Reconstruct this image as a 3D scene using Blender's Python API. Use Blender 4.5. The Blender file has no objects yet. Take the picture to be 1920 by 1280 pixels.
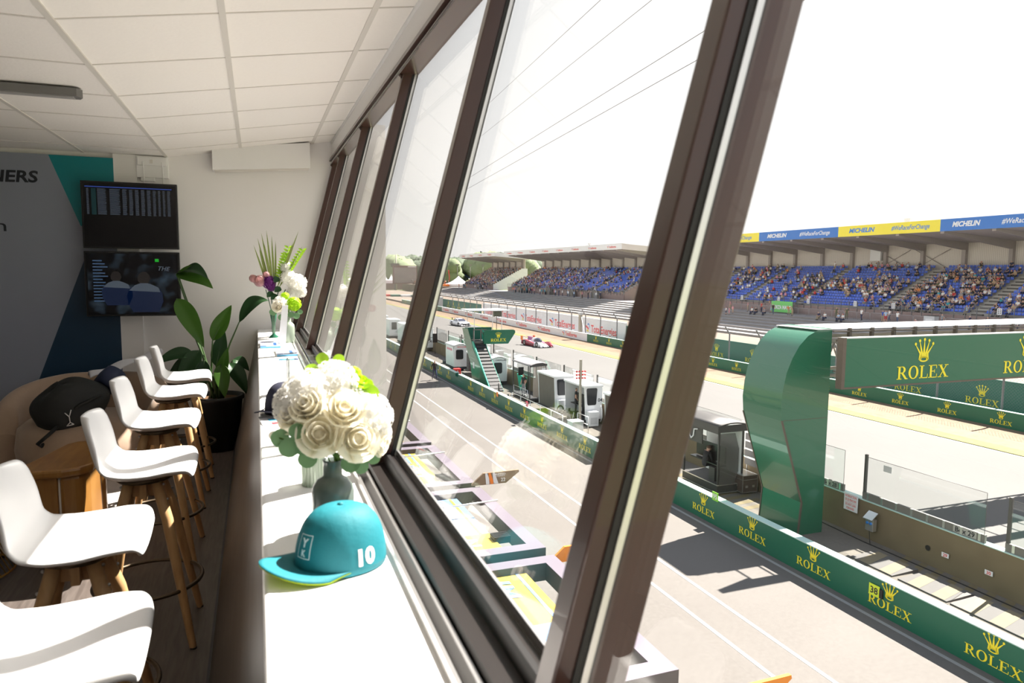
import bpy, math, random
from mathutils import Matrix, Vector, Quaternion
PI = math.pi
S = bpy.context.scene
col = S.collection
# ------------------------------------------------------------ camera
cam = bpy.data.objects.new('camera', bpy.data.cameras.new('camera'))
col.objects.link(cam)
CM = ((0.94037785, 0.02443934, -0.33925244),(-0.33991163, 0.10338979, -0.93475699),(0.01223039, 0.99434062, 0.10553268))
cam.matrix_world = Matrix((CM[0] + (0.0,), CM[1] + (0.0,), CM[2] + (1.56,), (0, 0, 0, 1)))
cam.data.sensor_width = 36; cam.data.lens = 24.75
cam.data.clip_start = .02; cam.data.clip_end = 5000
cam.data.dof.use_dof = True; cam.data.dof.focus_distance = 22; cam.data.dof.aperture_fstop = 6.5
S.camera = cam
# ------------------------------------------------------------ sky
w = bpy.data.worlds.new('sky'); S.world = w; w.use_nodes = True
nt = w.node_tree; nt.nodes.clear()
bg = nt.nodes.new('ShaderNodeBackground'); wo = nt.nodes.new('ShaderNodeOutputWorld')
tc = nt.nodes.new('ShaderNodeTexCoord'); sp = nt.nodes.new('ShaderNodeSeparateXYZ'); cr = nt.nodes.new('ShaderNodeValToRGB')
nt.links.new(tc.outputs['Generated'], sp.inputs[0]); nt.links.new(sp.outputs['Z'], cr.inputs[0])
nt.links.new(cr.outputs[0], bg.inputs[0]); nt.links.new(bg.outputs[0], wo.inputs[0])
e = cr.color_ramp.elements
e[0].position = 0.0; e[0].color = (1.0, .985, .96, 1)
e[1].position = 1.0; e[1].color = (.22, .34, .60, 1)
x = cr.color_ramp.elements.new(.50); x.color = (.96, .98, 1.0, 1)
bg.inputs[1].default_value = .70
# ------------------------------------------------------------ sun
SUN = Vector((-.785, -.235, -1)).normalized()
sun = bpy.data.objects.new('sun', bpy.data.lights.new('sun', 'SUN')); col.objects.link(sun)
sun.rotation_mode = 'QUATERNION'; sun.rotation_quaternion = (-SUN).to_track_quat('Z', 'Y')
sun.location = (60, 20, 60)
sun.data.energy = 14.0; sun.data.angle = .0093; sun.data.color = (1, .935, .86)
# ------------------------------------------------------------ exposure
S.view_settings.view_transform = 'Standard'; S.view_settings.look = 'None'
S.view_settings.gamma = 1; S.view_settings.use_curve_mapping = False
S.view_settings.exposure = .92

# ------------------------------------------------------------ materials
MATS = {}
def mat(name, c, rough=.6, metal=0, var=.06, scale=8, spec=.5, bump=0, emit=None, es=0, c2=None, alpha=1, trans=0, sss=0, coat=0, sheen=0):
    if name in MATS: return MATS[name]
    m = bpy.data.materials.new(name); m.use_nodes = True; n = m.node_tree; b = n.nodes['Principled BSDF']
    tc = n.nodes.new('ShaderNodeTexCoord'); nz = n.nodes.new('ShaderNodeTexNoise'); mx = n.nodes.new('ShaderNodeMix'); mx.data_type = 'RGBA'
    nz.inputs['Scale'].default_value = scale; nz.inputs['Detail'].default_value = 4
    n.links.new(tc.outputs['Object'], nz.inputs['Vector'])
    n.links.new(nz.outputs['Fac'], mx.inputs[0])
    if c2 is None:
        mx.inputs[6].default_value = tuple(min(1, v * (1 - var)) for v in c) + (1,)
        mx.inputs[7].default_value = tuple(min(1, v * (1 + var)) for v in c) + (1,)
    else:
        mx.inputs[6].default_value = tuple(c) + (1,); mx.inputs[7].default_value = tuple(c2) + (1,)
    n.links.new(mx.outputs[2], b.inputs['Base Color'])
    b.inputs['Roughness'].default_value = rough; b.inputs['Metallic'].default_value = metal
    b.inputs['Specular IOR Level'].default_value = spec
    if alpha < 1: b.inputs['Alpha'].default_value = alpha
    if trans: b.inputs['Transmission Weight'].default_value = trans
    if coat: b.inputs['Coat Weight'].default_value = coat
    if sheen: b.inputs['Sheen Weight'].default_value = sheen
    if emit: b.inputs['Emission Color'].default_value = tuple(emit) + (1,); b.inputs['Emission Strength'].default_value = es
    if bump:
        bp = n.nodes.new('ShaderNodeBump'); bp.inputs['Strength'].default_value = bump; bp.inputs['Distance'].default_value = .01
        n.links.new(nz.outputs['Fac'], bp.inputs['Height']); n.links.new(bp.outputs[0], b.inputs['Normal'])
    MATS[name] = m; return m
def ramped(m, ctrl, stops, const=False):
    """drive base colour of m by socket ctrl through a colour ramp"""
    n = m.node_tree; b = n.nodes['Principled BSDF']; r = n.nodes.new('ShaderNodeValToRGB')
    if const: r.color_ramp.interpolation = 'CONSTANT'
    el = r.color_ramp.elements
    while len(el) > 1: el.remove(el[-1])
    el[0].position = stops[0][0]; el[0].color = tuple(stops[0][1]) + (1,)
    for p, c in stops[1:]:
        q = el.new(p); q.color = tuple(c) + (1,)
    n.links.new(ctrl, r.inputs[0]); n.links.new(r.outputs[0], b.inputs['Base Color'])
def wood(name, c1, c2, scale=(1, 12, 12), rough=.5, noise=5):
    m = mat(name, c1, rough); n = m.node_tree
    tc = n.nodes.new('ShaderNodeTexCoord'); mp = n.nodes.new('ShaderNodeMapping'); mp.inputs['Scale'].default_value = scale
    nz = n.nodes.new('ShaderNodeTexNoise'); nz.inputs['Scale'].default_value = noise; nz.inputs['Detail'].default_value = 8; nz.inputs['Distortion'].default_value = .6
    n.links.new(tc.outputs['Object'], mp.inputs[0]); n.links.new(mp.outputs[0], nz.inputs['Vector'])
    ramped(m, nz.outputs['Fac'], [(.3, c1), (.7, c2)]); return m
def glass_mat(name, tint=(.97, .98, .97), k=1.0, rough=0):
    """thin clear pane: transparent plus a fresnel mirror, the same from either face"""
    m = bpy.data.materials.new(name); m.use_nodes = True; n = m.node_tree; n.nodes.clear()
    o = n.nodes.new('ShaderNodeOutputMaterial'); t = n.nodes.new('ShaderNodeBsdfTransparent'); g = n.nodes.new('ShaderNodeBsdfGlossy')
    mx = n.nodes.new('ShaderNodeMixShader'); f = n.nodes.new('ShaderNodeFresnel'); ge = n.nodes.new('ShaderNodeNewGeometry')
    ma = n.nodes.new('ShaderNodeMath'); ma.operation = 'MULTIPLY_ADD'; ma.inputs[1].default_value = 1 / 1.5 - 1.5; ma.inputs[2].default_value = 1.5
    n.links.new(ge.outputs['Backfacing'], ma.inputs[0]); n.links.new(ma.outputs[0], f.inputs['IOR'])
    mu = n.nodes.new('ShaderNodeMath'); mu.operation = 'MULTIPLY'; mu.inputs[1].default_value = k; mu.use_clamp = True
    n.links.new(f.outputs[0], mu.inputs[0]); n.links.new(mu.outputs[0], mx.inputs[0])
    t.inputs[0].default_value = tuple(tint) + (1,); g.inputs['Roughness'].default_value = rough
    n.links.new(t.outputs[0], mx.inputs[1]); n.links.new(g.outputs[0], mx.inputs[2]); n.links.new(mx.outputs[0], o.inputs[0])
    MATS[name] = m; return m

def thin_mat(name, c, tr=.45, c2=None, scale=10, rough=.5):
    """petals and leaves: light comes through them as well as off them"""
    m = mat(name, c, rough, c2=c2, scale=scale, spec=.3); n = m.node_tree; b = n.nodes['Principled BSDF']; o = n.nodes['Material Output']
    t = n.nodes.new('ShaderNodeBsdfTranslucent'); mx = n.nodes.new('ShaderNodeMixShader'); mx.inputs[0].default_value = tr
    n.links.new(b.inputs['Base Color'].links[0].from_socket, t.inputs[0]); n.links.new(b.outputs[0], mx.inputs[1]); n.links.new(t.outputs[0], mx.inputs[2]); n.links.new(mx.outputs[0], o.inputs[0]); return m
ORD = ['first', 'second', 'third', 'fourth', 'fifth', 'sixth', 'seventh', 'eighth', 'ninth', 'tenth', 'eleventh', 'twelfth', 'thirteenth', 'fourteenth', 'fifteenth', 'sixteenth', 'seventeenth', 'eighteenth', 'nineteenth', 'twentieth'] + ['twenty-' + w for w in ('first', 'second', 'third', 'fourth', 'fifth', 'sixth', 'seventh', 'eighth', 'ninth')] + ['thirtieth'] + ['thirty-' + w for w in ('first', 'second', 'third', 'fourth', 'fifth')]
# ------------------------------------------------------------ mesh builder
class MB:
    def __init__(s): s.v = []; s.f = []; s.m = []; s.s = []
    def add(s, vs, fs, mi=0, smooth=False, M=None):
        k = len(s.v)
        s.v += [tuple(M @ Vector(v)) if M else tuple(v) for v in vs]
        s.f += [tuple(i + k for i in f) for f in fs]; s.m += [mi] * len(fs); s.s += [smooth] * len(fs)
        return s
    def box(s, x0, x1, y0, y1, z0, z1, mi=0, M=None):
        vs = [(x, y, z) for z in (z0, z1) for y in (y0, y1) for x in (x0, x1)]
        return s.add(vs, [(0, 2, 3, 1), (4, 5, 7, 6), (0, 1, 5, 4), (2, 6, 7, 3), (0, 4, 6, 2), (1, 3, 7, 5)], mi, False, M)
    def hexa(s, b, t, mi=0, M=None):
        """8 corners: b and t are four points each, anticlockwise seen from t"""
        return s.add(list(b) + list(t), [(3, 2, 1, 0), (4, 5, 6, 7), (0, 1, 5, 4), (1, 2, 6, 5), (2, 3, 7, 6), (3, 0, 4, 7)], mi, False, M)
    def prism(s, poly, z0, z1, mi=0, M=None, smooth=False):
        n = len(poly)
        vs = [(p[0], p[1], z0) for p in poly] + [(p[0], p[1], z1) for p in poly]
        s.add(vs, [tuple(range(n - 1, -1, -1)), tuple(range(n, 2 * n))], mi, False, M)
        k = len(s.v) - 2 * n
        for i in range(n):
            j = (i + 1) % n; s.f.append((k + i, k + j, k + n + j, k + n + i)); s.m.append(mi); s.s.append(smooth)
        return s
    def tube(s, pts, r, n=8, mi=0, M=None, caps=True, closed=False, smooth=True, flat=1):
        pts = [Vector(p) for p in pts]; N = len(pts)
        rs = r if isinstance(r, (list, tuple)) else [r] * N
        vs = []; up = None
        for i, p in enumerate(pts):
            if closed: d = pts[(i + 1) % N] - pts[i - 1]
            else: d = pts[min(i + 1, N - 1)] - pts[max(i - 1, 0)]
            d.normalize()
            if up is None: up = Vector((0, 0, 1)) if abs(d.z) < .9 else Vector((1, 0, 0))
            a = d.cross(up)
            if a.length < 1e-5: a = d.cross(Vector((0, 1, 0)))
            a.normalize(); b = a.cross(d).normalized(); up = b
            for k in range(n):
                t = 2 * PI * k / n; vs.append(tuple(p + a * math.cos(t) * rs[i] + b * math.sin(t) * rs[i] * flat))
        fs = []
        for i in range(N if closed else N - 1):
            j = (i + 1) % N
            for k in range(n):
                q = (k + 1) % n; fs.append((i * n + k, i * n + q, j * n + q, j * n + k))
        if caps and not closed: fs += [tuple(range(n - 1, -1, -1)), tuple(range((N - 1) * n, N * n))]
        return s.add(vs, fs, mi, smooth, M)
    def lathe(s, prof, n=24, mi=0, c=(0, 0, 0), M=None, smooth=True):
        vs = []; fs = []
        for r, z in prof:
            for k in range(n):
                t = 2 * PI * k / n; vs.append((c[0] + r * math.cos(t), c[1] + r * math.sin(t), c[2] + z))
        for i in range(len(prof) - 1):
            for k in range(n):
                q = (k + 1) % n; fs.append((i * n + k, i * n + q, (i + 1) * n + q, (i + 1) * n + k))
        return s.add(vs, fs, mi, smooth, M)
    def ball(s, c, r, n=8, m=6, mi=0, M=None, f=None):
        rx, ry, rz = (r, r, r) if not isinstance(r, (tuple, list)) else r
        vs = []; fs = []
        for i in range(m + 1):
            ph = PI * i / m
            for k in range(n):
                t = 2 * PI * k / n; q = f(t, ph) if f else 1
                vs.append((c[0] + rx * q * math.sin(ph) * math.cos(t), c[1] + ry * q * math.sin(ph) * math.sin(t), c[2] + rz * q * math.cos(ph)))
        for i in range(m):
            for k in range(n):
                q = (k + 1) % n; fs.append((i * n + k, (i + 1) * n + k, (i + 1) * n + q, i * n + q))
        return s.add(vs, fs, mi, True, M)
    def grid(s, fn, nu, nv, mi=0, M=None, smooth=True, cu=False):
        vs = [fn(i / (nu if cu else nu - 1), j / (nv - 1)) for i in range(nu) for j in range(nv)]
        fs = []
        for i in range(nu if cu else nu - 1):
            for j in range(nv - 1):
                a = i * nv + j; b = ((i + 1) % nu) * nv + j; fs.append((a, b, b + 1, a + 1))
        return s.add(vs, fs, mi, smooth, M)
    def mesh(s, name, mats):
        me = bpy.data.meshes.new(name); me.from_pydata(s.v, [], s.f)
        for m in mats: me.materials.append(MATS[m] if isinstance(m, str) else m)
        me.polygons.foreach_set('material_index', s.m); me.polygons.foreach_set('use_smooth', s.s)
        me.update(); return me
    def build(s, name, mats, parent=None, M=None, bevel=0, solid=0, sub=0):
        if not isinstance(mats, (list, tuple)): mats = [mats]
        o = bpy.data.objects.new(name, s.mesh(name, mats)); col.objects.link(o)
        if parent: o.parent = parent
        if M is not None: o.matrix_local = M
        if solid: q = o.modifiers.new('solid', 'SOLIDIFY'); q.thickness = solid; q.offset = 0
        if bevel: q = o.modifiers.new('bevel', 'BEVEL'); q.width = bevel; q.segments = 2; q.limit_method = 'ANGLE'; q.angle_limit = .7
        if sub: q = o.modifiers.new('sub', 'SUBSURF'); q.levels = q.render_levels = sub
        return o
def tag(o, label=None, cat=None, group=None, kind=None):
    if label: o['label'] = label
    if cat: o['category'] = cat
    if group: o['group'] = group
    if kind: o['kind'] = kind
    return o
def T(x=0, y=0, z=0, rz=0, s=1): return Matrix.Translation((x, y, z)) @ Matrix.Rotation(rz, 4, 'Z') @ Matrix.Scale(s, 4)
# frame of the pit lane outside: local x = across the track, y = along it, z = up from the asphalt
YAW = 0.015450820425499587; GS = -0.00860777544827569
_V = Vector((math.cos(YAW), math.sin(YAW), 0)); _U = Vector((-math.sin(YAW), math.cos(YAW), GS)).normalized(); _W = _V.cross(_U)
MO = Matrix(((_V.x, _U.x, _W.x, 0), (_V.y, _U.y, _W.y, 0), (_V.z, _U.z, _W.z, -7.64), (0, 0, 0, 1)))
I4 = Matrix.Identity(4)
def thing(name, label, cat, M=I4, group=None):
    o = bpy.data.objects.new(name, None); col.objects.link(o); o.empty_display_size = .1
    o.matrix_world = M; return tag(o, label, cat, group)
KIDS = {}
def copy_tree(o, parent=None):
    c = o.copy(); col.objects.link(c)
    if parent: c.parent = parent
    for ch in list(o.children): copy_tree(ch, c)
    return c
def struct(name, mb, mats, M=None, parent=None, **k):
    o = mb.build(name, mats, parent, M, **k)
    if not parent: o['kind'] = 'structure'
    return o
# ------------------------------------------------------------ lettering
_TX = {}
def text2d(txt, size=1.0, shear=0, bold=0):
    key = (txt, shear, bold)
    if key not in _TX:
        cu = bpy.data.curves.new('t', 'FONT'); cu.body = txt; cu.size = 1; cu.shear = shear; cu.offset = bold; cu.resolution_u = 3
        cu.align_x = 'CENTER'
        o = bpy.data.objects.new('t', cu); col.objects.link(o)
        me = o.evaluated_get(bpy.context.evaluated_depsgraph_get()).to_mesh()
        _TX[key] = ([(v.co.x, v.co.y, 0) for v in me.vertices], [tuple(p.vertices) for p in me.polygons])
        bpy.data.objects.remove(o); bpy.data.curves.remove(cu)
    v, f = _TX[key]
    return [(x * size, y * size, 0) for x, y, z in v], f
def split_tris(v, f, n=3):
    """cut lettering into small triangles so that it can follow a curved surface"""
    T_ = [(v[p[0]], v[p[i]], v[p[i + 1]]) for p in f for i in range(1, len(p) - 1)]
    for _ in range(n):
        N = []
        for a, b, c in T_:
            ab, bc, ca = [tuple((p[k] + q[k]) / 2 for k in range(3)) for p, q in ((a, b), (b, c), (c, a))]
            N += [(a, ab, ca), (ab, b, bc), (ca, bc, c), (ab, bc, ca)]
        T_ = N
    return [p for t in T_ for p in t], [(3 * i, 3 * i + 1, 3 * i + 2) for i in range(len(T_))]
def put_text(mb, txt, M, size, mi=0, width=None, **k):
    v, f = text2d(txt, size, **k)
    if not v: return mb
    x0 = min(p[0] for p in v); x1 = max(p[0] for p in v)
    sc = (width / (x1 - x0)) if width else 1
    v = [((p[0] - (x0 + x1) / 2) * sc, p[1], 0) for p in v]
    return mb.add(v, f, mi, False, M)
def ringp(cx, cy, ro, ri, n=18, off=0, a0=0, a1=2 * PI):
    vs = []; fs = []
    full = abs(a1 - a0 - 2 * PI) < 1e-6
    N = n if full else n + 1
    for k in range(N):
        t = a0 + (a1 - a0) * k / n
        vs += [(cx + ro[0] * math.cos(t), cy + ro[1] * math.sin(t), 0), (cx + ri[0] * math.cos(t), cy + ri[1] * math.sin(t), 0)]
    for k in range(n):
        a = 2 * k; b = 2 * ((k + 1) % N); fs.append((a, b, b + 1, a + 1))
    return vs, fs
def serif_word(word):
    """roman capitals with slab-like serifs drawn as flat polygons, cap height 1"""
    V = []; F = []; x = 0
    def q(*p):
        k = len(V); V.extend([(x + a, b, 0) for a, b in p]); F.append(tuple(range(k, k + len(p))))
    def r(a, b, c, d): q((a, b), (c, b), (c, d), (a, d))
    def add(vf):
        k = len(V); V.extend([(x + a, b, 0) for a, b, _ in vf[0]]); F.extend([tuple(i + k for i in f) for f in vf[1]])
    for ch in word:
        if ch == 'R':
            r(.12, 0, .29, 1); r(0, 0, .41, .06); r(0, .94, .4, 1); r(.29, .93, .45, 1); r(.29, .46, .45, .53)
            add(ringp(.43, .73, (.30, .27), (.12, .20), 10, 0, -PI / 2, PI / 2)); q((.36, .47), (.54, .49), (.86, .06), (.95, .06), (.95, 0), (.70, 0)); x += .98
        elif ch == 'O':
            add(ringp(.43, .5, (.43, .52), (.25, .45), 20)); x += .94
        elif ch == 'L':
            r(.12, 0, .29, 1); r(0, .94, .41, 1); r(0, 0, .72, .07); q((.66, .07), (.72, .07), (.75, .33), (.71, .33)); x += .80
        elif ch == 'E':
            r(.12, 0, .29, 1); r(0, .94, .72, 1); r(0, 0, .74, .06); r(.29, .48, .55, .54); r(.5, .38, .55, .64)
            q((.66, .94), (.67, .72), (.72, .72), (.72, 1)); q((.69, .06), (.71, .3), (.76, .3), (.74, 0)); x += .83
        elif ch == 'X':
            q((.08, 1), (.28, 1), (.85, 0), (.65, 0)); q((.72, 1), (.80, 1), (.19, 0), (.11, 0))
            r(0, .94, .38, 1); r(.58, .94, .92, 1); r(0, 0, .33, .06); r(.55, 0, .95, .06); x += .95
    return [(a - (x - .06) / 2, b, 0) for a, b, _ in V], F
def crown2d():
    """five-pointed coronet, about 1.3 wide and 1.25 high, base at 0"""
    V = []; F = []
    vf = ringp(0, .13, (.30, .15), (.20, .075), 18); V += vf[0]; F += vf[1]
    for bx, tx, ty in ((-.24, -.56, .90), (-.14, -.30, 1.07), (0, 0, 1.13), (.14, .30, 1.07), (.24, .56, .90)):
        k = len(V); V += [(bx - .085, .2 - .1 * (abs(bx) > .2), 0), (bx + .085, .2 - .1 * (abs(bx) > .2), 0), (bx * .9 + .07, .42, 0), (tx + .018, ty, 0), (tx - .018, ty, 0), (bx * .9 - .07, .42, 0)]
        F.append((k, k + 1, k + 2, k + 3, k + 4, k + 5))
        k = len(V); V += [(tx + .07 * math.cos(t * PI / 5), ty + .05 + .085 * math.sin(t * PI / 5), 0) for t in range(10)]; F.append(tuple(range(k, k + 10)))
    return V, F
SERIF = serif_word('ROLEX'); CROWN = crown2d()
def logo(mb, M, h, mi=1):
    """coronet over the word; h = height of the capitals; origin at the centre of the word's base"""
    mb.add([(a * h, b * h, 0) for a, b, _ in SERIF[0]], SERIF[1], mi, False, M)
    mb.add([(a * h * 1.35, b * h * 1.45 + h * 1.3, 0) for a, b, _ in CROWN[0]], CROWN[1], mi, False, M)
def fm(ox, oy, oz, xd, yd):
    """matrix that maps 2D lettering: origin, x direction, y direction"""
    xd = Vector(xd).normalized(); yd = Vector(yd).normalized(); zd = xd.cross(yd)
    return Matrix(((xd.x, yd.x, zd.x, ox), (xd.y, yd.y, zd.y, oy), (xd.z, yd.z, zd.z, oz), (0, 0, 0, 1)))
def energy_mark(mb, M, h, mr, mb_, my):
    """red ribbon, blue hook and yellow tail beside the word"""
    mb.add([(-.9, .9, 0), (-.2, .75, 0), (.35, .45, 0), (.2, .2, 0), (-.3, .5, 0), (-.9, .62, 0)], [(0, 5, 4, 1), (1, 4, 3, 2)], mr, False, M @ Matrix.Scale(h, 4))
    v, f = ringp(.22, .72, (.36, .42), (.2, .24), 10, 0, -.6, 2.6); mb.add([(a, b, .002) for a, b, _ in v], f, mb_, False, M @ Matrix.Scale(h, 4))
    mb.add([(-.45, .1, .001), (.2, -.1, .001), (.32, .12, .001), (-.1, .3, .001)], [(0, 1, 2, 3)], my, False, M @ Matrix.Scale(h, 4))
def energy_logo(mb, M, h, mr, mb_, my):
    energy_mark(mb, M @ T(-3.1 * h, 0, 0), h * .9, mr, mb_, my)
    put_text(mb, 'TotalEnergies', M @ T(.95 * h, 0, 0), h * 1.25, mr, width=6.3 * h, bold=.02)
R90 = Matrix.Rotation(PI / 2, 4, 'X')
# ============================================================ the room
mat('white_paint', (.80, .79, .78), .7, var=.02, scale=3)
mat('wall_paint', (.79, .765, .75), .75, var=.02, scale=2, bump=.05)
mat('ceiling_tile', (.88, .845, .80), .85, var=.025, scale=60, bump=.15)
mat('ceiling_bar', (.66, .63, .58), .55, var=.02)
mat('brown_frame', (.046, .017, .012), .32, var=.12, scale=4, coat=.3)
mat('rubber', (.012, .011, .011), .5)
mat('aluminium', (.72, .71, .70), .3, metal=.9, var=.03)
mat('counter_white', (.86, .86, .855), .38, var=.01)
mat('skirting_dark', (.02, .022, .03), .5)
wood('floor_planks', (.060, .048, .042), (.105, .088, .078), (14, 1.2, 1), .5, 4)
wood('brown_panel', (.050, .040, .035), (.085, .070, .062), (1, 1, 8), .45, 3)
glass_mat('window_glass', (.985, .985, .98), .75)
mat('exterior_panel', (.35, .34, .33), .7)
m = MB()
m.box(-5, .32, -4, 7.0, -.12, 0); struct('floor', m, 'floor_planks')
m = MB(); m.box(-5.1, 1.2, 6.97, 7.12, 0, 2.9); m.box(-1.13, -.95, 6.93, 6.97, 0, 2.478)
wb = struct('wall_back', m, 'wall_paint')
m = MB(); m.box(-5.15, -5, -4.1, 7.1, 0, 2.6); struct('wall_left', m, 'wall_paint')
m = MB(); m.box(-5.1, 1.0, -4.15, -4, 0, 2.9); struct('wall_front', m, 'wall_paint')
# ceiling: flat on the left, rising towards the window on the right
XB = [-.715, -.105, .52]; ZC = lambda x: 2.48 if x < -.715 else 2.48 + (x + .715) * .163
m = MB(); m.box(-5.05, -.715, -4.05, 7.0, 2.48, 2.56)
m.hexa([(-.715, -4.05, 2.48), (.713, -4.05, ZC(.713)), (.713, 7, ZC(.713)), (-.715, 7, 2.48)], [(-.715, -4.05, 2.56), (.713, -4.05, 2.80), (.713, 7, 2.80), (-.715, 7, 2.56)])
ceil = struct('ceiling', m, 'ceiling_tile')
m = MB()
for x in [-.715 - .64 * k for k in range(1, 7)]: m.box(x - .013, x + .013, -4, 6.97, 2.475, 2.481)
for x in XB: m.hexa([(x - .013, -4, ZC(x) - .007), (x + .013, -4, ZC(x) - .006), (x + .013, 6.97, ZC(x) - .006), (x - .013, 6.97, ZC(x) - .007)], [(x - .013, -4, ZC(x) + .01), (x + .013, -4, ZC(x) + .01), (x + .013, 6.97, ZC(x) + .01), (x - .013, 6.97, ZC(x) + .01)])
for k in range(-11, 6):
    y = 3.24 + .664 * k
    m.box(-5, -.715, y - .006, y + .006, 2.4765, 2.481)
    m.hexa([(-.715, y - .005, 2.4765), (.70, y - .005, ZC(.70) - .0035), (.70, y + .005, ZC(.70) - .0035), (-.715, y + .005, 2.4765)], [(-.715, y - .005, 2.485), (.70, y - .005, ZC(.70) + .005), (.70, y + .005, ZC(.70) + .005), (-.715, y + .005, 2.485)])
m.build('ceiling_grid', 'ceiling_bar', ceil)
# white fascia between ceiling and window head, roof over it
m = MB(); m.hexa([(.700, -4, 2.55), (.80, -4, 2.55), (.80, 6.98, 2.55), (.700, 6.98, 2.55)], [(.700, -4, 2.72), (.85, -4, 2.80), (.85, 6.98, 2.80), (.700, 6.98, 2.72)])
m.box(-5.2, .95, -4.2, 7.2, 2.80, 2.95)
m.box(.28, .36, -4.1, 7.0, -7.5, .93, 1)
struct('wall_right', m, ['white_paint', 'exterior_panel'])
m = MB(); m.tube([(.700, -4, 2.70), (.700, 6.97, 2.70)], .012, 8); struct('trim_1', m, 'white_paint')
# ---- slanted window band
def wx(p, z): return .30 + .26 * (z - .96) + p
def wbox(mb, p0, p1, y0, y1, z0, z1, mi=0):
    mb.hexa([(wx(p0, z0), y0, z0), (wx(p1, z0), y0, z0), (wx(p1, z0), y1, z0), (wx(p0, z0), y1, z0)],
            [(wx(p0, z1), y0, z1), (wx(p1, z1), y0, z1), (wx(p1, z1), y1, z1), (wx(p0, z1), y1, z1)], mi)
MUL = [-3.95, -3.3, -1.95, -.6, .77, 2.02, 3.52, 4.95, 6.3, 6.9]
ZB, ZT = .96, 2.55
m = MB()   # bottom rail set, all along
wbox(m, -.055, -.012, -4, 6.97, .925, .945, 1); wbox(m, -.045, -.038, -4, 6.97, .945, .965, 2); wbox(m, -.022, -.014, -4, 6.97, .945, .972, 2)
wbox(m, -.010, .03, -4, 6.97, .925, .985, 3); wbox(m, .03, .075, -4, 6.97, .925, 1.005, 3); wbox(m, .03, .04, -4, 6.97, 1.005, 1.012, 1); wbox(m, .060, .066, -4, 6.97, 1.005, 1.02, 2)
struct('trim_2', m, ['brown_frame', 'rubber', 'aluminium', mat('frame_shaded', (.012, .009, .008), .4)])  # near-black rail colour paints in the shade on the brown frame
m = MB()   # head rails
wbox(m, -.015, .075, -4, 6.97, 2.49, 2.56, 0); wbox(m, -.035, -.015, -4, 6.97, 2.525, 2.555, 0); wbox(m, -.02, -.012, -4, 6.97, 2.505, 2.512, 2)
struct('trim_3', m, ['brown_frame', 'rubber', 'aluminium'])
for i in range(len(MUL) - 1):
    y0, y1 = MUL[i] + .04, MUL[i + 1]
    g = bpy.data.objects.new('window_%d' % (i + 1), None); col.objects.link(g); g['kind'] = 'structure'; g.matrix_world = T(0, y0, 0)
    Mi = T(0, -y0, 0)
    m = MB(); yy = MUL[i + 1]; dd = .045 if i < len(MUL) - 2 else .08
    q0 = .019 if i == 3 else 0; q1 = .066 if i == 3 else .066; wbox(m, q0, q1 - .004, yy, yy + dd, ZB, ZT)
    if i == 3: wbox(m, .066, .140, yy + .012, yy + .06, ZB, ZT)
    else: wbox(m, .062, .076, yy + .010, yy + dd, ZB, ZT)
    m.build('mullion', 'brown_frame', g, Mi, bevel=.003)
    m = MB(); k0 = q1 - .02; wbox(m, k0, k0 + .010, yy - .003, yy, ZB, ZT); wbox(m, k0 + .021, k0 + .027, yy - .002, yy + .006, ZB, ZT); m.build('gasket', 'rubber', g, Mi)
    m = MB(); wbox(m, k0 + .011, k0 + .021, yy - .006, yy + .006, ZB, ZT); m.build('sash_strip', 'aluminium', g, Mi)
    m = MB(); wbox(m, .060, .066, y0 - .01, y1 + .01, 1.0, 2.50); m.build('pane', 'window_glass', g, Mi)
    if i >= 3:
        m = MB(); wbox(m, -.006, .002, yy + .01, yy + .03, 2.47, 2.50); m.ball((wx(-.01, 2.485), yy + .02, 2.485), .009); m.build('latch', 'brown_frame', g, Mi)
# ---- white counter along the window
ct = thing('window_counter', 'long white counter running under the slanted window with a dark brown front panel', 'counter', T(0, 0, 0))
m = MB(); prof = [(.256, .913), (.256, .95)] + [(.009 - .012 * math.sin(t), .938 + .012 * math.cos(t)) for t in (0, .4, .8, 1.2, 1.57)] + [(-.003, .925), (.003, .913)]
m.prism([(x, z) for x, z in prof], 0, 10.96, 0, Matrix.Translation((0, 6.965, 0)) @ R90)
m.build('counter_top', 'counter_white', ct)
m = MB(); m.hexa([(-.195, -3.99, .07), (-.02, -3.99, .07), (-.02, 6.965, .07), (-.195, 6.965, .07)], [(-.001, -3.99, .913), (.24, -3.99, .913), (.24, 6.965, .913), (-.001, 6.965, .913)])
m.build('front_panel', 'brown_panel', ct)
m = MB(); m.box(-.205, -.02, -3.99, 6.965, 0, .068); m.build('skirting', 'skirting_dark', ct)
# skirting board of the back wall, ceiling boxes
m = MB(); m.box(-2.9, -1.14, 6.955, 6.97, .0, .27); struct('baseboard_back', m, 'white_paint')
o = thing('cable_duct_box', 'long white boxed duct high on the back wall just under the sloping ceiling', 'wall box', T(.075, 6.88, 2.4))
m = MB(); m.hexa([(-.415, -.07, -.03), (.415, -.07, .035), (.415, .085, .035), (-.415, .085, -.03)], [(-.415, -.07, .17), (.415, -.07, .262), (.415, .085, .262), (-.415, .085, .17)]); m.build('cover', 'white_paint', o, bevel=.004)
m = MB(); m.hexa([(-.40, -.068, -.036), (.405, -.068, .029), (.405, .08, .029), (-.40, .08, -.036)], [(-.40, -.068, -.03), (.405, -.068, .035), (.405, .08, .035), (-.40, .08, -.03)]); m.build('base_plate', 'ceiling_bar', o)
o = thing('socket_box', 'white double socket box with two plugs above the upper screen', 'socket', T(-.83, 6.925, 2.38))
m = MB(); m.box(-.12, .13, -.005, .045, -.09, .095); m.box(-.11, .12, -.02, -.005, .01, .085, 0); m.box(-.09, .02, -.005, .045, -.12, -.09); m.build('box', 'white_paint', o, bevel=.004)
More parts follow.
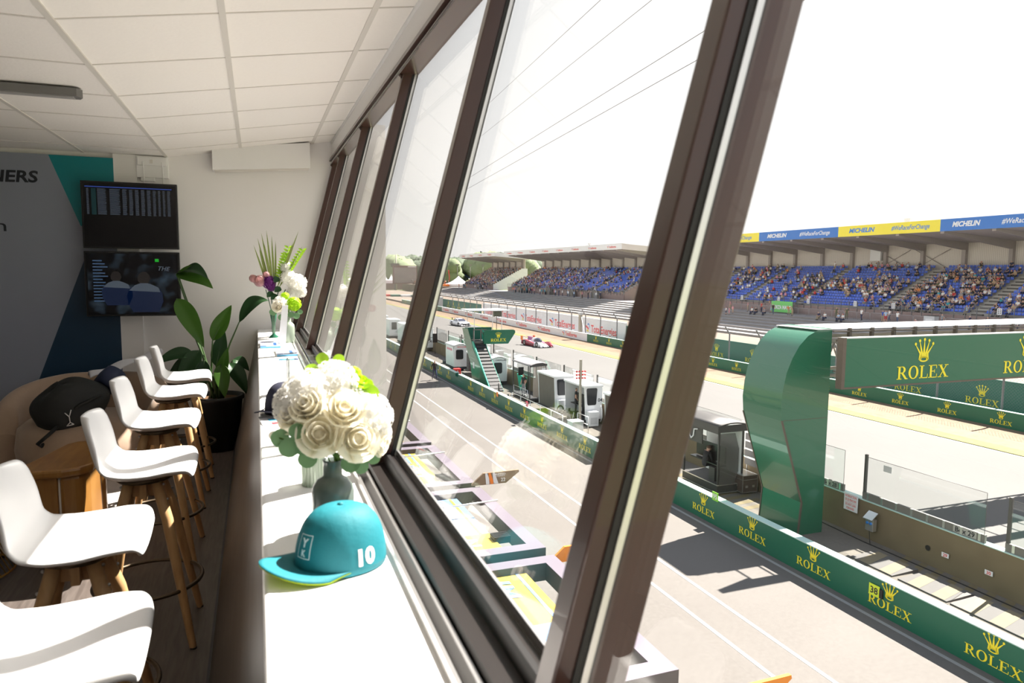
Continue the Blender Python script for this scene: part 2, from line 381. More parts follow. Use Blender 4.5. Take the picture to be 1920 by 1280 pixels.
for dx in (-.065, .085):
    m = MB(); m.lathe([(0, -.03), (.022, -.028), (.024, 0)], 14, 0, (0, 0, 0), Matrix.Translation((dx, -.02, .045)) @ R90); m.build('plug', 'white_paint', o)
    m = MB(); m.tube([(dx, -.04, .04), (dx + .004, -.042, 0), (dx + .006, -.035, -.1), (dx, -.03, -.2)], .004, 6); m.build('cable', 'white_paint', o)
m = MB(); m.box(-.012, .012, -.026, -.019, .03, .06); m.build('switch', 'ceiling_bar', o)
mat('lamp_dark', (.16, .155, .15), .5)
o = thing('linear_ceiling_lamp', 'slim dark grey linear lamp mounted across the white ceiling tiles', 'ceiling lamp', T(-1.32, 4.44, 2.44))
m = MB(); m.prism([(-.45, -.045), (.45, -.045), (.47, 0), (.45, .045), (-.45, .045), (-.47, 0)], -.012, .03); m.build('housing', 'lamp_dark', o)
m = MB(); m.box(-.43, .43, -.03, .03, -.016, -.012); m.build('diffuser', mat('lamp_diffuser', (.35, .34, .33), .4), o)
# ---- printed wall panel
mat('panel_grey', (.25, .27, .33), .5, var=.02); mat('panel_teal', (.0, .20, .23), .45, var=.02); mat('panel_navy', (.003, .028, .065), .4, var=.02); mat('ink', (.01, .012, .02), .5)
o = thing('printed_wall_panel', 'large printed grey panel with teal and navy slanted shapes on the back wall', 'poster', T(-1.9, 6.94, 0))
m = MB(); m.box(-1.0, .775, -.012, .012, .28, 2.44); m.build('board', 'panel_grey', o)
def flat(mb, pts, y, mi=0): mb.add([(x, y, z) for x, z in pts], [tuple(range(len(pts)))], mi)
m = MB(); flat(m, [(.30, 2.438), (.51, 1.86), (.774, 1.86), (.774, 2.438)], -.0125); m.build('teal_print', 'panel_teal', o)
m = MB(); flat(m, [(.54, 1.62), (.04, .285), (.13, .285), (.774, .67), (.774, 1.62)], -.0125); m.build('navy_print', 'panel_navy', o)
m = MB()
put_text(m, 'NERS', fm(.045, -.0135, 2.205, (1, 0, .02), (0, 0, 1)), .13, width=.35, bold=.03, shear=.12)
put_text(m, 'e', fm(-.115, -.0135, 1.97, (1, 0, 0), (0, 0, 1)), .2, width=.105, bold=.03)
put_text(m, 'm', fm(-.095, -.0135, 1.80, (1, 0, 0), (0, 0, 1)), .14, width=.14)
m.build('lettering', 'ink', o)
# ---- two screens
def screen_mat(name, kind):
    m = mat(name, (.004, .004, .006), .12); n = m.node_tree; b = n.nodes['Principled BSDF']
    tc = n.nodes.new('ShaderNodeTexCoord'); mp = n.nodes.new('ShaderNodeMapping')
    mp.inputs['Scale'].default_value = (26, 1, 34) if kind else (5, 1, 6)
    vo = n.nodes.new('ShaderNodeTexNoise'); vo.inputs['Scale'].default_value = 2.2 if kind else 1.4; vo.inputs['Detail'].default_value = 2
    n.links.new(tc.outputs['Object'], mp.inputs[0]); n.links.new(mp.outputs[0], vo.inputs['Vector'])
    r = n.nodes.new('ShaderNodeValToRGB'); n.links.new(vo.outputs['Fac'], r.inputs[0])
    el = r.color_ramp.elements; el[0].position = .5; el[0].color = (0, 0, 0, 1); el[1].position = .75; el[1].color = ((.10, .13, .17, 1) if kind else (.03, .05, .07, 1))
    n.links.new(r.outputs[0], b.inputs['Emission Color']); b.inputs['Emission Strength'].default_value = .35
screen_mat('race_feed', 0)
mat('tv_black', (.006, .006, .007), .3); mat('tv_screen', (.003, .003, .004), .15)
for nm, lab, z0, z1, k in (('timing', 'upper black flat screen showing timing tables above the dark lower half', 1.672, 2.225, 0), ('feed', 'lower black flat screen showing two people in blue and white beside a car', 1.10, 1.648, 1)):
    o = thing('television', lab, 'screen', T(-.985, 6.76, (z0 + z1) / 2), 'wall screens by the potted plant'); h = (z1 - z0) / 2
    m = MB(); m.box(-.362, .362, 0, .05, -h, h); m.build('casing', 'tv_black', o, bevel=.004)
    m = MB(); m.box(-.347, .347, -.003, 0, -h + .014, h - .014); m.build('screen', 'tv_screen', o)
    m = MB()
    if k == 0:
        QR = random.Random(2)
        for r_ in range(22):
            for c_, (xa, xb) in enumerate(((-.32, -.30), (-.24, -.17), (-.15, -.07), (-.055, -.02), (-.005, .025), (.04, .07), (.085, .115), (.13, .16), (.175, .20), (.215, .235), (.25, .27), (.285, .31))): zz = h - .062 - r_ * .0098; flat(m, [(xa, zz - .0045), (xb - QR.random() * (xb - xa) * .35, zz - .0045), (xb - .004, zz), (xa, zz)], -.0035)
        m.build('timing_table', mat('timing_rows_dim', (.0, .0, .0), .5, emit=(.05, .065, .09), es=.45), o)
        m = MB(); flat(m, [(-.33, h - .05), (.32, h - .05), (.32, h - .043), (-.33, h - .043)], -.0045); m.build('header_line', mat('blue_glow', (0, 0, .02), .5, emit=(.04, .10, .5), es=.25), o)
        m = MB(); flat(m, [(-.285, .0), (-.25, .0), (-.25, h - .06), (-.285, h - .06)], -.0045); m.build('teal_column', mat('teal_glow', (0, .01, .01), .5, emit=(0, .04, .05), es=.15), o)
    else:
        flat(m, [(-.34, -h + .02), (.34, -h + .02), (.34, h - .02), (-.34, h - .02)], -.0035); m.build('picture', 'race_feed', o)
        m = MB()
        for i in range(14): flat(m, [(-.30, .19 - i * .026), (-.23 + .02 * (i % 3), .19 - i * .026), (-.23 + .02 * (i % 3), .199 - i * .026), (-.30, .199 - i * .026)], -.0045)
        m.build('ranking', mat('row_glow', (0, 0, 0), .5, emit=(.06, .12, .22), es=.3), o)
        def man(cx, cz, s):
            mm = MB(); pts = [(-.10, -.2), (.12, -.2), (.16, -.1), (.155, -.02), (.12, .035), (.07, .06), (.03, .075), (-.03, .075), (-.08, .055), (-.125, .02), (-.15, -.04), (-.14, -.12)]
            flat(mm, [(cx + a * s, cz + b * s) for a, b in pts], -.005); flat(mm, [(cx + .055 * s * math.cos(t * .6), cz + s * (.12 + .065 * math.sin(t * .6))) for t in range(10)], -.005, 1)
            flat(mm, [(cx + a * s, cz + b * s) for a, b in ((-.13, .005), (.135, -.01), (.12, .035), (.07, .06), (.03, .075), (-.03, .075), (-.08, .055))], -.0055, 2); return mm
        mat('shirt_glow', (0, .005, .02), .5, emit=(.002, .007, .028), es=.4); mat('head_glow', (.0, .0, .0), .5, emit=(.008, .006, .006), es=.5); mat('white_glow', (.01, .01, .01), .5, emit=(.05, .065, .085), es=.5)
        man(.08, -.06, .9).build('pictured_person', ['shirt_glow', 'head_glow', 'white_glow'], o); man(-.13, -.03, .75).build('pictured_person', ['shirt_glow', 'head_glow', 'white_glow'], o)
        m = MB(); put_text(m, 'THE', fm(.24, -.005, .115, (1, 0, -.05), (0, 0, 1)), .05, shear=.3, bold=.02); m.build('caption', 'white_glow', o)
        m = MB(); flat(m, [(.17, .19), (.20, .19), (.20, .215), (.17, .215)], -.005); m.build('marker', mat('green_glow', (0, .02, 0), .5, emit=(0, .25, .01), es=.6), o)
    m = MB(); m.box(-.12, .12, .05, .165, -.1, .1); m.build('wall_bracket', 'tv_black', o)
# ---- bar stools
mat('shell_white', (.80, .80, .80), .35, var=.01, scale=3)
wood('oak', (.42, .24, .10), (.56, .35, .17), (6, 6, 1), .45, 4)
mat('bronze', (.12, .09, .06), .35, metal=.8); mat('bolt', (.5, .5, .5), .3, metal=1)
PR = [(.212, -.012, .160), (.206, .0, .188), (.182, .006, .204), (.12, .006, .215), (.04, -.004, .222), (-.05, -.006, .215), (-.12, .006, .200), (-.165, .045, .190), (-.190, .105, .182), (-.203, .155, .178), (-.217, .205, .165), (-.226, .232, .140), (-.230, .244, .10)]
def shell(u, v):
    a = u * (len(PR) - 1); i = min(int(a), len(PR) - 2); f = a - i; p = [PR[i][k] * (1 - f) + PR[i + 1][k] * f for k in range(3)]
    t = v * 2 - 1; x, z, hw = p
    lift = .030 * abs(t) ** 3 * min(1, .25 + u * 6)
    wk = min(1, max(0, (u - .48) / .2))
    return ((x + lift * wk * 1.5) * .9, hw * t * (1 - .0 * abs(t)), z + lift * (1 - wk) - .012 * (1 - t * t) * (1 - wk))
def make_stool():
    t = thing('bar_stool', 'x', 'bar stool', I4, 'white bar stools along the window counter')
    m = MB(); m.grid(shell, 25, 15); m.build('seat_shell', 'shell_white', t, T(0, 0, .712), solid=.013, sub=1)
    m = MB(); m.lathe([(0, -.03), (.10, -.03), (.11, -.016), (.09, -.008), (0, -.008)], 20, 0); m.build('seat_plate', 'bronze', t, T(0, 0, .702))
    for sx, sy in ((1, 1), (1, -1), (-1, 1), (-1, -1)):
        m = MB(); m.tube([(.045 * sx, .055 * sy, .690), (.09 * sx, .095 * sy, .52), (.175 * sx, .185 * sy, .01), (.176 * sx, .186 * sy, 0)], [.021, .022, .014, .013], 12)
        lg = m.build('leg', 'oak', t)
        for zz in (.60, .66):
            m = MB(); m.ball((.045 * sx + .045 * sx * (.712 - zz) / .192 + .02 * sx, .055 * sy + .04 * sy * (.712 - zz) / .192, zz), .006, 8, 4); m.build('bolt', 'bolt', lg)
        m = MB(); m.lathe([(0, 0), (.014, 0), (.014, .006), (0, .006)], 10, 0, (.177 * sx, .187 * sy, 0)); m.build('foot_pad', 'rubber', lg)
    m = MB(); m.box(-.045, .045, -.012, .012, .60, .69); m.box(-.012, .012, -.055, .055, .60, .69); m.build('cross_block', 'oak', t)
    m = MB(); m.tube([(.205 * math.cos(2 * PI * k / 40), .205 * math.sin(2 * PI * k / 40), .235) for k in range(40)], .0085, 8, closed=True); m.build('foot_ring', 'bronze', t)
    return t
st = make_stool()
SL = [(-.445, 1.68, .03, 'nearest white shell bar stool, cut off by the bottom of the picture'),
      (-.530, 2.38, .02, 'second nearest white shell bar stool beside the side table with golden wires'),
      (-.455, 3.18, .0, 'third nearest white shell bar stool in front of the wooden table'),
      (-.51, 4.08, -.04, 'fourth nearest white shell bar stool with a shadow stripe across its seat'),
      (-.525, 4.96, -.02, 'second farthest white shell bar stool by the beige armchair'),
      (-.525, 5.62, .06, 'farthest white shell bar stool right beside the potted plant')]
for i, (x, y, r, lab) in enumerate(SL):
    o = st if i == 0 else copy_tree(st)
    o.matrix_world = T(x, y, 0, r); o['label'] = lab
# ============================================================ lounge furniture
def rnd(s): return random.Random(s)
mat('beige_velvet', (.36, .255, .18), .85, var=.08, scale=20, bump=.1, sheen=.3); mat('bag_black', (.010, .011, .010), .7, var=.2, scale=30, bump=.3)
mat('sleeve_blue', (.01, .02, .06), .6); mat('towel_white', (.62, .62, .66), .9, bump=.3, scale=25); mat('emblem_silver', (.75, .75, .75), .35, metal=.6)
a = thing('armchair', 'rounded beige upholstered armchair with a low wrap-around back near the printed panel', 'armchair', T(-1.24, 6.15, 0, -.12))
def back(u, v):
    th = PI * (-.12 + 1.24 * u); R = .50; hh = .30 + .37 * math.sin(min(PI, max(0, PI * u))) ** .35; hh = min(.66, hh)
    t = 2 * PI * v; rr = .085
    ox = math.cos(t) * rr; oz = math.sin(t)
    z = .06 + (hh - .06) * (.5 + .5 * (abs(oz) ** .45) * (1 if oz > 0 else -1))
    return ((R + ox) * math.cos(th) * 1.05, (R + ox) * math.sin(th) * .95 - .05, z)
m = MB(); m.grid(back, 36, 21); 
for u in (0, 1): m.add([back(u, j / 20) for j in range(20)], [tuple(range(20)) if u else tuple(range(19, -1, -1))])
m.build('backrest', 'beige_velvet', a, sub=1)
m = MB(); m.lathe([(0, .10), (.40, .10), (.45, .14), (.46, .22), (.44, .36), (.38, .41), (.2, .425), (0, .43)], 28); m.build('seat_cushion', 'beige_velvet', a, T(0, -.08, -.03))
m = MB(); m.lathe([(0, 0), (.36, 0), (.38, .1), (0, .1)], 24); m.build('base', 'rubber', a, T(0, -.08, 0))
# black bag standing on the seat
b = thing('duffel_bag', 'soft black duffel bag with a small silver emblem lying on the beige armchair', 'bag', T(-1.27, 5.90, .385, .5))
def bag(t, ph): return 1 + .06 * math.sin(3 * t + 1) + .05 * math.sin(5 * ph + t)
m = MB(); m.ball((0, 0, .12), (.26, .20, .195), 28, 18, 0, Matrix.Rotation(-.35, 4, 'Y'), bag); m.build('body', 'bag_black', b, sub=1)
m = MB(); m.tube([(-.16, -.15, .02), (-.24, -.19, -.03), (-.30, -.16, -.09), (-.27, -.12, -.12), (-.20, -.12, -.06)], .013, 8); m.tube([(-.1, -.17, .10), (-.04, -.21, .16), (.05, -.20, .19), (.12, -.14, .20)], .011, 8); m.build('strap', 'bag_black', b)
m = MB(); zz = -.24; MM = Matrix.Rotation(-.5, 4, 'Z')
for p, q in (((-.03, .09), (0, .06)), ((.015, .11), (0, .06)), ((0, .06), (.004, .02)), ((.004, .02), (-.02, -.005)), ((.004, .02), (.03, .005)), ((-.02, -.005), (.03, .005))):
    m.tube([(p[0] * .9, zz + .01, p[1] + .02), (q[0] * .9, zz + .01, q[1] + .02)], .0035, 6, 0, MM)
m.build('emblem', 'emblem_silver', b)
m = MB(); m.tube([(.20, .03, .23), (.26, .06, .28), (.31, .08, .33)], [.085, .09, .075], 16); m.build('rolled_sleeve', 'sleeve_blue', b)
o = thing('folded_towel', 'crumpled white towel draped over the back of the beige armchair', 'towel', T(-1.02, 6.45, .70, .3))
m = MB(); m.grid(lambda u, v: (-.27 + .54 * u, -.07 + .14 * v, .035 * math.sin(3 * v) + .012 * math.sin(14 * u + 3 * v) + .16 * u - .06), 26, 10); m.build('cloth', 'towel_white', o, solid=.012, sub=1)
# wooden table with a rounded corner
wood('warm_wood', (.23, .10, .022), (.34, .17, .045), (8, 1.5, 1), .3, 3)
t = thing('wooden_table', 'low solid wooden side table with rounded corners and thick panel legs', 'table', T(-1.19, 4.47, 0))
c = [(.0, -.24), (.03, -.32), (.09, -.355), (.22, -.36), (.30, -.33), (.345, -.26), (.35, -.1), (.34, .24), (.30, .29), (.16, .30), (.11, .24)]
m = MB(); m.prism(c, .445, .49); m.build('table_top', 'warm_wood', t, bevel=.014)
m = MB(); m.prism([(.20, -.33), (.29, -.31), (.325, -.24), (.325, .05), (.26, .05), (.25, -.22), (.20, -.26)], 0, .445, 0); m.build('leg', 'warm_wood', t, bevel=.02)
m = MB(); m.box(.05, .19, -.325, -.295, .0, .445); m.build('side_panel', 'warm_wood', t, bevel=.006)
m = MB(); m.prism([(.13, .10), (.18, .10), (.18, .2), (.13, .2)], 0, .445); m.build('leg', 'warm_wood', t, bevel=.02)
m = MB(); m.prism([(.20, .16), (.32, .16), (.31, .26), (.22, .27)], 0, .445); m.build('leg', 'warm_wood', t, bevel=.02)
# round golden wire table
mat('gold_wire', (.45, .28, .07), .3, metal=.9); mat('tray_blue', (.16, .20, .25), .3)
t = thing('wire_side_table', 'round golden wire basket side table with a grey blue top at the left edge', 'side table', T(-1.43, 4.06, 0))
m = MB()
for rr, zz in ((.25, .50), (.25, .488), (.17, .20), (.245, .02)): m.tube([(rr * math.cos(2 * PI * k / 36), rr * math.sin(2 * PI * k / 36), zz) for k in range(36)], .006, 6, closed=True)
m.build('ring_frame', 'gold_wire', t)
m = MB()
for k in range(48):
    q = 2 * PI * k / 48; m.tube([(.25 * math.cos(q), .25 * math.sin(q), .495), (.17 * math.cos(q + .1), .17 * math.sin(q + .1), .20), (.245 * math.cos(q + .2), .245 * math.sin(q + .2), .02)], .0025, 5)
m.build('wire_cage', 'gold_wire', t)
m = MB(); m.lathe([(0, .485), (.238, .485), (.238, .497), (0, .497)], 32); m.build('top_plate', 'tray_blue', t)
# rug
rg = mat('rug_wool', (.62, .55, .50), .95, c2=(.42, .37, .34), scale=7, bump=.4); mat('rug_edge', (.05, .045, .04), .9)
t = thing('lounge_rug', 'flat beige mottled rug with a dark edge lying under the lounge furniture', 'rug', T(-1.95, 4.9, .002))
m = MB(); m.box(-1.3, 1.16, -.62, 1.25, 0, .008); m.build('pile', 'rug_wool', t)
m = MB(); m.box(-1.3, 1.17, -.635, -.62, 0, .009); m.box(1.16, 1.172, -.635, 1.25, 0, .009); m.build('border', 'rug_edge', t)
# ---- potted plant: pot, soil, then every leaf with its stalk
mat('pot_black', (.008, .008, .009), .55); mat('soil', (.10, .05, .02), .95, bump=.5)
thin_mat('leaf_lit', (.085, .20, .025), .35, c2=(.05, .13, .02), scale=5, rough=.35); thin_mat('leaf_dark', (.03, .085, .028), .3, c2=(.02, .055, .02), scale=5, rough=.35); mat('stalk', (.05, .10, .03), .5)  # light put into the colour: sunlit plant leaves get the brighter green
p = thing('potted_plant', 'tall green plant with big paddle leaves in a black pot by the back wall', 'potted plant', T(-.335, 6.33, 0))
m = MB(); m.lathe([(0, 0), (.15, 0), (.20, .42), (.215, .43), (.215, .46), (.195, .46), (.19, .41)], 32); m.build('pot', 'pot_black', p)
m = MB(); m.lathe([(0, .42), (.192, .425)], 24); m.build('soil', 'soil', p)
def leaf(mb, base, tip, w, droop=.1, fold=.35, mi=0, nu=12, side=(0, -1, .3), curl=0):
    b = Vector(base); t = Vector(tip); d = t - b; L = d.length; d.normalize()
    n = Vector(side) - d * d.dot(Vector(side)); n.normalize(); s = d.cross(n)
    def fn(u, v):
        k = v * 2 - 1; ww = w * math.sin(PI * min(1, u ** .8)) ** .75 * (1 - .25 * u)
        pnt = b + d * L * u + Vector((0, 0, -droop * L * (u * u - u))) * -1 * 0 + Vector((0, 0, 1)) * (droop * L * 4 * u * (1 - u)) * .5
        return tuple(pnt + s * k * ww + n * (fold * abs(k) * ww + curl * math.sin(u * 9) * k * ww))
    mb.grid(fn, nu, 7, mi)
P0 = Vector((0, 0, .43))
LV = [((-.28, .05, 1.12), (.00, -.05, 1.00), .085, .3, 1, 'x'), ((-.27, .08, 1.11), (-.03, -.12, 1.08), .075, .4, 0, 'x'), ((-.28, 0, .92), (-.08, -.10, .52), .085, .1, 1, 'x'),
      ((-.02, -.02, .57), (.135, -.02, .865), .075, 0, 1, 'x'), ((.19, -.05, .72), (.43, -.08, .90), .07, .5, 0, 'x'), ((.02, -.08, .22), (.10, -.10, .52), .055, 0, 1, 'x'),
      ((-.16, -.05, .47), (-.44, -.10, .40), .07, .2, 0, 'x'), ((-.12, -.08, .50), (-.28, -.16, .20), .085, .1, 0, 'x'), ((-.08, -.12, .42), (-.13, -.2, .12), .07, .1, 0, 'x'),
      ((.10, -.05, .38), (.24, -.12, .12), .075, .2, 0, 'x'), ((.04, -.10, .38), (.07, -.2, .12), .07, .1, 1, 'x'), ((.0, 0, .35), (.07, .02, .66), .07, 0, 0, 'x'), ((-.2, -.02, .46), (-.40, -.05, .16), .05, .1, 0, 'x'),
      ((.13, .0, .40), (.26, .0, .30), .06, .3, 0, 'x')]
R = rnd(3)
for bs, tp, ww, dr, lit, _ in LV:
    bs = Vector(bs) + Vector((0, 0, .35)); tp = Vector(tp) + Vector((0, 0, .35))
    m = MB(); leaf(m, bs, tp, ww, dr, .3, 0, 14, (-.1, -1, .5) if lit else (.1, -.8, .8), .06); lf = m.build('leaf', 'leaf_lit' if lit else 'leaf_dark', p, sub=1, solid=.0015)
    m = MB(); q = Vector((R.uniform(-.05, .05), R.uniform(-.05, .05), .43)); mid = q * .35 + bs * .65 + Vector((-.0, 0, .05)); m.tube([q, q * .7 + mid * .3 + Vector((0, 0, .04)), mid, bs, bs * .6 + tp * .4 + Vector((0, -.002, dr * .1))], [.010, .009, .007, .005, .002], 7); m.build('stalk', 'stalk', lf)
# ============================================================ things on the counter
mat('glass_grey', (.18, .22, .20), .15, var=.05, trans=.35); mat('glass_green', (.42, .50, .40), .2, trans=.4, alpha=1)
glass_mat('clear_glass', (.94, .96, .95), 2.2)
thin_mat('petal_white', (.93, .92, .88)); thin_mat('petal_cream', (.93, .89, .76)); thin_mat('petal_lime', (.45, .68, .02)); thin_mat('petal_purple', (.30, .06, .34), c2=(.12, .01, .16)); thin_mat('petal_pink', (.65, .45, .62), c2=(.78, .42, .30))
thin_mat('leaf_euca', (.18, .30, .14), .35, c2=(.10, .22, .12), scale=12); thin_mat('leaf_fresh', (.34, .55, .03), .5, c2=(.25, .45, .03)); mat('stem_green', (.10, .20, .03), .6); mat('blade_green', (.10, .17, .03), .5, c2=(.30, .34, .08), scale=12); mat('glass_water', (.10, .20, .10), .2)
def petal(mb, c, d, R_, w, mi, open_=.5, M=None):
    pass
def rose(mb, c, r, axis, mi=0, rings=((.30, 3, 1.0), (.50, 4, .92), (.72, 5, .75), (.95, 6, .50)), seed=0):
    """layered cups of petals opening along axis"""
    q = Vector((0, 0, 1)).rotation_difference(Vector(axis).normalized()).to_matrix().to_4x4(); M = Matrix.Translation(c) @ q
    R = rnd(seed)
    mb.ball((0, 0, -.1 * r), (.45 * r, .45 * r, .5 * r), 10, 6, mi, M)
    for rad, n, hz in rings:
        a0 = R.uniform(0, 6)
        for k in range(n):
            a = a0 + 2 * PI * k / n; wd = 1.35 * PI / n
            def fn(u, v, a=a, wd=wd, rad=rad, hz=hz):
                ph = (v * 2 - 1) * wd; z = -.75 + (hz + .75) * u
                rr = rad * (.45 + .55 * math.sin(min(1, u * 1.05) * PI * .5)) + .14 * rad * max(0, u - .75) * 6 * rad
                z -= .22 * (abs(v * 2 - 1) ** 2.5) * u + .25 * max(0, u - .8) * rad
                return (rr * r * math.cos(a + ph), rr * r * math.sin(a + ph), z * r * .8)
            mb.grid(fn, 6, 6, mi, M)
def cluster(mb, c, r, n, mi=0, fl=.17, seed=0, npt=4):
    """ball of small four-petalled florets"""
    R = rnd(seed); c = Vector(c)
    mb.ball(c, r * .86, 14, 9, mi)
    for i in range(n):
        z = 1 - 2 * (i + .5) / n; a = i * 2.39996 + R.uniform(-.2, .2); s = math.sqrt(1 - z * z)
        d = Vector((s * math.cos(a), s * math.sin(a), z)); q = Vector((0, 0, 1)).rotation_difference(d).to_matrix().to_4x4()
        M = Matrix.Translation(c + d * r * R.uniform(.88, 1.03)) @ q @ Matrix.Rotation(R.uniform(0, 6), 4, 'Z')
        f = fl * r * R.uniform(.8, 1.25)
        for k in range(npt):
            t = 2 * PI * k / npt; ca, sa = math.cos(t), math.sin(t)
            mb.add([(0, 0, 0), (f * (ca - .55 * sa) * .6, f * (sa + .55 * ca) * .6, f * .30), (f * ca * 1.15, f * sa * 1.15, f * .15), (f * (ca + .55 * sa) * .6, f * (sa - .55 * ca) * .6, f * .30)], [(0, 3, 2, 1)], mi, True, M)
def disc_leaf(mb, c, r, nrm, mi=0, cup=.15):
    q = Vector((0, 0, 1)).rotation_difference(Vector(nrm).normalized()).to_matrix().to_4x4(); M = Matrix.Translation(c) @ q
    vs = [(0, 0, -cup * r)] + [(r * math.cos(2 * PI * k / 14) * (1 + .05 * math.cos(4 * PI * k / 14)), r * math.sin(2 * PI * k / 14), 0) for k in range(14)]
    mb.add(vs, [(0, 1 + k, 1 + (k + 1) % 14) for k in range(14)], mi, True, M)
# big bottle vase with the white bouquet
VX, VY, VZ = .152, 1.60, .95
v = thing('bottle_vase', 'grey green glass bottle vase holding the big white bouquet behind the teal cap', 'vase', T(VX, VY, VZ))
m = MB(); m.lathe([(0, 0), (.043, 0), (.047, .006), (.047, .098), (.044, .112), (.034, .126), (.024, .132), (.021, .137), (.021, .168), (.0225, .172), (.019, .172), (.018, .14), (.030, .124), (.043, .10), (.043, .01), (0, .008)], 36); m.build('bottle', 'glass_grey', v)
bq = thing('white_flower_bouquet', 'large round bouquet of white roses and hydrangeas with round eucalyptus leaves', 'flowers', T(VX + .001, VY - .02, 1.222, 0, .91))
BF = [('h', (-.055, .01, .055), .062, 1), ('h', (.005, .03, .075), .058, 2), ('h', (.085, -.01, .0), .055, 3), ('r', (-.035, -.055, -.03), .050, (-.2, -1, .5)), ('r', (.045, -.06, -.045), .050, (.2, -1, .35)), ('h', (.095, .0, -.045), .045, 4),
      ('r', (.02, -.045, .025), .046, (.1, -.9, .7)), ('r', (-.085, -.01, .015), .046, (-.9, -.6, .4)), ('r', (.105, -.02, -.06), .036, (.8, -.6, -.1)), ('h', (-.09, .02, .03), .048, 5), ('h', (.05, .03, .035), .050, 6), ('r', (-.06, -.04, .04), .040, (-.5, -.8, .6))]
for i, (k, c, r, a) in enumerate(BF):
    m = MB()
    if k == 'r': rose(m, c, r, a, 0, seed=i); m.build('rose', 'petal_cream', bq)
    else: cluster(m, c, r, 110, 0, .26, a); m.build('hydrangea', 'petal_white', bq)
m = MB(); rose(m, (.065, .03, .075), .034, (.3, -.3, 1), 0, ((.35, 5, .8), (.6, 7, .7), (.9, 9, .5))); m.build('lime_chrysanthemum', 'petal_lime', bq)
m = MB(); cluster(m, (.050, .035, .095), .022, 60, 0, .4, 9); m.build('lime_chrysanthemum', 'petal_lime', bq)
for c, r, nn, mt in (((.085, -.005, .055), .026, (-.1, -1, .3), 'leaf_fresh'), ((.060, .0, .072), .015, (.3, -1, .4), 'leaf_fresh'), ((-.02, .04, .14), .016, (.2, -1, .2), 'leaf_fresh'), ((.02, .05, .135), .015, (-.3, -1, .3), 'leaf_fresh'), ((-.045, .03, .115), .018, (0, -1, .8), 'leaf_fresh'),
                     ((-.088, -.055, -.015), .019, (-.2, -1, .2), 'leaf_euca'), ((-.125, -.03, -.035), .022, (.3, -1, .1), 'leaf_euca'), ((-.105, -.045, -.055), .024, (-.1, -1, .2), 'leaf_euca'), ((-.075, -.05, -.055), .020, (.4, -1, 0), 'leaf_euca'), ((-.065, -.05, -.085), .022, (0, -.9, .5), 'leaf_euca'),
                     ((.035, -.045, -.105), .023, (-.2, -1, .4), 'leaf_euca'), ((.060, -.04, -.115), .020, (.3, -1, .3), 'leaf_euca'), ((.09, -.03, -.10), .018, (.1, -.8, .7), 'leaf_euca'), ((-.14, -.02, -.03), .011, (0, -1, .1), 'petal_cream')):
    m = MB(); disc_leaf(m, c, r, nn); m.build('leaf', mt, bq)
m = MB()
for k in range(9):
    a = k * .7; m.tube([(.01 + .010 * math.cos(a), .02 + .010 * math.sin(a), -.15), (.01 + .006 * math.cos(a + 2), .02 + .006 * math.sin(a + 2), -.11), (.06 * math.cos(a), .04 * math.sin(a), -.03)], .0028, 6)
m.tube([(-.14, -.02, -.03), (-.09, -.04, -.05), (-.02, 0, -.09), (.008, .02, -.14)], .002, 6); m.build('stems', 'stem_green', bq)
# ribbed jar, clear cylinder vase
v = thing('ribbed_jar', 'small ribbed pale green glass jar standing left behind the bottle vase', 'jar', T(.136, 1.98, .95))
m = MB(); m.grid(lambda u, w: (lambda r: (r * math.cos(2 * PI * u), r * math.sin(2 * PI * u), .085 * w))((.030 + .0015 * math.cos(40 * PI * u)) * (1 - .0 * w)), 80, 5, cu=True); m.lathe([(0, .002), (.03, .002)], 20); m.build('glass', 'glass_green', v)
m = MB()
for k in range(8): m.tube([(.018 * math.cos(k), .018 * math.sin(k), .004), (.014 * math.cos(k + 1), .014 * math.sin(k + 1), .075)], .003, 5)
m.build('green_stems', 'stem_green', v)
v = thing('cylinder_vase', 'wide clear glass cylinder vase standing behind the white bouquet', 'vase', T(.163, 2.42, .95))
m = MB(); m.lathe([(0, 0), (.075, 0), (.077, .004), (.077, .296), (.0765, .30), (.0725, .30), (.072, .296), (.072, .012), (0, .012)], 48); m.build('glass', 'clear_glass', v)
# teal cap
mat('cap_teal', (.0, .155, .19), .7, var=.05, scale=90, bump=.1); mat('cap_lime', (.42, .58, .0), .7); mat('cap_print', (.62, .80, .84), .6); mat('cap_white', (.9, .9, .9), .6)
c = thing('baseball_cap', 'teal baseball cap with a white number 10 on its side lying on the counter', 'cap', T(.150, 1.425, .953, .0, .95))
RX, RY, H = .082, .098, .128
CR = Matrix.Rotation(math.radians(-38), 4, 'Z')      # local -y is where the peak points, turned to the left
def crown(u, v, k=1.0):
    a = 2 * PI * u; t = v * PI / 2; sq = math.cos(t) ** .62
    x = RX * sq * math.cos(a) * k; y = RY * sq * math.sin(a) * k; z = H * math.sin(t) ** .92 * k
    seam = .0015 * max(0, math.cos(6 * a)) ** 20
    dent = 1 - .035 * math.exp(-((a - 5.4) / .5) ** 2 - ((v - .5) / .25) ** 2)
    return ((x) * dent * (1 - seam * 8), y * dent * (1 - seam * 8), z)
CROT = Matrix.Rotation(math.radians(-74), 4, 'Z')
m = MB(); m.grid(lambda u, w: crown(u, w), 72, 20, M=CROT, cu=True); m.build('crown', 'cap_teal', c, solid=.0015)
def brim(u, v, dz=0):
    a = PI * (1 + u); k = v
    bx = RX * .98 * math.cos(a); by = RY * .98 * math.sin(a)
    ex = .088 * math.cos(a); ey = -.060 + .112 * math.sin(a)
    x = bx + (ex - bx) * k; y = by + (ey - by) * k
    return (x, y, .006 + .010 * k * math.sin(PI * u) + .006 - .020 * (x / .085) ** 2 * k + .012 * k + dz)
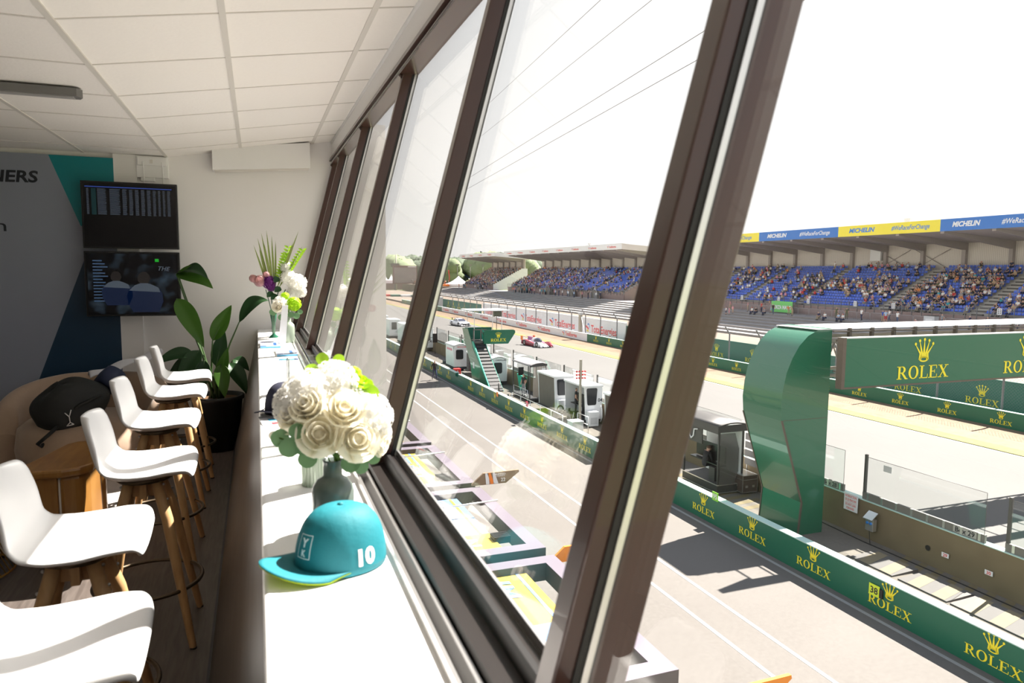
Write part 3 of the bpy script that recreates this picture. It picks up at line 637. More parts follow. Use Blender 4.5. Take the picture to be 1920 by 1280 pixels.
m = MB(); m.grid(lambda u, w: brim(u, w), 31, 9, M=CROT); m.build('peak', 'cap_teal', c, solid=.002)
m = MB(); m.grid(lambda u, w: brim(u, w, -.003), 31, 9, M=CROT); m.build('peak_underside', 'cap_lime', c, solid=.001)
m = MB(); m.ball((0, 0, H + .001), (.007, .007, .004), 10, 5); m.build('button', 'cap_teal', c)
def on_crown(u0, v0, du, dv, k=1.02):
    """maps 2D (x right, y up, metres) onto the crown near (u0, v0)"""
    def f(p): return crown(u0 + p[0] * du, v0 + p[1] * dv, k)
    return f
f = on_crown(.035, .10, 1 / .56, 5.2, 1.015); vv, ff = split_tris(*text2d('10', .044, bold=.045))
vv2 = [f((a, b - .004)) for a, b, _ in vv]
m = MB(); m.add(vv2, ff, 0, False, CROT); m.build('number', 'cap_white', c)
f = on_crown(.795, .28, 1 / .56, 5.2, 1.015); m = MB()
def fr(a0, b0, a1, b1):
    m.add([f((a0, b0)), f((a1, b0)), f((a1, b1)), f((a0, b1))], [(0, 1, 2, 3)], 0, False, CROT)
for k in range(6):
    fr(-.019, -.022 + .0085 * k, -.0175, -.022 + .0085 * (k + 1)); fr(.0175, -.022 + .0085 * k, .019, -.022 + .0085 * (k + 1))
for k in range(4): fr(-.018 + .009 * k, -.022, -.018 + .009 * (k + 1), -.0205); fr(-.018 + .009 * k, .0275, -.018 + .009 * (k + 1), .029)
vv, ff = split_tris(*text2d('Y', .026, bold=.04), 2); m.add([f((a, b + .002)) for a, b, _ in vv], ff, 0, False, CROT)
vv, ff = split_tris(*text2d('K', .018, bold=.04), 2); m.add([f((a, b - .017)) for a, b, _ in vv], ff, 0, False, CROT)
m.build('badge', 'cap_print', c)
# dark navy cap further along
mat('navy_cloth', (.012, .014, .035), .8)
c = thing('navy_cap', 'dark navy baseball cap lying on the counter left of the clear glass vase', 'cap', T(.10, 3.02, .953, .2))
C2 = Matrix.Rotation(-.7, 4, 'Z')
m = MB(); m.grid(lambda u, w: crown(u, w, .95), 40, 14, M=C2, cu=True); m.build('crown', 'navy_cloth', c, solid=.0015)
m = MB(); m.grid(lambda u, w: brim(u, w), 21, 7, M=C2); m.build('peak', 'navy_cloth', c, solid=.002)
m = MB(); m.ball((0, 0, .122), (.006, .006, .004), 8, 4); m.build('button', 'navy_cloth', c)
# papers and leaflets
mat('paper_white', (.85, .85, .86), .6); mat('leaflet_blue', (.03, .10, .28), .4); mat('leaflet_pale', (.55, .58, .75), .4); mat('leaflet_cyan', (.10, .40, .62), .4); mat('leaflet_red', (.6, .05, .06), .5)
def leafl(label, x, y, z, rz, w_, d_, kind):
    o = thing('leaflet_stack', label, 'leaflets', T(x, y, z, rz), 'blue and white leaflets on the counter')
    m = MB(); m.box(-w_ / 2, w_ / 2, -d_ / 2, d_ / 2, 0, .012); m.build('pages', 'paper_white', o)
    m = MB(); m.box(-w_ / 2, w_ / 2, -d_ / 2, d_ / 2, .012, .0135, 0); m.box(w_ * .15, w_ * .32, -d_ * .4, d_ * .2, .0135, .0142, 1); m.box(-w_ / 2, -w_ * .2, -d_ / 2, -d_ * .33, .0135, .0142, 1); m.build('cover', ['leaflet_pale', 'leaflet_blue'], o)
    m = MB(); m.box(-w_ / 2, w_ / 2, -d_ / 2 - .002, -d_ / 2, 0, .011); m.build('spine', 'leaflet_cyan', o)
leafl('stack of pale blue leaflets at the far left corner of the counter', .085, 5.55, .951, .0, .14, .35, 0)
leafl('stack of pale blue leaflets nearer the window, in front of the pale green bottle', .178, 5.02, .951, .02, .13, .30, 0)
o = thing('ballpoint_pen', 'thin blue pen lying across the white counter near the window frame', 'pen', T(.165, 4.66, .956))
m = MB(); m.tube([(-.045, 0, 0), (.05, .01, 0)], .0045, 8); m.build('barrel', 'leaflet_cyan', o); m = MB(); m.tube([(.05, .01, 0), (.075, .012, 0)], .005, 8); m.build('grip', 'leaflet_blue', o)
o = thing('printed_card', 'white card with blue and red print lying at the left edge of the counter', 'card', T(.05, 2.82, .9505, .1))
m = MB(); m.box(-.045, .045, -.12, .12, 0, .002); m.build('card', 'paper_white', o); m = MB(); m.box(-.015, .02, .02, .07, .002, .0026, 0); m.box(-.01, .03, -.04, .0, .002, .0026, 1); m.build('print', ['leaflet_cyan', 'leaflet_red'], o)
for lab, x, y, w_, d_ in (('large blank white sheet lying on the counter between leaflets and pen', .10, 4.35, .15, .5), ('blank white sheet lying on the counter beside the navy cap', .065, 3.5, .11, .34)):
    o = thing('paper_sheet', lab, 'paper', T(x, y, .9505)); m = MB(); m.box(-w_ / 2, w_ / 2, -d_ / 2, d_ / 2, 0, .0015); m.build('sheet', 'paper_white', o)
# leaning card holder, far bottle with small bouquet, tall bouquet
mat('acrylic', (.75, .76, .78), .2)
o = thing('table_card_holder', 'narrow upright white card leaning in front of the pale green bottle', 'card holder', T(.165, 5.55, .951))
m = MB(); m.hexa([(-.025, -.03, 0), (.03, -.03, 0), (.03, -.02, 0), (-.025, -.02, 0)], [(.012, .0, .30), (.055, .0, .30), (.055, .01, .30), (.012, .01, .30)]); m.build('card', 'acrylic', o)
m = MB(); m.box(-.03, .035, -.04, .02, 0, .006); m.build('foot', 'acrylic', o)
v = thing('pale_green_bottle', 'pale grey green glass bottle vase at the far end of the counter', 'vase', T(.225, 5.75, .95))
m = MB(); m.lathe([(0, 0), (.046, 0), (.048, .006), (.048, .12), (.045, .14), (.032, .155), (.022, .162), (.021, .20), (.023, .205), (.018, .205), (.018, .165), (0, .165)], 28); m.build('bottle', 'glass_green', v)
q = thing('small_flower_bouquet', 'small bouquet of white and lime flowers in the far pale green bottle', 'flowers', T(.215, 5.75, 1.24))
m = MB(); cluster(m, (-.045, -.01, .02), .05, 60, 0, .3, 1); m.build('white_flower', 'petal_white', q)
m = MB(); rose(m, (-.06, -.04, -.01), .045, (-.3, -1, .4)); m.build('white_flower', 'petal_cream', q)
m = MB(); cluster(m, (.055, -.02, .01), .05, 70, 0, .35, 2); m.build('lime_flower', 'petal_lime', q)
m = MB(); cluster(m, (-.01, .0, .07), .03, 40, 0, .35, 3); m.build('lime_flower', 'petal_lime', q)
for c_, r_ in (((-.10, -.03, -.05), .028), ((-.04, -.05, -.09), .026), ((.03, -.05, -.07), .024), ((.07, -.04, -.08), .026), ((.10, -.03, -.05), .02)):
    m = MB(); disc_leaf(m, c_, r_, (0, -1, .3)); m.build('leaf', 'leaf_euca', q)
m = MB()
for k in range(5): m.tube([(.01 + .008 * math.cos(k), .008 * math.sin(k), -.12), (.05 * math.cos(k * 1.3), .03 * math.sin(k * 1.3), -.01)], .003, 5)
m.build('stems', 'stem_green', q)
v = thing('slim_green_vase', 'slim dark green glass vase at the far counter end holding the tall flowers', 'vase', T(.125, 6.15, .95))
m = MB(); m.lathe([(0, 0), (.035, 0), (.036, .01), (.012, .03), (.016, .12), (.03, .22), (.028, .22), (.012, .12), (0, .04)], 20); m.build('glass', mat('glass_dark_green', (.02, .12, .07), .15), v)
q = thing('tall_flower_bouquet', 'tall loose bouquet of white and purple blooms with long grass blades', 'flowers', T(.125, 6.12, 1.15))
for i, (a, b_) in enumerate((((-.02, .22), (-.11, .62)), ((-.01, .24), (-.08, .66)), ((0, .24), (-.04, .68)), ((.01, .24), (.0, .64)), ((-.03, .2), (-.14, .56)), ((0, .2), (-.06, .58)), ((.02, .2), (.03, .60)), ((-.03, .2), (-.10, .54)), ((.05, .25), (.21, .68)), ((.04, .2), (.24, .56)), ((.03, .2), (.17, .60)))):
    m = MB(); leaf(m, (a[0], 0, a[1]), (b_[0], -.02 * (i % 3), b_[1]), .009, 0, .3, 0, 8); m.build('grass_blade', 'blade_green', q)
for c_, r_, mt in (((.19, -.02, .25), .075, 'petal_white'), ((.12, .0, .30), .06, 'petal_white'), ((.10, .02, .38), .05, 'petal_white'), ((.16, -.03, .17), .055, 'petal_white'), ((.22, -.02, .18), .045, 'petal_white'), ((-.03, -.02, .26), .05, 'petal_purple'), ((-.015, -.02, .22), .035, 'petal_purple'), ((-.10, -.02, .27), .045, 'petal_pink'), ((-.15, -.02, .29), .03, 'petal_pink'), ((-.05, -.02, .32), .026, 'petal_pink')):
    m = MB(); cluster(m, c_, r_, 70, 0, .28, int(r_ * 1000)); m.build('blossom', mt, q)
R = rnd(8)
for (a0, a1) in (((.06, .28), (.13, .54)), ((.10, .3), (.24, .52)), ((.04, .26), (.10, .48))):
    m = MB(); m.tube([(a0[0], 0, a0[1]), (a1[0], 0, a1[1])], .002, 5)
    for k in range(9):
        u = .2 + .8 * k / 8; x_ = a0[0] + (a1[0] - a0[0]) * u; z_ = a0[1] + (a1[1] - a0[1]) * u
        for s_ in (-1, 1): leaf(m, (x_, 0, z_), (x_ + s_ * .035, -.01, z_ + .02), .012, 0, .2, 0, 5)
    m.build('leafy_sprig', 'leaf_fresh', q)
for c_ in ((.03, .16), (.06, .22), (.0, .18), (.05, .30)):
    m = MB(); leaf(m, (c_[0], -.02, c_[1]), (c_[0] - .05, -.06, c_[1] - .04), .03, 0, .2, 0, 7); m.build('leaf', 'leaf_dark', q)
m = MB()
for k in range(9):
    a = k * .7; m.tube([(.008 * math.cos(a), .008 * math.sin(a), -.16), (.015 * math.cos(a), .02 * math.sin(a), .02), (.03 + .09 * math.cos(a), .02 * math.sin(a), .20)], .0035, 6)
m.build('stems', mat('stem_blue_green', (.06, .13, .08), .4), q)
# ============================================================ outside: ground
def ground_mat(name, c1, c2, rough=.9, s1=.25, s2=9):
    m = mat(name, c1, rough, bump=.15); n = m.node_tree
    tc = n.nodes.new('ShaderNodeTexCoord'); a = n.nodes.new('ShaderNodeTexNoise'); a.inputs['Scale'].default_value = s1; a.inputs['Detail'].default_value = 8; a.inputs['Roughness'].default_value = .65
    b = n.nodes.new('ShaderNodeTexNoise'); b.inputs['Scale'].default_value = s2; b.inputs['Detail'].default_value = 6
    mx = n.nodes.new('ShaderNodeMath'); mx.operation = 'MULTIPLY_ADD'; mx.inputs[1].default_value = .5
    n.links.new(tc.outputs['Object'], a.inputs['Vector']); n.links.new(tc.outputs['Object'], b.inputs['Vector'])
    n.links.new(b.outputs['Fac'], mx.inputs[0]); 
    h = n.nodes.new('ShaderNodeMath'); h.operation = 'MULTIPLY'; h.inputs[1].default_value = .5
    n.links.new(a.outputs['Fac'], h.inputs[0]); n.links.new(h.outputs[0], mx.inputs[2])
    ramped(m, mx.outputs[0], [(.35, c1), (.65, c2)]); return m
ground_mat('asphalt_pit', (.103, .094, .085), (.130, .120, .109)); ground_mat('asphalt_track', (.096, .093, .089), (.118, .115, .110), s1=.08)
ground_mat('concrete_deck', (.115, .10, .083), (.165, .145, .12), s1=.6); ground_mat('dry_dirt', (.135, .09, .055), (.20, .14, .088), s1=.5, s2=3); ground_mat('grass_strip', (.11, .125, .025), (.20, .17, .06), s1=1, s2=5)
ground_mat('sandy_bank', (.15, .115, .09), (.19, .15, .12), s1=.2); ground_mat('far_field', (.10, .13, .05), (.20, .21, .10), s1=.01, s2=.1)
mat('line_white', (.27, .27, .265), .7)
def slab(name, v0, v1, u0, u1, z0, z1, mt): m = MB(); m.box(v0, v1, u0, u1, z0, z1); return struct(name, m, mt, MO)
slab('ground_far', -800, 1500, -300, 2200, -1.2, -.25, 'far_field')
slab('pit_lane', -1, 16.25, -20, 230, -.2, 0, 'asphalt_pit'); slab('pit_deck', 16.25, 20.7, -20, 200, -.2, .012, 'concrete_deck')
slab('race_track', 20.7, 37.3, -30, 420, -.2, .0, 'asphalt_track'); slab('grass_verge', 37.3, 38.5, -30, 330, -.2, .03, 'grass_strip'); slab('dirt_verge', 38.5, 43.2, -30, 330, -.2, .02, 'dry_dirt')
slab('sandy_bank', 43.4, 67.2, -30, 330, -.3, .45, 'sandy_bank')
def line(lab, v0, v1, u0, u1, z=.0, mt='line_white', nm='painted_line'):
    m = MB(); m.box(v0, v1, u0, u1, z, z + .006); o = m.build(nm, mt, None, MO); tag(o, lab, 'road marking', 'painted white lines'); return o
line('white line on the pit lane running just below the green pit wall', 15.62, 15.74, -10, 150)
line('white pit lane line of the close pair, the one nearer the pit wall', 12.26, 12.38, -10, 120)
line('white pit lane line of the close pair, the one nearer the garages', 11.09, 11.21, -10, 120)
line('white line along the track edge beside the dry grass', 37.05, 37.2, -10, 300)
# ------------------------------------------------------------ walls with lettering
mat('sponsor_green', (.004, .115, .062), .4, var=.04, scale=1.5); mat('cap_pale', (.45, .62, .56), .5); mat('sponsor_yellow', (.85, .72, .02), .5, var=.02); mat('board_green', (.008, .12, .085), .5, var=.05, scale=1)
mat('sponsor_white', (.74, .74, .76), .5, var=.02); mat('sponsor_red', (.72, .035, .03), .5); mat('sponsor_blue', (.03, .20, .60), .5); mat('sponsor_gold', (.80, .62, .05), .5); mat('end_yellow', (.6, .35, .03), .6)
X12 = Matrix.Diagonal((1.22, 1, 1, 1))
def wall_green(lab, v, u0, u1, H, logos, cap, base=.22, nm='sponsor_wall', th=.28, mt='sponsor_green', z0=0, top='cap_pale', cat='barrier', group=None, band=True):
    o = thing(nm, lab, cat, MO @ T(v, u0, 0), group)
    m = MB(); m.box(0, th, 0, u1 - u0, z0, H - .03); m.build('wall', mt, o)
    m = MB(); m.box(-.01, th + .02, 0, u1 - u0, H - .03, H); m.build('coping', top, o)  # the default pale top puts sunlight on the coping into its colour
    m = MB()
    for u in logos: logo(m, fm(-.006, u - u0, base, (0, -1, 0), (0, 0, 1)) @ X12, cap, 0)
    if m.v: m.build('lettering', 'sponsor_yellow', o)
    return o
PW = 15.98
NL = [21.48, 18.75, 15.98, 13.26, 10.45, 7.7, 4.9]
wn = wall_green('near stretch of the green pit wall with large yellow crown and word marks', PW, 2.0, 28.9, 1.0, NL, .25)
FL = [31.4 + 2.76 * k for k in range(8)]
wf = wall_green('middle stretch of the green pit wall in front of the white timing cabins', PW, 29.9, 54.1, 1.0, FL, .25)
m = MB(); m.box(-.004, .284, -.02, 0, .05, .98); m.build('end_cap', 'end_yellow', wf)
wl = wall_green('far stretch of the green pit wall beyond the notch by the stair tower', PW, 54.9, 118, 1.0, [57 + 2.8 * k for k in range(12)], .25)
m = MB(); m.box(0, .28, 54.1, 54.9, 0, .72); tag(m.build('low_wall_block', 'sponsor_green', None, MO @ T(PW, 0, 0)), 'low green block filling the notch in the pit wall', 'barrier')
# track-side wall
TW = 43.2
wall_green('long green wall with yellow word marks along the dirt strip across the track', TW, -10, 85.0, 1.05, [21.9 + 3.56 * k for k in range(18)], .25, .2, 'track_wall')
def white_wall(lab, v, u0, u1, z0, H, cs, cap, base, nm):
    o = thing(nm, lab, 'barrier', MO @ T(v, u0, 0)); m = MB(); m.box(0, .3, 0, u1 - u0, z0, H); m.build('wall', 'sponsor_white', o)
    m = MB()
    for u in cs: energy_logo(m, fm(-.008, u - u0, base, (0, -1, 0), (0, 0, 1)), cap, 0, 1, 2)
    m.build('lettering', ['sponsor_red', 'sponsor_blue', 'sponsor_gold'], o); return o
white_wall('low white wall with red word marks along the far side of the track', TW, 85.0, 160, 0, 1.05, [90.6, 99.8, 109.3, 119, 129, 139, 149, 156.5], .60, .28, 'track_wall')
wall_green('distant green stretch of the wall at the left end of the white one', TW, 160, 205, 1.05, [165 + 7 * k for k in range(6)], .3, .2, 'track_wall')
# second row of boards behind the catch fence
wall_green('tall dark green boards behind the catch fence on the right', 45.6, 18, 78.8, 2.55, [26.4, 32.0, 37.6, 43.2, 48.8, 54.6, 60.2, 65.8, 71.4], .42, .75, 'board_row', .1, 'board_green', 0, 'board_green')
white_wall('tall white boards with large red word marks behind the catch fence', 45.6, 79.0, 137, .3, 2.9, [86, 98.5, 111, 123, 133], 1.15, .95, 'board_row')
wall_green('tall dark green boards far left behind the catch fence', 45.6, 138, 168, 2.6, [141 + 4.4 * k for k in range(6)], .5, .8, 'board_row', .1, 'board_green', 0, 'board_green')
wall_green('farthest dark green boards left of the grey cabinet', 45.6, 172, 196, 2.6, [176 + 5 * k for k in range(4)], .5, .8, 'board_row', .1, 'board_green', 0, 'board_green')
o = thing('angled_board', 'small slanted green board standing on the grass at the track edge', 'board', MO @ T(38.3, 63.5, .03))
m = MB(); m.hexa([(0, -2.2, 0), (.5, -2.2, 0), (.5, 2.2, 0), (0, 2.2, 0)], [(.2, -2.1, 1.0), (.35, -2.1, 1.0), (.35, 2.1, 1.0), (.2, 2.1, 1.0)]); m.build('board', mat('teal_board', (.03, .30, .26), .5), o)
m = MB(); logo(m, fm(.04, .3, .22, (0, -1, 0), (.2, 0, 1)) @ X12, .26, 0); m.build('lettering', 'sponsor_yellow', o)
# catch fence: posts are things of their own, the wire is one net
mat('galvanised', (.17, .175, .19), .5, metal=.4)
def net_mat(name, a, c):
    m = mat(name, c, .6, metal=.3); n = m.node_tree; tc = n.nodes.new('ShaderNodeTexCoord'); mp = n.nodes.new('ShaderNodeMapping'); mp.inputs['Rotation'].default_value = (PI / 4, 0, 0); mp.inputs['Scale'].default_value = (1, 7, 7)
    sp = n.nodes.new('ShaderNodeSeparateXYZ'); n.links.new(tc.outputs['Object'], mp.inputs[0]); n.links.new(mp.outputs[0], sp.inputs[0])
    prev = None
    for ax in ('Y', 'Z'):
        f = n.nodes.new('ShaderNodeMath'); f.operation = 'FRACT'; n.links.new(sp.outputs[ax], f.inputs[0])
        g = n.nodes.new('ShaderNodeMath'); g.operation = 'LESS_THAN'; g.inputs[1].default_value = a; n.links.new(f.outputs[0], g.inputs[0])
        if prev: x = n.nodes.new('ShaderNodeMath'); x.operation = 'MAXIMUM'; n.links.new(prev, x.inputs[0]); n.links.new(g.outputs[0], x.inputs[1]); prev = x.outputs[0]
        else: prev = g.outputs[0]
    n.links.new(prev, n.nodes['Principled BSDF'].inputs['Alpha']); return m
net_mat('wire_net', .035, (.20, .205, .215))
pp = thing('fence_post', 'grey steel catch fence post with its top bent towards the track', 'fence post', I4, 'catch fence posts behind the track wall')
m = MB(); m.tube([(0, 0, 0), (0, 0, 3.4), (-.55, 0, 4.15)], .075, 6, smooth=False); m.build('post', 'galvanised', pp)
m = MB(); m.box(-.12, .12, -.12, .12, 0, .03); m.build('base_plate', 'galvanised', pp)
for i in range(29):
    o = pp if i == 0 else copy_tree(pp); o['label'] = 'grey steel catch fence post with a bent top, %s from the right' % ORD[i]
    o.matrix_world = MO @ T(44.2, 29.7 + 4.45 * i, .45 if i > 40 else 0)
m = MB()
m.box(-.01, .01, 0, 150, 1.0, 3.4); m.hexa([(-.01, 0, 3.4), (.01, 0, 3.4), (.01, 150, 3.4), (-.01, 150, 3.4)], [(-.56, 0, 4.15), (-.54, 0, 4.15), (-.54, 150, 4.15), (-.56, 150, 4.15)])
tag(m.build('wire_fence_net', 'wire_net', None, MO @ T(44.2, 20, 0)), 'fine steel wire net strung between the catch fence posts', 'fence')
# ------------------------------------------------------------ concrete wall and glass between pit deck and track
mat('stained_concrete', (.20, .155, .09), .85, c2=(.12, .09, .05), scale=1.2, bump=.3); mat('grille_pale', (.34, .33, .30), .6); mat('steel_grey', (.15, .14, .125), .6); mat('steel_dark', (.10, .095, .09), .5, metal=.4)
glass_mat('screen_glass', (.93, .95, .95), 1.0)
cw = thing('concrete_wall', 'long stained concrete wall between the pit deck and the race track', 'wall', MO @ T(20.35, 0, 0))
m = MB(); m.hexa([(-.12, -5, 0), (.35, -5, 0), (.35, 120, 0), (-.12, 120, 0)], [(-.02, -5, 1.28), (.25, -5, 1.28), (.25, 120, 1.28), (-.02, 120, 1.28)]); m.build('wall', 'stained_concrete', cw)
m = MB(); m.box(-.04, .27, -5, 120, 1.28, 1.31); m.build('coping', 'cap_pale', cw)
m = MB()
for u in (15.55,): m.lathe([(0, 0), (.09, 0)], 12, 0, (0, 0, 0), Matrix.Translation((-.105, u, .55)) @ Matrix.Rotation(-PI / 2, 4, 'Y'))
m.build('drain_hole', 'rubber', cw)
GP = [(13.85, 18.30, 'Box 29'), (9.0, 13.25, ''), (19.15, 23.6, 'Box 28')] + [(24.4 + 4.9 * k, 28.9 + 4.9 * k, '') for k in range(11)]
for i, (a, b_, tx) in enumerate(GP):
    lb = {0: 'clear glass screen marked Box 29 on top of the concrete wall', 1: 'glass screen at the right edge of the picture on the concrete wall', 2: 'glass screen marked Box 28 just right of the green gantry column'}.get(i, 'clear glass screen behind the timing cabins, %s one beyond the Box 28 screen' % ORD[i - 3] if i > 2 else '')
    o = thing('glass_screen', lb, 'glass screen', MO @ T(20.42, a, 1.31), 'glass screens behind the timing cabins' if i > 2 else None)
    L = b_ - a
    m = MB(); m.box(0, .02, .05, L - .08, .22, 1.52); m.build('glass', 'screen_glass', o)
    m = MB(); m.box(-.035, .05, 0, L, 0, .25); m.build('bottom_rail', 'steel_grey', o)
    m = MB(); m.box(-.02, .07, L - .08, L, 0, 1.6); m.build('end_post', 'steel_dark', o)
    m = MB(); m.tube([(.01, .05, 1.52), (.01, L - .05, 1.52)], .008, 5); m.tube([(.01, .05, .25), (.01, .05, 1.52)], .008, 5); m.build('edge_trim', 'steel_dark', o)
    if i < 3:
        for k in range(8): m = MB(); m.box(-.05, -.035, .12 + k * (L - .4) / 7, .2 + k * (L - .4) / 7, .02, .25); m.build('clamp', 'aluminium', o)
    if tx: m = MB(); m.box(-.042, -.036, .25, 1.0, .03, .24); m.build('label_plate', 'grille_pale', o)
    if tx: m = MB(); put_text(m, tx, fm(-.045, .62, .06, (0, -1, 0), (0, 0, 1)), .22, bold=.02); m.build('lettering', 'ink', o)
m = MB(); m.box(-.004, .0, -.16, .16, -.11, .11); o = m.build('screen_notice', mat('notice_grey', (.5, .5, .5), .6), None, MO @ T(20.41, 17.35, 2.62)); tag(o, 'small grey warning sticker on the Box 29 glass screen', 'sticker')
# notice board, electric box, number plates
o = thing('warning_sign', 'white sign with red French and English words hanging on the concrete wall', 'sign', MO @ T(20.19, 18.6, 1.09))
m = MB(); m.box(-.012, .012, -.30, .30, -.31, .31); m.build('plate', 'sponsor_white', o)
m = MB()
for k, (t_, w_) in enumerate((('INTERDICTION', .50), ('DE SE PENCHER', .50), ('DO NOT LEAN', .46), ('FORWARD', .34))): put_text(m, t_, fm(-.014, 0, .17 - .135 * k - (.03 if k > 1 else 0), (0, -1, 0), (0, 0, 1)), .12, width=w_, bold=.015)
m.box(-.014, -.012, -.25, .25, -.015, -.008); m.build('lettering', 'sponsor_red', o)
o = thing('power_outlet_box', 'grey electric outlet box with a pitched lid on the concrete wall', 'electric box', MO @ T(20.12, 17.6, .42))
m = MB(); m.box(-.13, .05, -.16, .16, 0, .42); m.build('housing', 'aluminium', o, bevel=.01)
m = MB(); m.hexa([(-.22, -.19, .40), (.05, -.19, .62), (.05, .19, .62), (-.22, .19, .40)], [(-.22, -.19, .43), (.05, -.19, .65), (.05, .19, .65), (-.22, .19, .43)]); m.build('lid', 'aluminium', o)
for du in (-.07, .07): m = MB(); m.lathe([(0, .03), (.045, .03), (.05, 0)], 12, 0, (0, 0, 0), Matrix.Translation((-.13, du, .27)) @ Matrix.Rotation(-PI / 2, 4, 'Y')); m.build('socket', 'sponsor_blue', o)
m = MB(); m.tube([(-.1, 0, 0), (-.12, -.05, -.25), (-.2, -.15, -.40)], .012, 6); m.build('lead', 'rubber', o)
for u, tx, lb in ((14.93, '29', 'small white plate with red 29 low on the concrete wall, left of the 30'), (13.55, '30', 'small white plate with red 30 low on the concrete wall')):
    o = thing('number_plate', lb, 'number plate', MO @ T(20.23, u, .55)); m = MB(); m.box(-.01, 0, -.12, .12, -.07, .07); m.build('plate', 'sponsor_white', o)
    m = MB(); put_text(m, tx, fm(-.012, 0, -.05, (0, -1, 0), (0, 0, 1)), .14, bold=.02); m.build('digits', 'sponsor_red', o)
mat('tag_green', (.22, .60, .04), .5); mat('tag_red', (.75, .03, .08), .5); mat('tag_yellow', (.62, .75, .03), .5); mat('tag_orange', (.85, .22, .02), .5)
for u, h, tx, mt, lb in ((20.75, 1.10, '95', 'tag_green', 'bright green tag with white 95 on top of the near pit wall'), (39.2, 1.22, '95', 'tag_red', 'red tag with white 95 on top of the pit wall before the white cabins'), (13.72, .62, '38', 'tag_yellow', 'yellow tag with black 38 fixed to the face of the near pit wall'), (44.6, .93, '', 'tag_orange', 'small orange tag on top of the middle pit wall')):
    o = thing('number_tag', lb, 'tag', MO @ T(PW - .03, u, h)); m = MB(); m.box(-.015, .0, -.17, .17, -.16, .16); m.build('plate', mt, o)
    if mt == 'tag_yellow': mm = MB(); mm.box(-.02, .028, -.27, -.17, -.14, .10); mm.build('clip', 'rubber', o)
    if tx: m = MB(); put_text(m, tx, fm(-.018, 0, -.09, (0, -1, 0), (0, 0, 1)), .26, bold=.02); m.build('digits', 'ink' if mt == 'tag_yellow' else 'sponsor_white', o)
# striped ramp plates and cables on the deck
mat('hatch_yellow', (.19, .15, .06), .8, c2=(.13, .10, .06), scale=3); mat('hatch_grey', (.17, .17, .18), .8); mat('plate_pale', (.115, .105, .098), .8, var=.12); mat('plate_yellow', (.23, .175, .09), .8, c2=(.20, .17, .12), scale=4)
for i, u in enumerate((16.0, 14.2, 12.5, 10.9, 9.3)):
    o = thing('ramp_plate', 'striped yellow and grey metal plate on the pit deck, %s from the gantry column' % ORD[i], 'ground plate', MO @ T(18.9, u, .013), 'striped plates on the pit deck')
    m = MB(); m.hexa([(-.55, -.8, 0), (.55, -.8, 0), (.55, .8, 0), (-.55, .8, 0)], [(-.55, -.8, .04), (.55, -.8, .09), (.55, .8, .09), (-.55, .8, .04)]); m.build('plate', 'plate_pale', o)
    m = MB()
    for k in range(2): m.hexa([(-.54, -.72 + .8 * k, .042), (.54, -.50 + .8 * k, .091), (.54, -.10 + .8 * k, .091), (-.54, -.32 + .8 * k, .042)], [(-.54, -.72 + .8 * k, .045), (.54, -.50 + .8 * k, .094), (.54, -.10 + .8 * k, .094), (-.54, -.32 + .8 * k, .045)])
    m.build('stripes', 'plate_yellow', o)
m = MB()
for k in range(16): a = 7.5 + .55 * k * 1.0; m.hexa([(19.5, a, .013), (20.2, a + .25, .013), (20.2, a + .50, .013), (19.5, a + .25, .013)], [(19.5, a, .016), (20.2, a + .25, .016), (20.2, a + .50, .016), (19.5, a + .25, .016)])
tag(m.build('hatched_paint', 'hatch_yellow', None, MO), 'worn yellow hatched paint along the foot of the concrete wall', 'road marking')
m = MB()
for k in range(9): a = 21.6 + .6 * k; m.hexa([(17.2, a, .013), (19.6, a + .3, .013), (19.6, a + .6, .013), (17.2, a + .3, .013)], [(17.2, a, .016), (19.6, a + .3, .016), (19.6, a + .6, .016), (17.2, a + .3, .016)])
tag(m.build('hatched_paint', 'hatch_yellow', None, MO), 'worn yellow hatched paint on the deck in front of the flight case', 'road marking')
m = MB(); m.tube([(20.0, 20.5, .03), (19.85, 17.6, .03), (19.9, 14, .03), (19.8, 9, .03), (19.9, 3, .03)], .018, 6); tag(m.build('deck_cable', 'rubber', None, MO), 'black cable running along the foot of the concrete wall', 'cable')
# ------------------------------------------------------------ big green gantry over the track
mat('gantry_green', (.018, .125, .068), .3, var=.03, scale=1, coat=.5); mat('gantry_edge', (.10, .075, .06), .5); mat('truss_grey', (.42, .36, .32), .6); mat('cover_white', (.80, .80, .82), .5)
gz = thing('track_gantry', 'huge green gantry with a curved column and a beam spanning the race track', 'gantry', MO @ T(0, 18.9, 0))
cp = [(18.1, 0), (18.2, 1.2), (17.16, 4.2), (17.11, 4.75), (17.16, 5.3), (17.28, 5.85), (17.50, 6.35), (17.78, 6.78), (18.15, 7.12), (18.6, 7.32), (19.0, 7.36), (19.2, 7.36), (19.2, 0)]
m = MB(); MX = Matrix.Translation((0, 2.0, 0)) @ R90; 
vs_ = [(x, y, z) for x, z in cp for y in (0, 2.0)]
m.add(vs_, [(2 * i, 2 * i + 1, 2 * i + 3, 2 * i + 2) for i in range(2, 10)], 0, True)
m.add(vs_, [(2 * i, 2 * i + 1, 2 * ((i + 1) % 13) + 1, 2 * ((i + 1) % 13)) for i in (0, 1, 10, 11, 12)], 0, False)
m.add([(x, 0, z) for x, z in cp], [tuple(range(13))], 0, False); m.add([(x, 2.0, z) for x, z in cp], [tuple(range(12, -1, -1))], 0, False); col_o = m.build('column', 'gantry_green', gz)
m = MB()
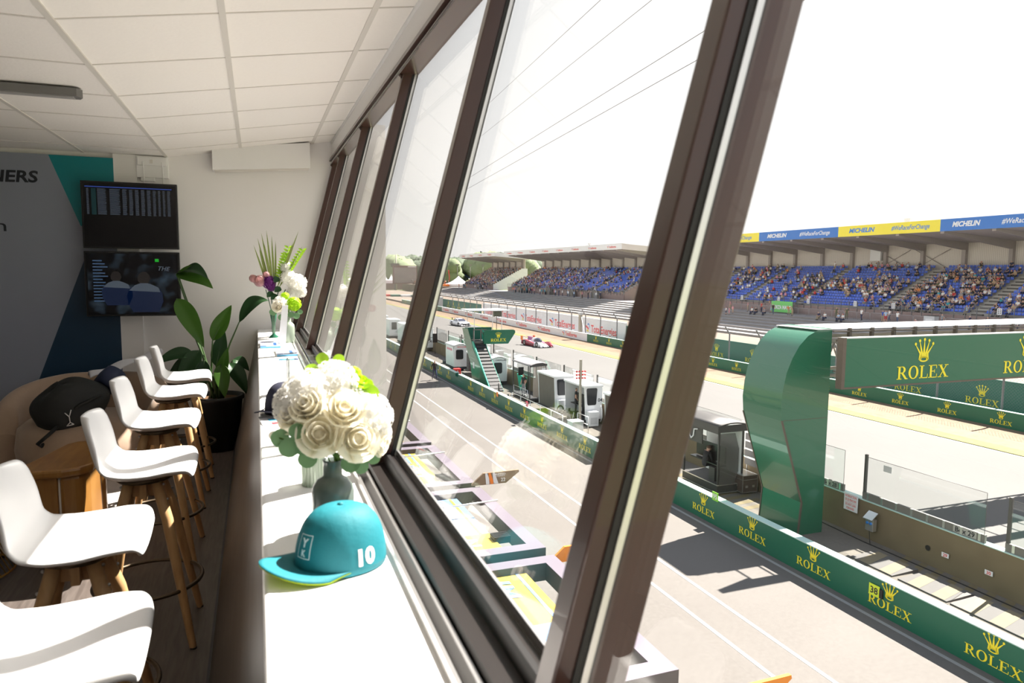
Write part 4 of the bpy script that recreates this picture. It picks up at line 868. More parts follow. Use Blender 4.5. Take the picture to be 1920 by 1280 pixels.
for a, b_ in (((18.1, 0), (18.2, 1.2)), ((18.2, 1.2), (17.16, 4.2))): m.hexa([(a[0] - .015, -.02, a[1]), (a[0] + .045, -.02, a[1]), (a[0] + .045, .03, a[1]), (a[0] - .015, .03, a[1])], [(b_[0] - .015, -.02, b_[1]), (b_[0] + .045, -.02, b_[1]), (b_[0] + .045, .03, b_[1]), (b_[0] - .015, .03, b_[1])])
for a, b_ in (((18.1, 0), (18.2, 1.2)), ((18.2, 1.2), (17.16, 4.2))): m.hexa([(a[0] - .02, 1.97, a[1]), (a[0] + .03, 1.97, a[1]), (a[0] + .03, 2.02, a[1]), (a[0] - .02, 2.02, a[1])], [(b_[0] - .02, 1.97, b_[1]), (b_[0] + .03, 1.97, b_[1]), (b_[0] + .03, 2.02, b_[1]), (b_[0] - .02, 2.02, b_[1])])
m.build('edge_trim', 'gantry_edge', col_o)
m = MB(); m.box(17.2, 19.19, -.004, 0, 4.19, 4.205); m.build('panel_seam', 'gantry_edge', col_o)
m = MB(); m.hexa([(18.5, -.02, 7.32), (47, -.12, 7.36), (47, 2.0, 7.36), (18.5, 2.0, 7.32)], [(18.5, -.02, 7.34), (47, -.12, 7.43), (47, 2.0, 7.43), (18.5, 2.0, 7.34)]); m.build('top_cover', 'cover_white', gz)
m = MB(); m.box(19.2, 47, -.10, -.02, 7.22, 7.27)
for k in range(26): m.box(19.9 + 1.05 * k, 20.0 + 1.05 * k, -.10, .02, 7.05, 7.36)
m.build('cover_brackets', 'gantry_edge', gz)
m = MB()
for y in (.25, 1.8):
    for z in (5.65, 6.9): m.tube([(18.9, y, z), (47, y, z)], .07, 6)
    for k in range(22):
        a = 19.0 + 1.27 * k; m.tube([(a, y, 5.65), (a + .63, y, 6.9), (a + 1.27, y, 5.65)], .035, 5)

for k in range(14):
    for z in (5.8, 6.9): m.tube([(19.6 + 2 * k, -1.2, z), (19.6 + 2 * k, .25, z)], .04, 5)
m.build('truss', 'truss_grey', gz)
pn = MB(); pn.box(18.50, 47, -1.30, -1.20, 5.50, 7.13); po = pn.build('sponsor_panel', 'sponsor_green', gz)
m = MB(); m.box(18.36, 18.50, -1.33, -1.08, 5.45, 7.16); m.box(18.4, 47, -1.31, -1.18, 5.44, 5.50); m.build('panel_frame', 'gantry_edge', po)
m = MB(); m.box(18.4, 47, -1.32, -1.16, 7.13, 7.17); m.build('panel_top', 'cover_white', po)
m = MB()
for k in range(5): logo(m, fm(22.06 + 5.31 * k, -1.31, 5.66, (1, 0, 0), (0, 0, 1)) @ X12, .45, 0)
m.build('lettering', 'sponsor_yellow', po)
m = MB(); m.prism([(46, 0), (48, 0), (48, 7.36), (46, 7.36)], 0, 2.0, 0, MX); m.build('far_column', 'gantry_green', gz)
# ------------------------------------------------------------ garage canopy frames, banners and fins below the window
mat('awning_purple', (.125, .105, .13), .6, var=.04); mat('awning_side', (.055, .045, .042), .6); mat('banner_yellow', (.42, .31, .03), .6, var=.02); mat('banner_blue', (.12, .22, .38), .6, var=.03); mat('banner_white', (.60, .60, .62), .6)
for i in range(-1, 9):
    u0 = 13.62 + 5.08 * i; u1 = u0 + 4.66
    nm = {-1: 'nearest dark square garage canopy frame at the bottom of the picture', 0: 'dark square garage canopy frame between the orange fin and the fin numbered 22', 1: 'dark square garage canopy frame just beyond the fin numbered 22'}.get(i, 'dark square garage canopy frame down the pit lane, %s one beyond the bronze fin' % ORD[i - 1])
    o = thing('garage_canopy', nm, 'canopy frame', MO @ T(0, u0, 0), 'distant garage canopy frames' if i > 1 else None)
    for nm2, (a, b_, c_, d_) in (('beam', (1.9, 6.05, 0, .34)), ('beam', (1.9, 6.05, u1 - u0 - .34, u1 - u0)), ('outer_beam', (5.72, 6.05, .34, u1 - u0 - .34))):
        m = MB(); m.box(a, b_, c_, d_, 2.82, 3.19, 1); m.box(a, b_, c_, d_, 3.19, 3.2, 0); m.build(nm2, ['awning_purple', 'awning_side'], o)
    m = MB(); m.box(1.95, 2.1, .1, .25, 0, 2.82); m.build('post', 'awning_side', o)
    m = MB(); m.box(1.95, 2.1, u1 - u0 - .25, u1 - u0 - .1, 0, 2.82); m.build('post', 'awning_side', o)
    # banner lying in the frame
    if i < 6:
        L = u1 - u0 - .68; b = MB(); s0 = {0: 1.25, -1: 1.9}.get(i, 0)
        base = 'banner_yellow' if i != 0 else 'banner_blue'
        x0, x1 = 3.6, 5.27
        b.box(x0, x1, .34, .34 + L, 3.02, 3.05, 0)
        ot = 'banner_blue' if base == 'banner_yellow' else 'banner_yellow'
        if s0: b.box(x0, x1, .34, .34 + s0, 3.05, 3.054, 1)
        q = b.build('banner', [base, ot], o)
        b = MB(); b.box(5.03, 5.10, .34 + s0, .34 + L, 3.054, 3.058, 0)
        b.build('stripe', ot, q)
        b = MB()
        put_text(b, 'MICHELIN', fm(4.88, 3.05, 3.062, (0, 1, 0), (-1, 0, 0)), .52, 0, width=3.1, bold=.03, shear=.12) if i == 1 else None
        if i == 0: put_text(b, 'MIC', fm(4.86, 3.5, 3.062, (0, 1, 0), (-1, 0, 0)), .52, 0, width=1.5, bold=.03, shear=.12); put_text(b, 'N', fm(4.85, 1.1, 3.062, (0, 1, 0), (-1, 0, 0)), .52, 1, width=.5, bold=.03, shear=.12)
        if i == -1: put_text(b, 'MI', fm(4.78, 3.7, 3.062, (0, 1, 0), (-1, 0, 0)), .52, 1, width=.8, bold=.03, shear=.12); put_text(b, 'IN', fm(4.78, 1.3, 3.062, (0, 1, 0), (-1, 0, 0)), .52, 0, width=.8, bold=.03, shear=.12)
        if i > 1: put_text(b, 'MICHELIN', fm(4.88, 2.6, 3.062, (0, 1, 0), (-1, 0, 0)), .52, 1, width=3.1, bold=.03, shear=.12)
        b.build('lettering', ['banner_white' if i < 1 else 'banner_blue', 'banner_blue'], q)
    if i in (0, 1, 2):
        m = MB(); m.tube([(3.7, 2.9, 3.30), (5.9, 2.75, 3.42)], .025, 6); m.build('lamp_arm', 'aluminium', o)
        m = MB(); m.hexa([(3.52, 2.75, 3.12), (3.78, 2.75, 3.12), (3.78, 3.0, 3.12), (3.52, 3.0, 3.12)], [(3.6, 2.8, 3.36), (3.78, 2.8, 3.36), (3.78, 2.95, 3.36), (3.6, 2.95, 3.36)]); m.build('lamp_head', 'bronze', o)
    if i < 2: m = MB(); m.box(5.2, 5.6, 1.0, 1.3, 3.0, 3.12); [m.box(5.2, 5.6, 1.0 + .07 * k, 1.03 + .07 * k, 3.12, 3.16) for k in range(5)]; m.build('floodlight', 'rubber', o)
def fin(lab, u, mt, v0, texts, z0=3.2, stripes=None, L=1.65, H=.62, fr=None):
    o = thing('garage_fin_sign', lab, 'sign', MO @ T(v0, u, z0))
    P = [(0, 0), (L * .72, 0), (L, H * .84), (L * .99, H), (L * .24, H * .97), (0, .05)]
    m = MB(); m.prism(P, -.03, .03, 0, R90); m.build('plate', mt, o)
    if stripes:
        for k, (a, c_) in enumerate(stripes): mm = MB(); mm.add([(a, -.034, .01), (a + .15, -.034, .01), (a + .03, -.034, H - .01), (a - .03, -.034, H - .01)], [(0, 1, 2, 3)]); mm.build('stripe', c_, o)
    for t_, x_, z_, s_, w_, mm_ in texts:
        m = MB(); put_text(m, t_, fm(x_, -.035, z_, (1, 0, 0), (0, 0, 1)), s_, width=w_, bold=.02); m.build('lettering', mm_, o)
    return o
mat('fin_bronze', (.22, .15, .09), .4); mat('fin_orange', (.75, .24, .02), .45); mat('fin_dark', (.10, .10, .075), .45); mat('fin_red', (.55, .10, .04), .45)
fin('bronze fin shaped sign reading United and 22 with an orange stripe', 18.35, 'fin_bronze', 5.83, (('UNITED', .82, .245, .075, .36, 'sponsor_white'), ('AUTOSPORTS', .82, .205, .04, .32, 'sponsor_white'), ('22', .93, .06, .14, None, 'sponsor_white')), 3.22, ((.42, 'sponsor_white'), (.52, 'tag_orange'), (.64, 'sponsor_white')), L=1.42, H=.345)
fin('bright orange fin shaped sign with a small striped badge beside the thick mullion', 13.25, 'fin_orange', 5.98, (('MC', .80, .05, .10, .22, 'leaflet_blue'),), 2.99, ((.62, 'leaflet_blue'), (.70, 'tag_red')), L=1.4, H=.345)
fin('orange fin shaped sign with number 95 at the bottom edge of the picture', 7.6, 'fin_orange', 5.93, (('95', 1.12, .13, .15, None, 'sponsor_white'),), 3.05, None, L=1.4, H=.345)
fin('dark olive fin shaped sign far down the garages beside the yellow one', 48.5, 'fin_dark', 6.59, (('PORSCHE PENSKE', .78, .21, .09, .95, 'sponsor_white'), ('MOTORSPORT', .74, .07, .07, .7, 'sponsor_white')), 3.11, L=1.38, H=.36)
fin('red fin shaped sign nearer than the dark olive one', 43.4, 'fin_red', 6.6, (('PORSCHE PENSKE', .68, .21, .09, .8, 'sponsor_white'), ('MOTORSPORT', .62, .07, .07, .6, 'sponsor_white')), 3.09, L=1.2, H=.34)
fin('yellow fin shaped sign with number 48 farthest down the garages', 53.6, 'tag_orange', 6.35, (('48', .75, .08, .2, None, 'ink'),), 3.11, L=1.3, H=.36).children[0].data.materials[0] = MATS['sponsor_gold']
# ============================================================ people
SK = {'skin': (.55, .33, .24), 'white': (.80, .80, .79), 'black': (.018, .018, .02), 'grey': (.25, .25, .27), 'navy': (.02, .03, .09), 'red': (.55, .04, .04), 'tan': (.45, .34, .22), 'pink': (.70, .30, .36), 'teal': (.03, .32, .42), 'orange': (.75, .25, .06), 'pale_blue': (.42, .55, .72), 'olive': (.12, .13, .07), 'blue': (.04, .10, .40), 'yellow': (.70, .55, .06), 'jeans': (.07, .11, .20), 'hair_brown': (.09, .05, .03), 'hair_grey': (.40, .38, .36), 'khaki': (.38, .31, .21)}
for k, c in SK.items(): mat('cloth_' + k if k != 'skin' else 'skin', c, .8, var=.08)
_PM = {}
def pose_mesh(pose):
    """one continuous skinned surface; returns vertices, faces and a region index for each face"""
    if pose in _PM: return _PM[pose]
    J = {}; E = []
    def j(n, p, r, par=None): J[n] = (Vector(p), r); E.append((par, n)) if par else None
    sit = pose.startswith('sit')
    b = {'sit': 0, 'sit_lean': 1, 'sit_phone': 2}.get(pose, 0)
    z0 = .10 if sit else .95; ly = -.10 if pose == 'sit_lean' else (.02 if sit else 0)
    if pose == 'bend': ly = -.25
    zc = -.10 if pose == 'bend' else 0
    j('pel', (0, 0, z0), (.15, .11)); j('wai', (0, ly * .4, z0 + .16), (.135, .10), 'pel'); j('che', (0, ly, z0 + .36 + zc), (.165, .11), 'wai'); j('nec', (0, ly * 1.3 - .01, z0 + .52 + zc), (.055, .055), 'che')
    j('hea', (0, ly * 1.4 - .03, z0 + .61 + zc), (.075, .085), 'nec'); j('top', (0, ly * 1.4 - .025, z0 + .72 + zc), (.075, .085), 'hea')
    for s, sx in (('l', 1), ('r', -1)):
        j('sh' + s, (.17 * sx, ly, z0 + .45 + zc), (.058, .058), 'che')
        if sit:
            if b == 1: el, wr_, ha = (.21 * sx, -.20, z0 + .14), (.09 * sx, -.40, z0 + .14), (.05 * sx, -.45, z0 + .16)
            elif b == 2: el, wr_, ha = (.22 * sx, -.12, z0 + .28), (.09 * sx, -.25, z0 + .48), (.05 * sx, -.28, z0 + .55)
            else: el, wr_, ha = (.23 * sx, -.06, z0 + .20), (.14 * sx, -.28, z0 + .12), (.12 * sx, -.35, z0 + .10)
        elif pose == 'walk': el, wr_, ha = (.23 * sx, .04 - .10 * sx, z0 + .20), (.24 * sx, -.04 - .16 * sx, z0 + -.02), (.235 * sx, -.07 - .17 * sx, z0 - .10)
        elif pose == 'bend': el, wr_, ha = (.22 * sx, -.34, z0 + .08), (.15 * sx, -.55, z0 + .02), (.13 * sx, -.62, z0 + .02)
        else: el, wr_, ha = (.235 * sx, .03, z0 + .20), (.22 * sx, -.08, z0 - .0), (.20 * sx, -.12, z0 - .08)
        j('el' + s, el, (.043, .043), 'sh' + s); j('wr' + s, wr_, (.030, .030), 'el' + s); j('ha' + s, ha, (.036, .026), 'wr' + s)
        j('hi' + s, (.09 * sx, 0, z0 - .06), (.088, .088), 'pel')
        if sit: kn, an, to = (.11 * sx, -.42, z0 + .02), (.11 * sx, -.42, z0 - .40), (.12 * sx, -.58, z0 - .45)
        elif pose == 'walk': kn, an, to = (.10 * sx, -.06 - .12 * sx, .50), (.10 * sx, .08 - .22 * sx, .10 + (.04 if sx < 0 else 0)), (.10 * sx, -.08 - .22 * sx, .05)
        else: kn, an, to = (.11 * sx, -.01, .50), (.12 * sx, .02, .09), (.13 * sx, -.14, .05)
        j('kn' + s, kn, (.062, .062), 'hi' + s); j('an' + s, an, (.042, .042), 'kn' + s); j('to' + s, to, (.045, .035), 'an' + s)
    names = list(J); idx = {n: i for i, n in enumerate(names)}
    me = bpy.data.meshes.new('p'); me.from_pydata([J[n][0] for n in names], [(idx[a], idx[c]) for a, c in E], [])
    o = bpy.data.objects.new('p', me); col.objects.link(o)
    sk = o.modifiers.new('s', 'SKIN'); sk.use_smooth_shade = True
    for n in names: me.skin_vertices[0].data[idx[n]].radius = J[n][1]
    me.skin_vertices[0].data[idx['pel']].use_root = True
    if pose in ('walk', 'stand', 'bend'): sb = o.modifiers.new('b', 'SUBSURF'); sb.levels = 1; sb.render_levels = 1
    ev = o.evaluated_get(bpy.context.evaluated_depsgraph_get()).to_mesh()
    vs = [tuple(v.co) for v in ev.vertices]; fs = [tuple(p.vertices) for p in ev.polygons]; rg = []
    REG = {('pel', 'wai'): 1, ('wai', 'che'): 1, ('che', 'nec'): 1, ('nec', 'hea'): 0, ('hea', 'top'): 0}
    hz = z0 + .665 + zc
    for p in ev.polygons:
        c = p.center; best = 9; r = 1
        for a, q in E:
            A = J[a][0]; B = J[q][0]; t = max(0, min(1, (c - A).dot(B - A) / (B - A).length_squared)); d = (c - A - (B - A) * t).length - .3 * sum(J[q][1]) / 2
            if d < best:
                best = d; k = q[:2]
                r = REG.get((a, q), {'sh': 1, 'el': 1 if t < .55 else 6, 'wr': 6, 'ha': 0, 'hi': 2, 'kn': 2, 'an': 5 if t < .8 else 4, 'to': 4}.get(k, 1))
        if r == 0 and c.z > hz - .03 and (c.z > hz + .03 or c.y > J['hea'][0].y + .0): r = 3
        if r == 2 and c.z > z0 + .06: r = 1
        rg.append(r)
    bpy.data.objects.remove(o); bpy.data.meshes.remove(me)
    _PM[pose] = (vs, fs, rg); return _PM[pose]
_PD = {}
def person_data(pose, shirt, legs, hair, bare=False, sleeves=False):
    key = (pose, shirt, legs, hair, bare, sleeves)
    if key not in _PD:
        vs, fs, rg = pose_mesh(pose); m = MB(); m.add(vs, fs, 0, True); m.m = [({5: 0 if bare else 2, 6: 1 if sleeves else 0}).get(r, r) for r in rg]
        _PD[key] = m.mesh('person', ['skin', 'cloth_' + shirt, 'cloth_' + legs, 'cloth_' + hair, 'cloth_black'])
    return _PD[key]
def person(label, pose, shirt, legs, hair, M, group=None, bare=False, cat='person', sleeves=False):
    o = bpy.data.objects.new('person', person_data(pose, shirt, legs, hair, bare, sleeves)); col.objects.link(o); o.matrix_world = M
    return tag(o, label, cat, group)
ped = person('person in dark team clothes and cap walking along the pit lane beside the green wall', 'walk', 'black', 'navy', 'black', MO @ T(15.0, 57.9, 0, .15), sleeves=True)
m = MB(); m.box(-.10, .10, .10, .16, 1.05, 1.4); m.build('backpack', 'cloth_grey', ped, bevel=.03)
# ============================================================ timing cabins on the pit deck
mat('cabin_white', (.76, .77, .79), .4, var=.02); mat('cabin_dark', (.05, .047, .045), .5); mat('curtain_grey', (.115, .10, .085), .8, c2=(.15, .13, .11), scale=3, bump=.4); mat('window_dark', (.03, .032, .036), .15); mat('deck_black', (.03, .03, .032), .6)
def rrect(cx, cy, w, h, r, n=4, taper=0):
    P = []
    for (sx, sy, a) in ((1, 1, 0), (-1, 1, PI / 2), (-1, -1, PI), (1, -1, 3 * PI / 2)):
        ww = w - (taper if sy < 0 else 0)
        for k in range(n + 1): t = a + PI / 2 * k / n; P.append((cx + sx * (ww - r) + r * math.cos(t), cy + sy * (h - r) + r * math.sin(t)))
    return P
def cabin(lab, v0, v1, u0, u1, z0, z1, curtain='curtain_grey', extras=()):
    """open-sided cab: front wall faces the camera along the lane, curtain or opening towards the pit wall"""
    o = thing('timing_cabin', lab, 'cabin', MO @ T(v0, u0, 0)); W = v1 - v0; L = u1 - u0
    m = MB(); m.box(-.02, W + .02, -.02, L + .02, z0 - .12, z0); m.build('platform', 'deck_black', o)
    m = MB(); fw = [(.10, z0), (W, z0), (W + .02, z1 - .2), (W * .96, z1 - .1), (0, z1 - .1)]
    m.prism(fw, -.06, 0, 0, R90); m.build('front_wall', 'cabin_white', o, bevel=.01)
    m = MB(); m.prism(fw, -L, -L + .05, 0, R90); m.build('rear_wall', 'cabin_white', o)
    m = MB(); m.box(W - .05, W, .06, L - .05, z0, z1 - .1); m.build('track_side_wall', 'cabin_white', o)
    m = MB(); m.box(-.06, W + .05, -.06, L + .06, z1 - .13, z1); m.build('roof', 'cabin_white', o, bevel=.03)
    m = MB(); m.prism(rrect(W * .42, (z0 + z1) / 2 + .35, .36, .52, .1, 4, .06), .004, .02, 0, R90); m.build('window', 'window_dark', o)
    if curtain:
        m = MB(); n = 40
        m.grid(lambda a, b: (.05 + .02 * math.sin(a * 60) * (1 - b) + .08 * (1 - b), .06 + (L - .12) * a, z0 + (z1 - .15 - z0) * b), n, 6); m.build('side_curtain', curtain, o)
    return o, W, L
c2, W, L = cabin('white timing cabin with people inside and a cooling unit, third from the stair tower', 18.95, 20.15, 37.45, 40.25, .38, 2.48, None)
m = MB(); m.box(.12, .75, -.5, -.03, .06, .95); m.build('cooling_unit', 'cabin_white', c2, bevel=.03)
m = MB(); m.box(.2, .67, -.505, -.5, .2, .6); m.build('grille', mat('grille_grey', (.55, .56, .58), .5), c2.children[-1])
m = MB(); put_text(m, '04', fm(W - .13, -.01, 1.45, (1, 0, 0), (0, 0, 1)), .3, bold=.02); m.build('lettering', 'ink', c2)
m = MB(); m.tube([(W - .08, -.02, 1.2), (W - .05, -.12, 1.0), (W - .04, -.12, .5), (W - .1, -.05, .2)], .035, 8); m.build('hose', 'cabin_white', c2)
m = MB(); m.box(.55, .62, .5, 2.4, 1.1, 1.7); m.box(.3, .62, .4, 2.5, 1.0, 1.05); m.build('monitor_desk', 'cabin_dark', c2)
person('person in dark shirt standing in the third white cabin by its doorway', 'bend', 'black', 'black', 'hair_brown', MO @ T(19.25, 38.1, .38, 1.57))
person('person in dark shirt deeper inside the third white cabin', 'stand', 'black', 'black', 'hair_brown', MO @ T(19.3, 39.3, .38, 1.2))
c1, W, L = cabin('white timing cabin closed by a dark grey side curtain, beside the grey roofed stand', 18.45, 19.75, 40.75, 43.45, .4, 2.62)
m = MB(); m.box(.15, .7, -.4, -.03, .45, 1.1); m.build('cooling_unit', 'cabin_white', c1, bevel=.03)
c3, W, L = cabin('white timing cabin with grey curtain half hidden by the thick window mullion', 18.95, 20.15, 32.3, 34.95, .38, 2.5)
o = thing('trolley_heap', 'jumble of black tyre trolleys and stands between the two white cabins', 'equipment', MO @ T(18.2, 38.6, .02))
R = rnd(5)
for k in range(5): m = MB(); cx, cy, cz = R.uniform(-.2, .5), R.uniform(-.2, 1.6), R.uniform(.25, .7); q = Matrix.Translation((cx, cy, cz)) @ Matrix.Rotation(R.uniform(-.5, .5), 4, 'Z') @ Matrix.Rotation(R.uniform(1, 2), 4, 'Y'); m.tube([(.24 * math.cos(2 * PI * i / 20), .24 * math.sin(2 * PI * i / 20), 0) for i in range(20)], .05, 6, closed=True, M=q); m.build('wheel', 'rubber', o)
for k in range(7): m = MB(); a = (R.uniform(-.3, .6), R.uniform(-.4, 1.8), R.uniform(.0, .9)); b_ = (a[0] + R.uniform(-.4, .4), a[1] + R.uniform(-.5, .5), max(0, a[2] + R.uniform(-.8, .2))); m.tube([a, b_], .025, 5); m.build('frame_bar', 'cabin_dark' if k % 2 else 'aluminium', o)
# grey-roofed stand
o = thing('covered_stand', 'open timing stand with a grey curved roof and clear side curtains', 'timing stand', MO @ T(18.75, 45.6, 0))
m = MB(); m.grid(lambda a, b: (-.08 + 1.35 * a, -.1 + 3.5 * b, 2.62 + .14 * math.sin(PI * a) + .12 * a), 9, 3); m.build('roof', mat('roof_grey', (.30, .29, .29), .6), o, solid=.05)
m = MB(); m.prism([(-.08, 2.55), (1.27, 2.62), (1.27, 2.76), (.9, 2.85), (.4, 2.78), (-.08, 2.64)], .08, .12, 0, R90); m.build('valance', 'cabin_dark', o)
for (a, b_) in ((-.02, 0), (-.02, 3.3), (1.2, 0), (1.2, 3.3)): m = MB(); m.box(a, a + .06, b_, b_ + .06, .3, 2.7); m.build('post', 'cabin_dark', o)
m = MB(); m.box(-.05, 1.3, -.1, 3.4, .16, .30); m.build('platform', 'deck_black', o)
m = MB(); m.grid(lambda a, b: (.25 + .95 * a, .03 + .03 * math.sin(a * 30), .35 + 2.3 * b), 40, 3); m.build('clear_curtain', mat('clear_pvc', (.40, .35, .31), .3, alpha=.75), o)
m = MB(); m.box(.9, 1.2, -.02, .0, .35, 2.45); m.build('white_panel', 'cabin_white', o)
m = MB(); m.box(.15, .55, 2.6, 2.7, 1.6, 2.2); m.build('monitor', 'tv_black', o)
m = MB(); 
for z in (.55, .95): m.tube([(-.3, -.3, z), (-.3, 2.4, z)], .02, 5)
for u in (-.3, 1, 2.4): m.tube([(-.3, u, 0), (-.3, u, .95)], .02, 5)
m.build('step_rail', 'aluminium', o)
person('person in dark jacket with a yellow mark standing in the grey roofed stand', 'stand', 'black', 'grey', 'black', MO @ T(18.6, 46.4, .30, -1.2))
# Cadillac-like plain rounded cabin, small white hut, farthest cabin
def hut(lab, v0, v1, u0, u1, z0, z1, awn=None, word=None, wc='sponsor_red'):
    o = thing('rounded_cabin', lab, 'cabin', MO @ T(v0, u0, 0)); W = v1 - v0; L = u1 - u0
    fw = [(.0, z0), (W, z0), (W + .03, z0 + (z1 - z0) * .5), (W * .97, z1 - .15), (W * .5, z1 + .02), (W * .05, z1 - .1), (-.02, z0 + (z1 - z0) * .55)]
    m = MB(); m.prism(fw, -L, 0, 0, R90); m.build('body', 'cabin_white', o, bevel=.05)
    m = MB(); P = rrect(W * .40, (z0 + z1) / 2 + .12, .34, .45, .12, 4); m.prism([(x + (.06 * (1 - ((z - (z0 + z1) / 2 - .12) / .45) ** 2) if x > W * .4 else 0), z) for x, z in P], .003, .02, 0, R90); m.build('window', 'window_dark', o)
    m = MB(); m.grid(lambda a, b: (-.08 + (W + .16) * a, -.08 + (L + .16) * b, z1 - .14 + .2 * math.sin(PI * a)), 9, 3); m.build('roof', 'cabin_white', o, solid=.05)
    m = MB(); m.box(-.03, W, -.03, L, z0 - .18, z0 - .02); m.build('platform', 'deck_black', o)
    if awn: m = MB(); m.hexa([(-.03, .1, z1 - .9), (-.0, .1, z1 - .9), (-.0, L - .1, z1 - .9), (-.03, L - .1, z1 - .9)], [(-.02, .1, z1 - .2), (.0, .1, z1 - .2), (.0, L - .1, z1 - .2), (-.02, L - .1, z1 - .2)]); q = m.build('side_banner', 'cabin_white', o); m = MB(); put_text(m, 'SPONSOR', fm(-.04, L / 2, z1 - .6, (0, -1, 0), (0, 0, 1)), .3, width=L * .8) if 0 else m.box(-.036, -.031, .5, L - .5, z1 - .62, z1 - .42); m.build('print', 'cloth_pink', q)
    if word: m = MB(); put_text(m, word, fm(W * .6, -.012, z1 - .28, (1, 0, 0), (0, 0, 1)), .15, width=W * .7, bold=.02); m.build('lettering', wc, o)
    return o
hut('rounded white cabin with a dark side window right behind the stair tower', 18.65, 20.0, 53.6, 55.7, .3, 2.3, None, 'CADILLAC', 'ink')
hut('small white cabin with pink lettering left of the green stair tower', 18.0, 19.35, 62.4, 65.2, .4, 2.5, True, 'IRON DAMES', 'sponsor_red')
o = hut('white cabin marked with a dark letter A behind the second mullion', 19.1, 20.35, 79.0, 82.0, .45, 2.75)
m = MB(); put_text(m, 'A', fm(.85, -.012, 1.05, (1, 0, .1), (.3, 0, 1)), .45, bold=.03); m.build('lettering', 'ink', o)
o = thing('monitor_stand', 'black monitor rack on a post beside the farthest white cabin', 'monitor', MO @ T(19.6, 76.5, 0))
m = MB(); m.box(0, .55, 0, .08, 1.3, 2.3); m.build('monitor', 'tv_black', o); m = MB(); m.tube([(.28, .04, 0), (.28, .04, 1.3)], .04, 6); m.build('post', 'cabin_dark', o); m = MB(); m.tube([(0, 0, 1.9), (-.5, 0, 1.85)], .03, 5); m.build('arm', 'cabin_dark', o)
person('person in red and white sitting on the deck left of the small white cabin', 'sit', 'red', 'white', 'pale_blue', MO @ T(19.0, 68.2, .35, .6))
m = MB(); m.box(-.4, .4, -.4, .4, 0, .28); tag(m.build('deck_platform', 'deck_black', None, MO @ T(19.0, 68.2, .012)), 'low dark platform under the seated person left of the small cabin', 'platform')
# clutter between tower and wall
o = thing('red_equipment_box', 'red box with a white cross behind the pit wall notch', 'box', MO @ T(17.3, 59.0, .012)); m = MB(); m.box(-.3, .3, -.25, .25, 0, .75); m.build('box', 'sponsor_red', o, bevel=.03); m = MB(); m.box(-.05, .05, -.256, -.25, .2, .6); m.box(-.15, .15, -.256, -.25, .35, .45); m.build('cross', 'sponsor_white', o)
o = thing('cardboard_box', 'tan box standing beside the red box at the foot of the stair tower', 'box', MO @ T(17.8, 57.6, .012)); m = MB(); m.box(-.35, .35, -.3, .3, 0, .6); m.build('box', 'plate_pale', o, bevel=.02); m = MB(); m.box(-.35, .35, -.02, .02, .6, .605); m.build('tape', 'hatch_yellow', o)
o = thing('tall_cabinet', 'tall pale cabinet between the small white cabin and the stair tower', 'cabinet', MO @ T(19.0, 60.5, .012)); m = MB(); m.box(-.25, .25, -.3, .3, 0, 1.9); m.build('body', 'plate_pale', o); m = MB(); m.box(-.3, .3, -.35, .35, 1.9, 2.05); m.build('top', 'cabin_white', o)
for v, u, h, lb in ((18.1, 50.3, .7, 'short dark post standing on the deck at the foot of the stair tower'), (17.6, 46.9, .45, 'short dark post beside the folded red and black sign')):
    o = thing('bollard', lb, 'post', MO @ T(v, u, .012)); m = MB(); m.tube([(0, 0, 0), (0, 0, h)], .06, 8); m.build('post', 'cabin_dark', o)
    m = MB(); m.lathe([(0, 0), (.1, 0), (.1, .03), (0, .03)], 10); m.build('foot', 'cabin_dark', o)
o = thing('cloth_screen', 'slanted teal green cloth screen between the rounded cabin and the stand', 'screen', MO @ T(19.9, 50.2, .1)); m = MB(); m.hexa([(.1, -.5, 0), (.2, -.5, 0), (.2, .6, 0), (.1, .6, 0)], [(.0, -.9, 1.1), (.1, -.9, 1.1), (.1, .9, 1.2), (.0, .9, 1.2)]); m.build('cloth', mat('teal_cloth', (.02, .38, .26), .6), o)
# ---- black timing stand, flight case, signal boards
o = thing('black_timing_stand', 'black timing stand with clear side sheets on a flight case base near the gantry column', 'timing stand', MO @ T(18.3, 23.7, 0))
m = MB(); m.box(-.02, 1.25, 0, 2.5, .06, .42); m.build('case_base', 'cabin_dark', o)
for z in (.07, .41): m = MB(); m.box(-.035, -.02, 0, 2.5, z - .02, z + .02); m.box(-.03, 1.27, -.015, 0, z - .02, z + .02); m.build('base_edge', 'aluminium', o)
m = MB(); m.grid(lambda a, b: (-.15 + 1.55 * a, -.12 + 2.75 * b, 2.93 + .12 * math.sin(PI * a)), 9, 3); m.build('roof', 'cabin_dark', o, solid=.06)
m = MB(); m.box(-.16, -.12, -.12, 2.6, 2.62, 2.95); m.box(-.15, 1.4, -.13, -.09, 2.68, 2.97); m.build('valance', 'cabin_dark', o)
for (a, b_) in ((-.02, 0), (-.02, 2.42), (1.2, 0), (1.2, 2.42)): m = MB(); m.box(a, a + .07, b_, b_ + .07, .4, 2.95); m.build('post', 'cabin_dark', o)
m = MB(); m.prism([(.05, .42), (.80, .42), (1.0, .95), (1.0, 1.9), (.78, 2.6), (.05, 2.6)], .01, .03, 0, R90); m.build('clear_side', mat('smoked_clear', (.12, .115, .11), .1, alpha=.6), o)
m = MB(); m.box(1.15, 1.19, .05, 2.4, .45, 2.7); m.build('track_side_panel', 'cabin_white', o)
m = MB(); m.box(.02, .06, 1.2, 2.45, 1.9, 2.6); q = m.build('upper_panel', 'cabin_dark', o)
m = MB(); m.tube([(-.0, 2.1, 2.5), (-.0, 2.1, 2.15), (-.0, 1.95, 2.02), (0, 1.8, 2.15), (0, 1.75, 2.45), (0, 1.5, 2.5)], .035, 8); m.build('emblem', 'cabin_white', q)
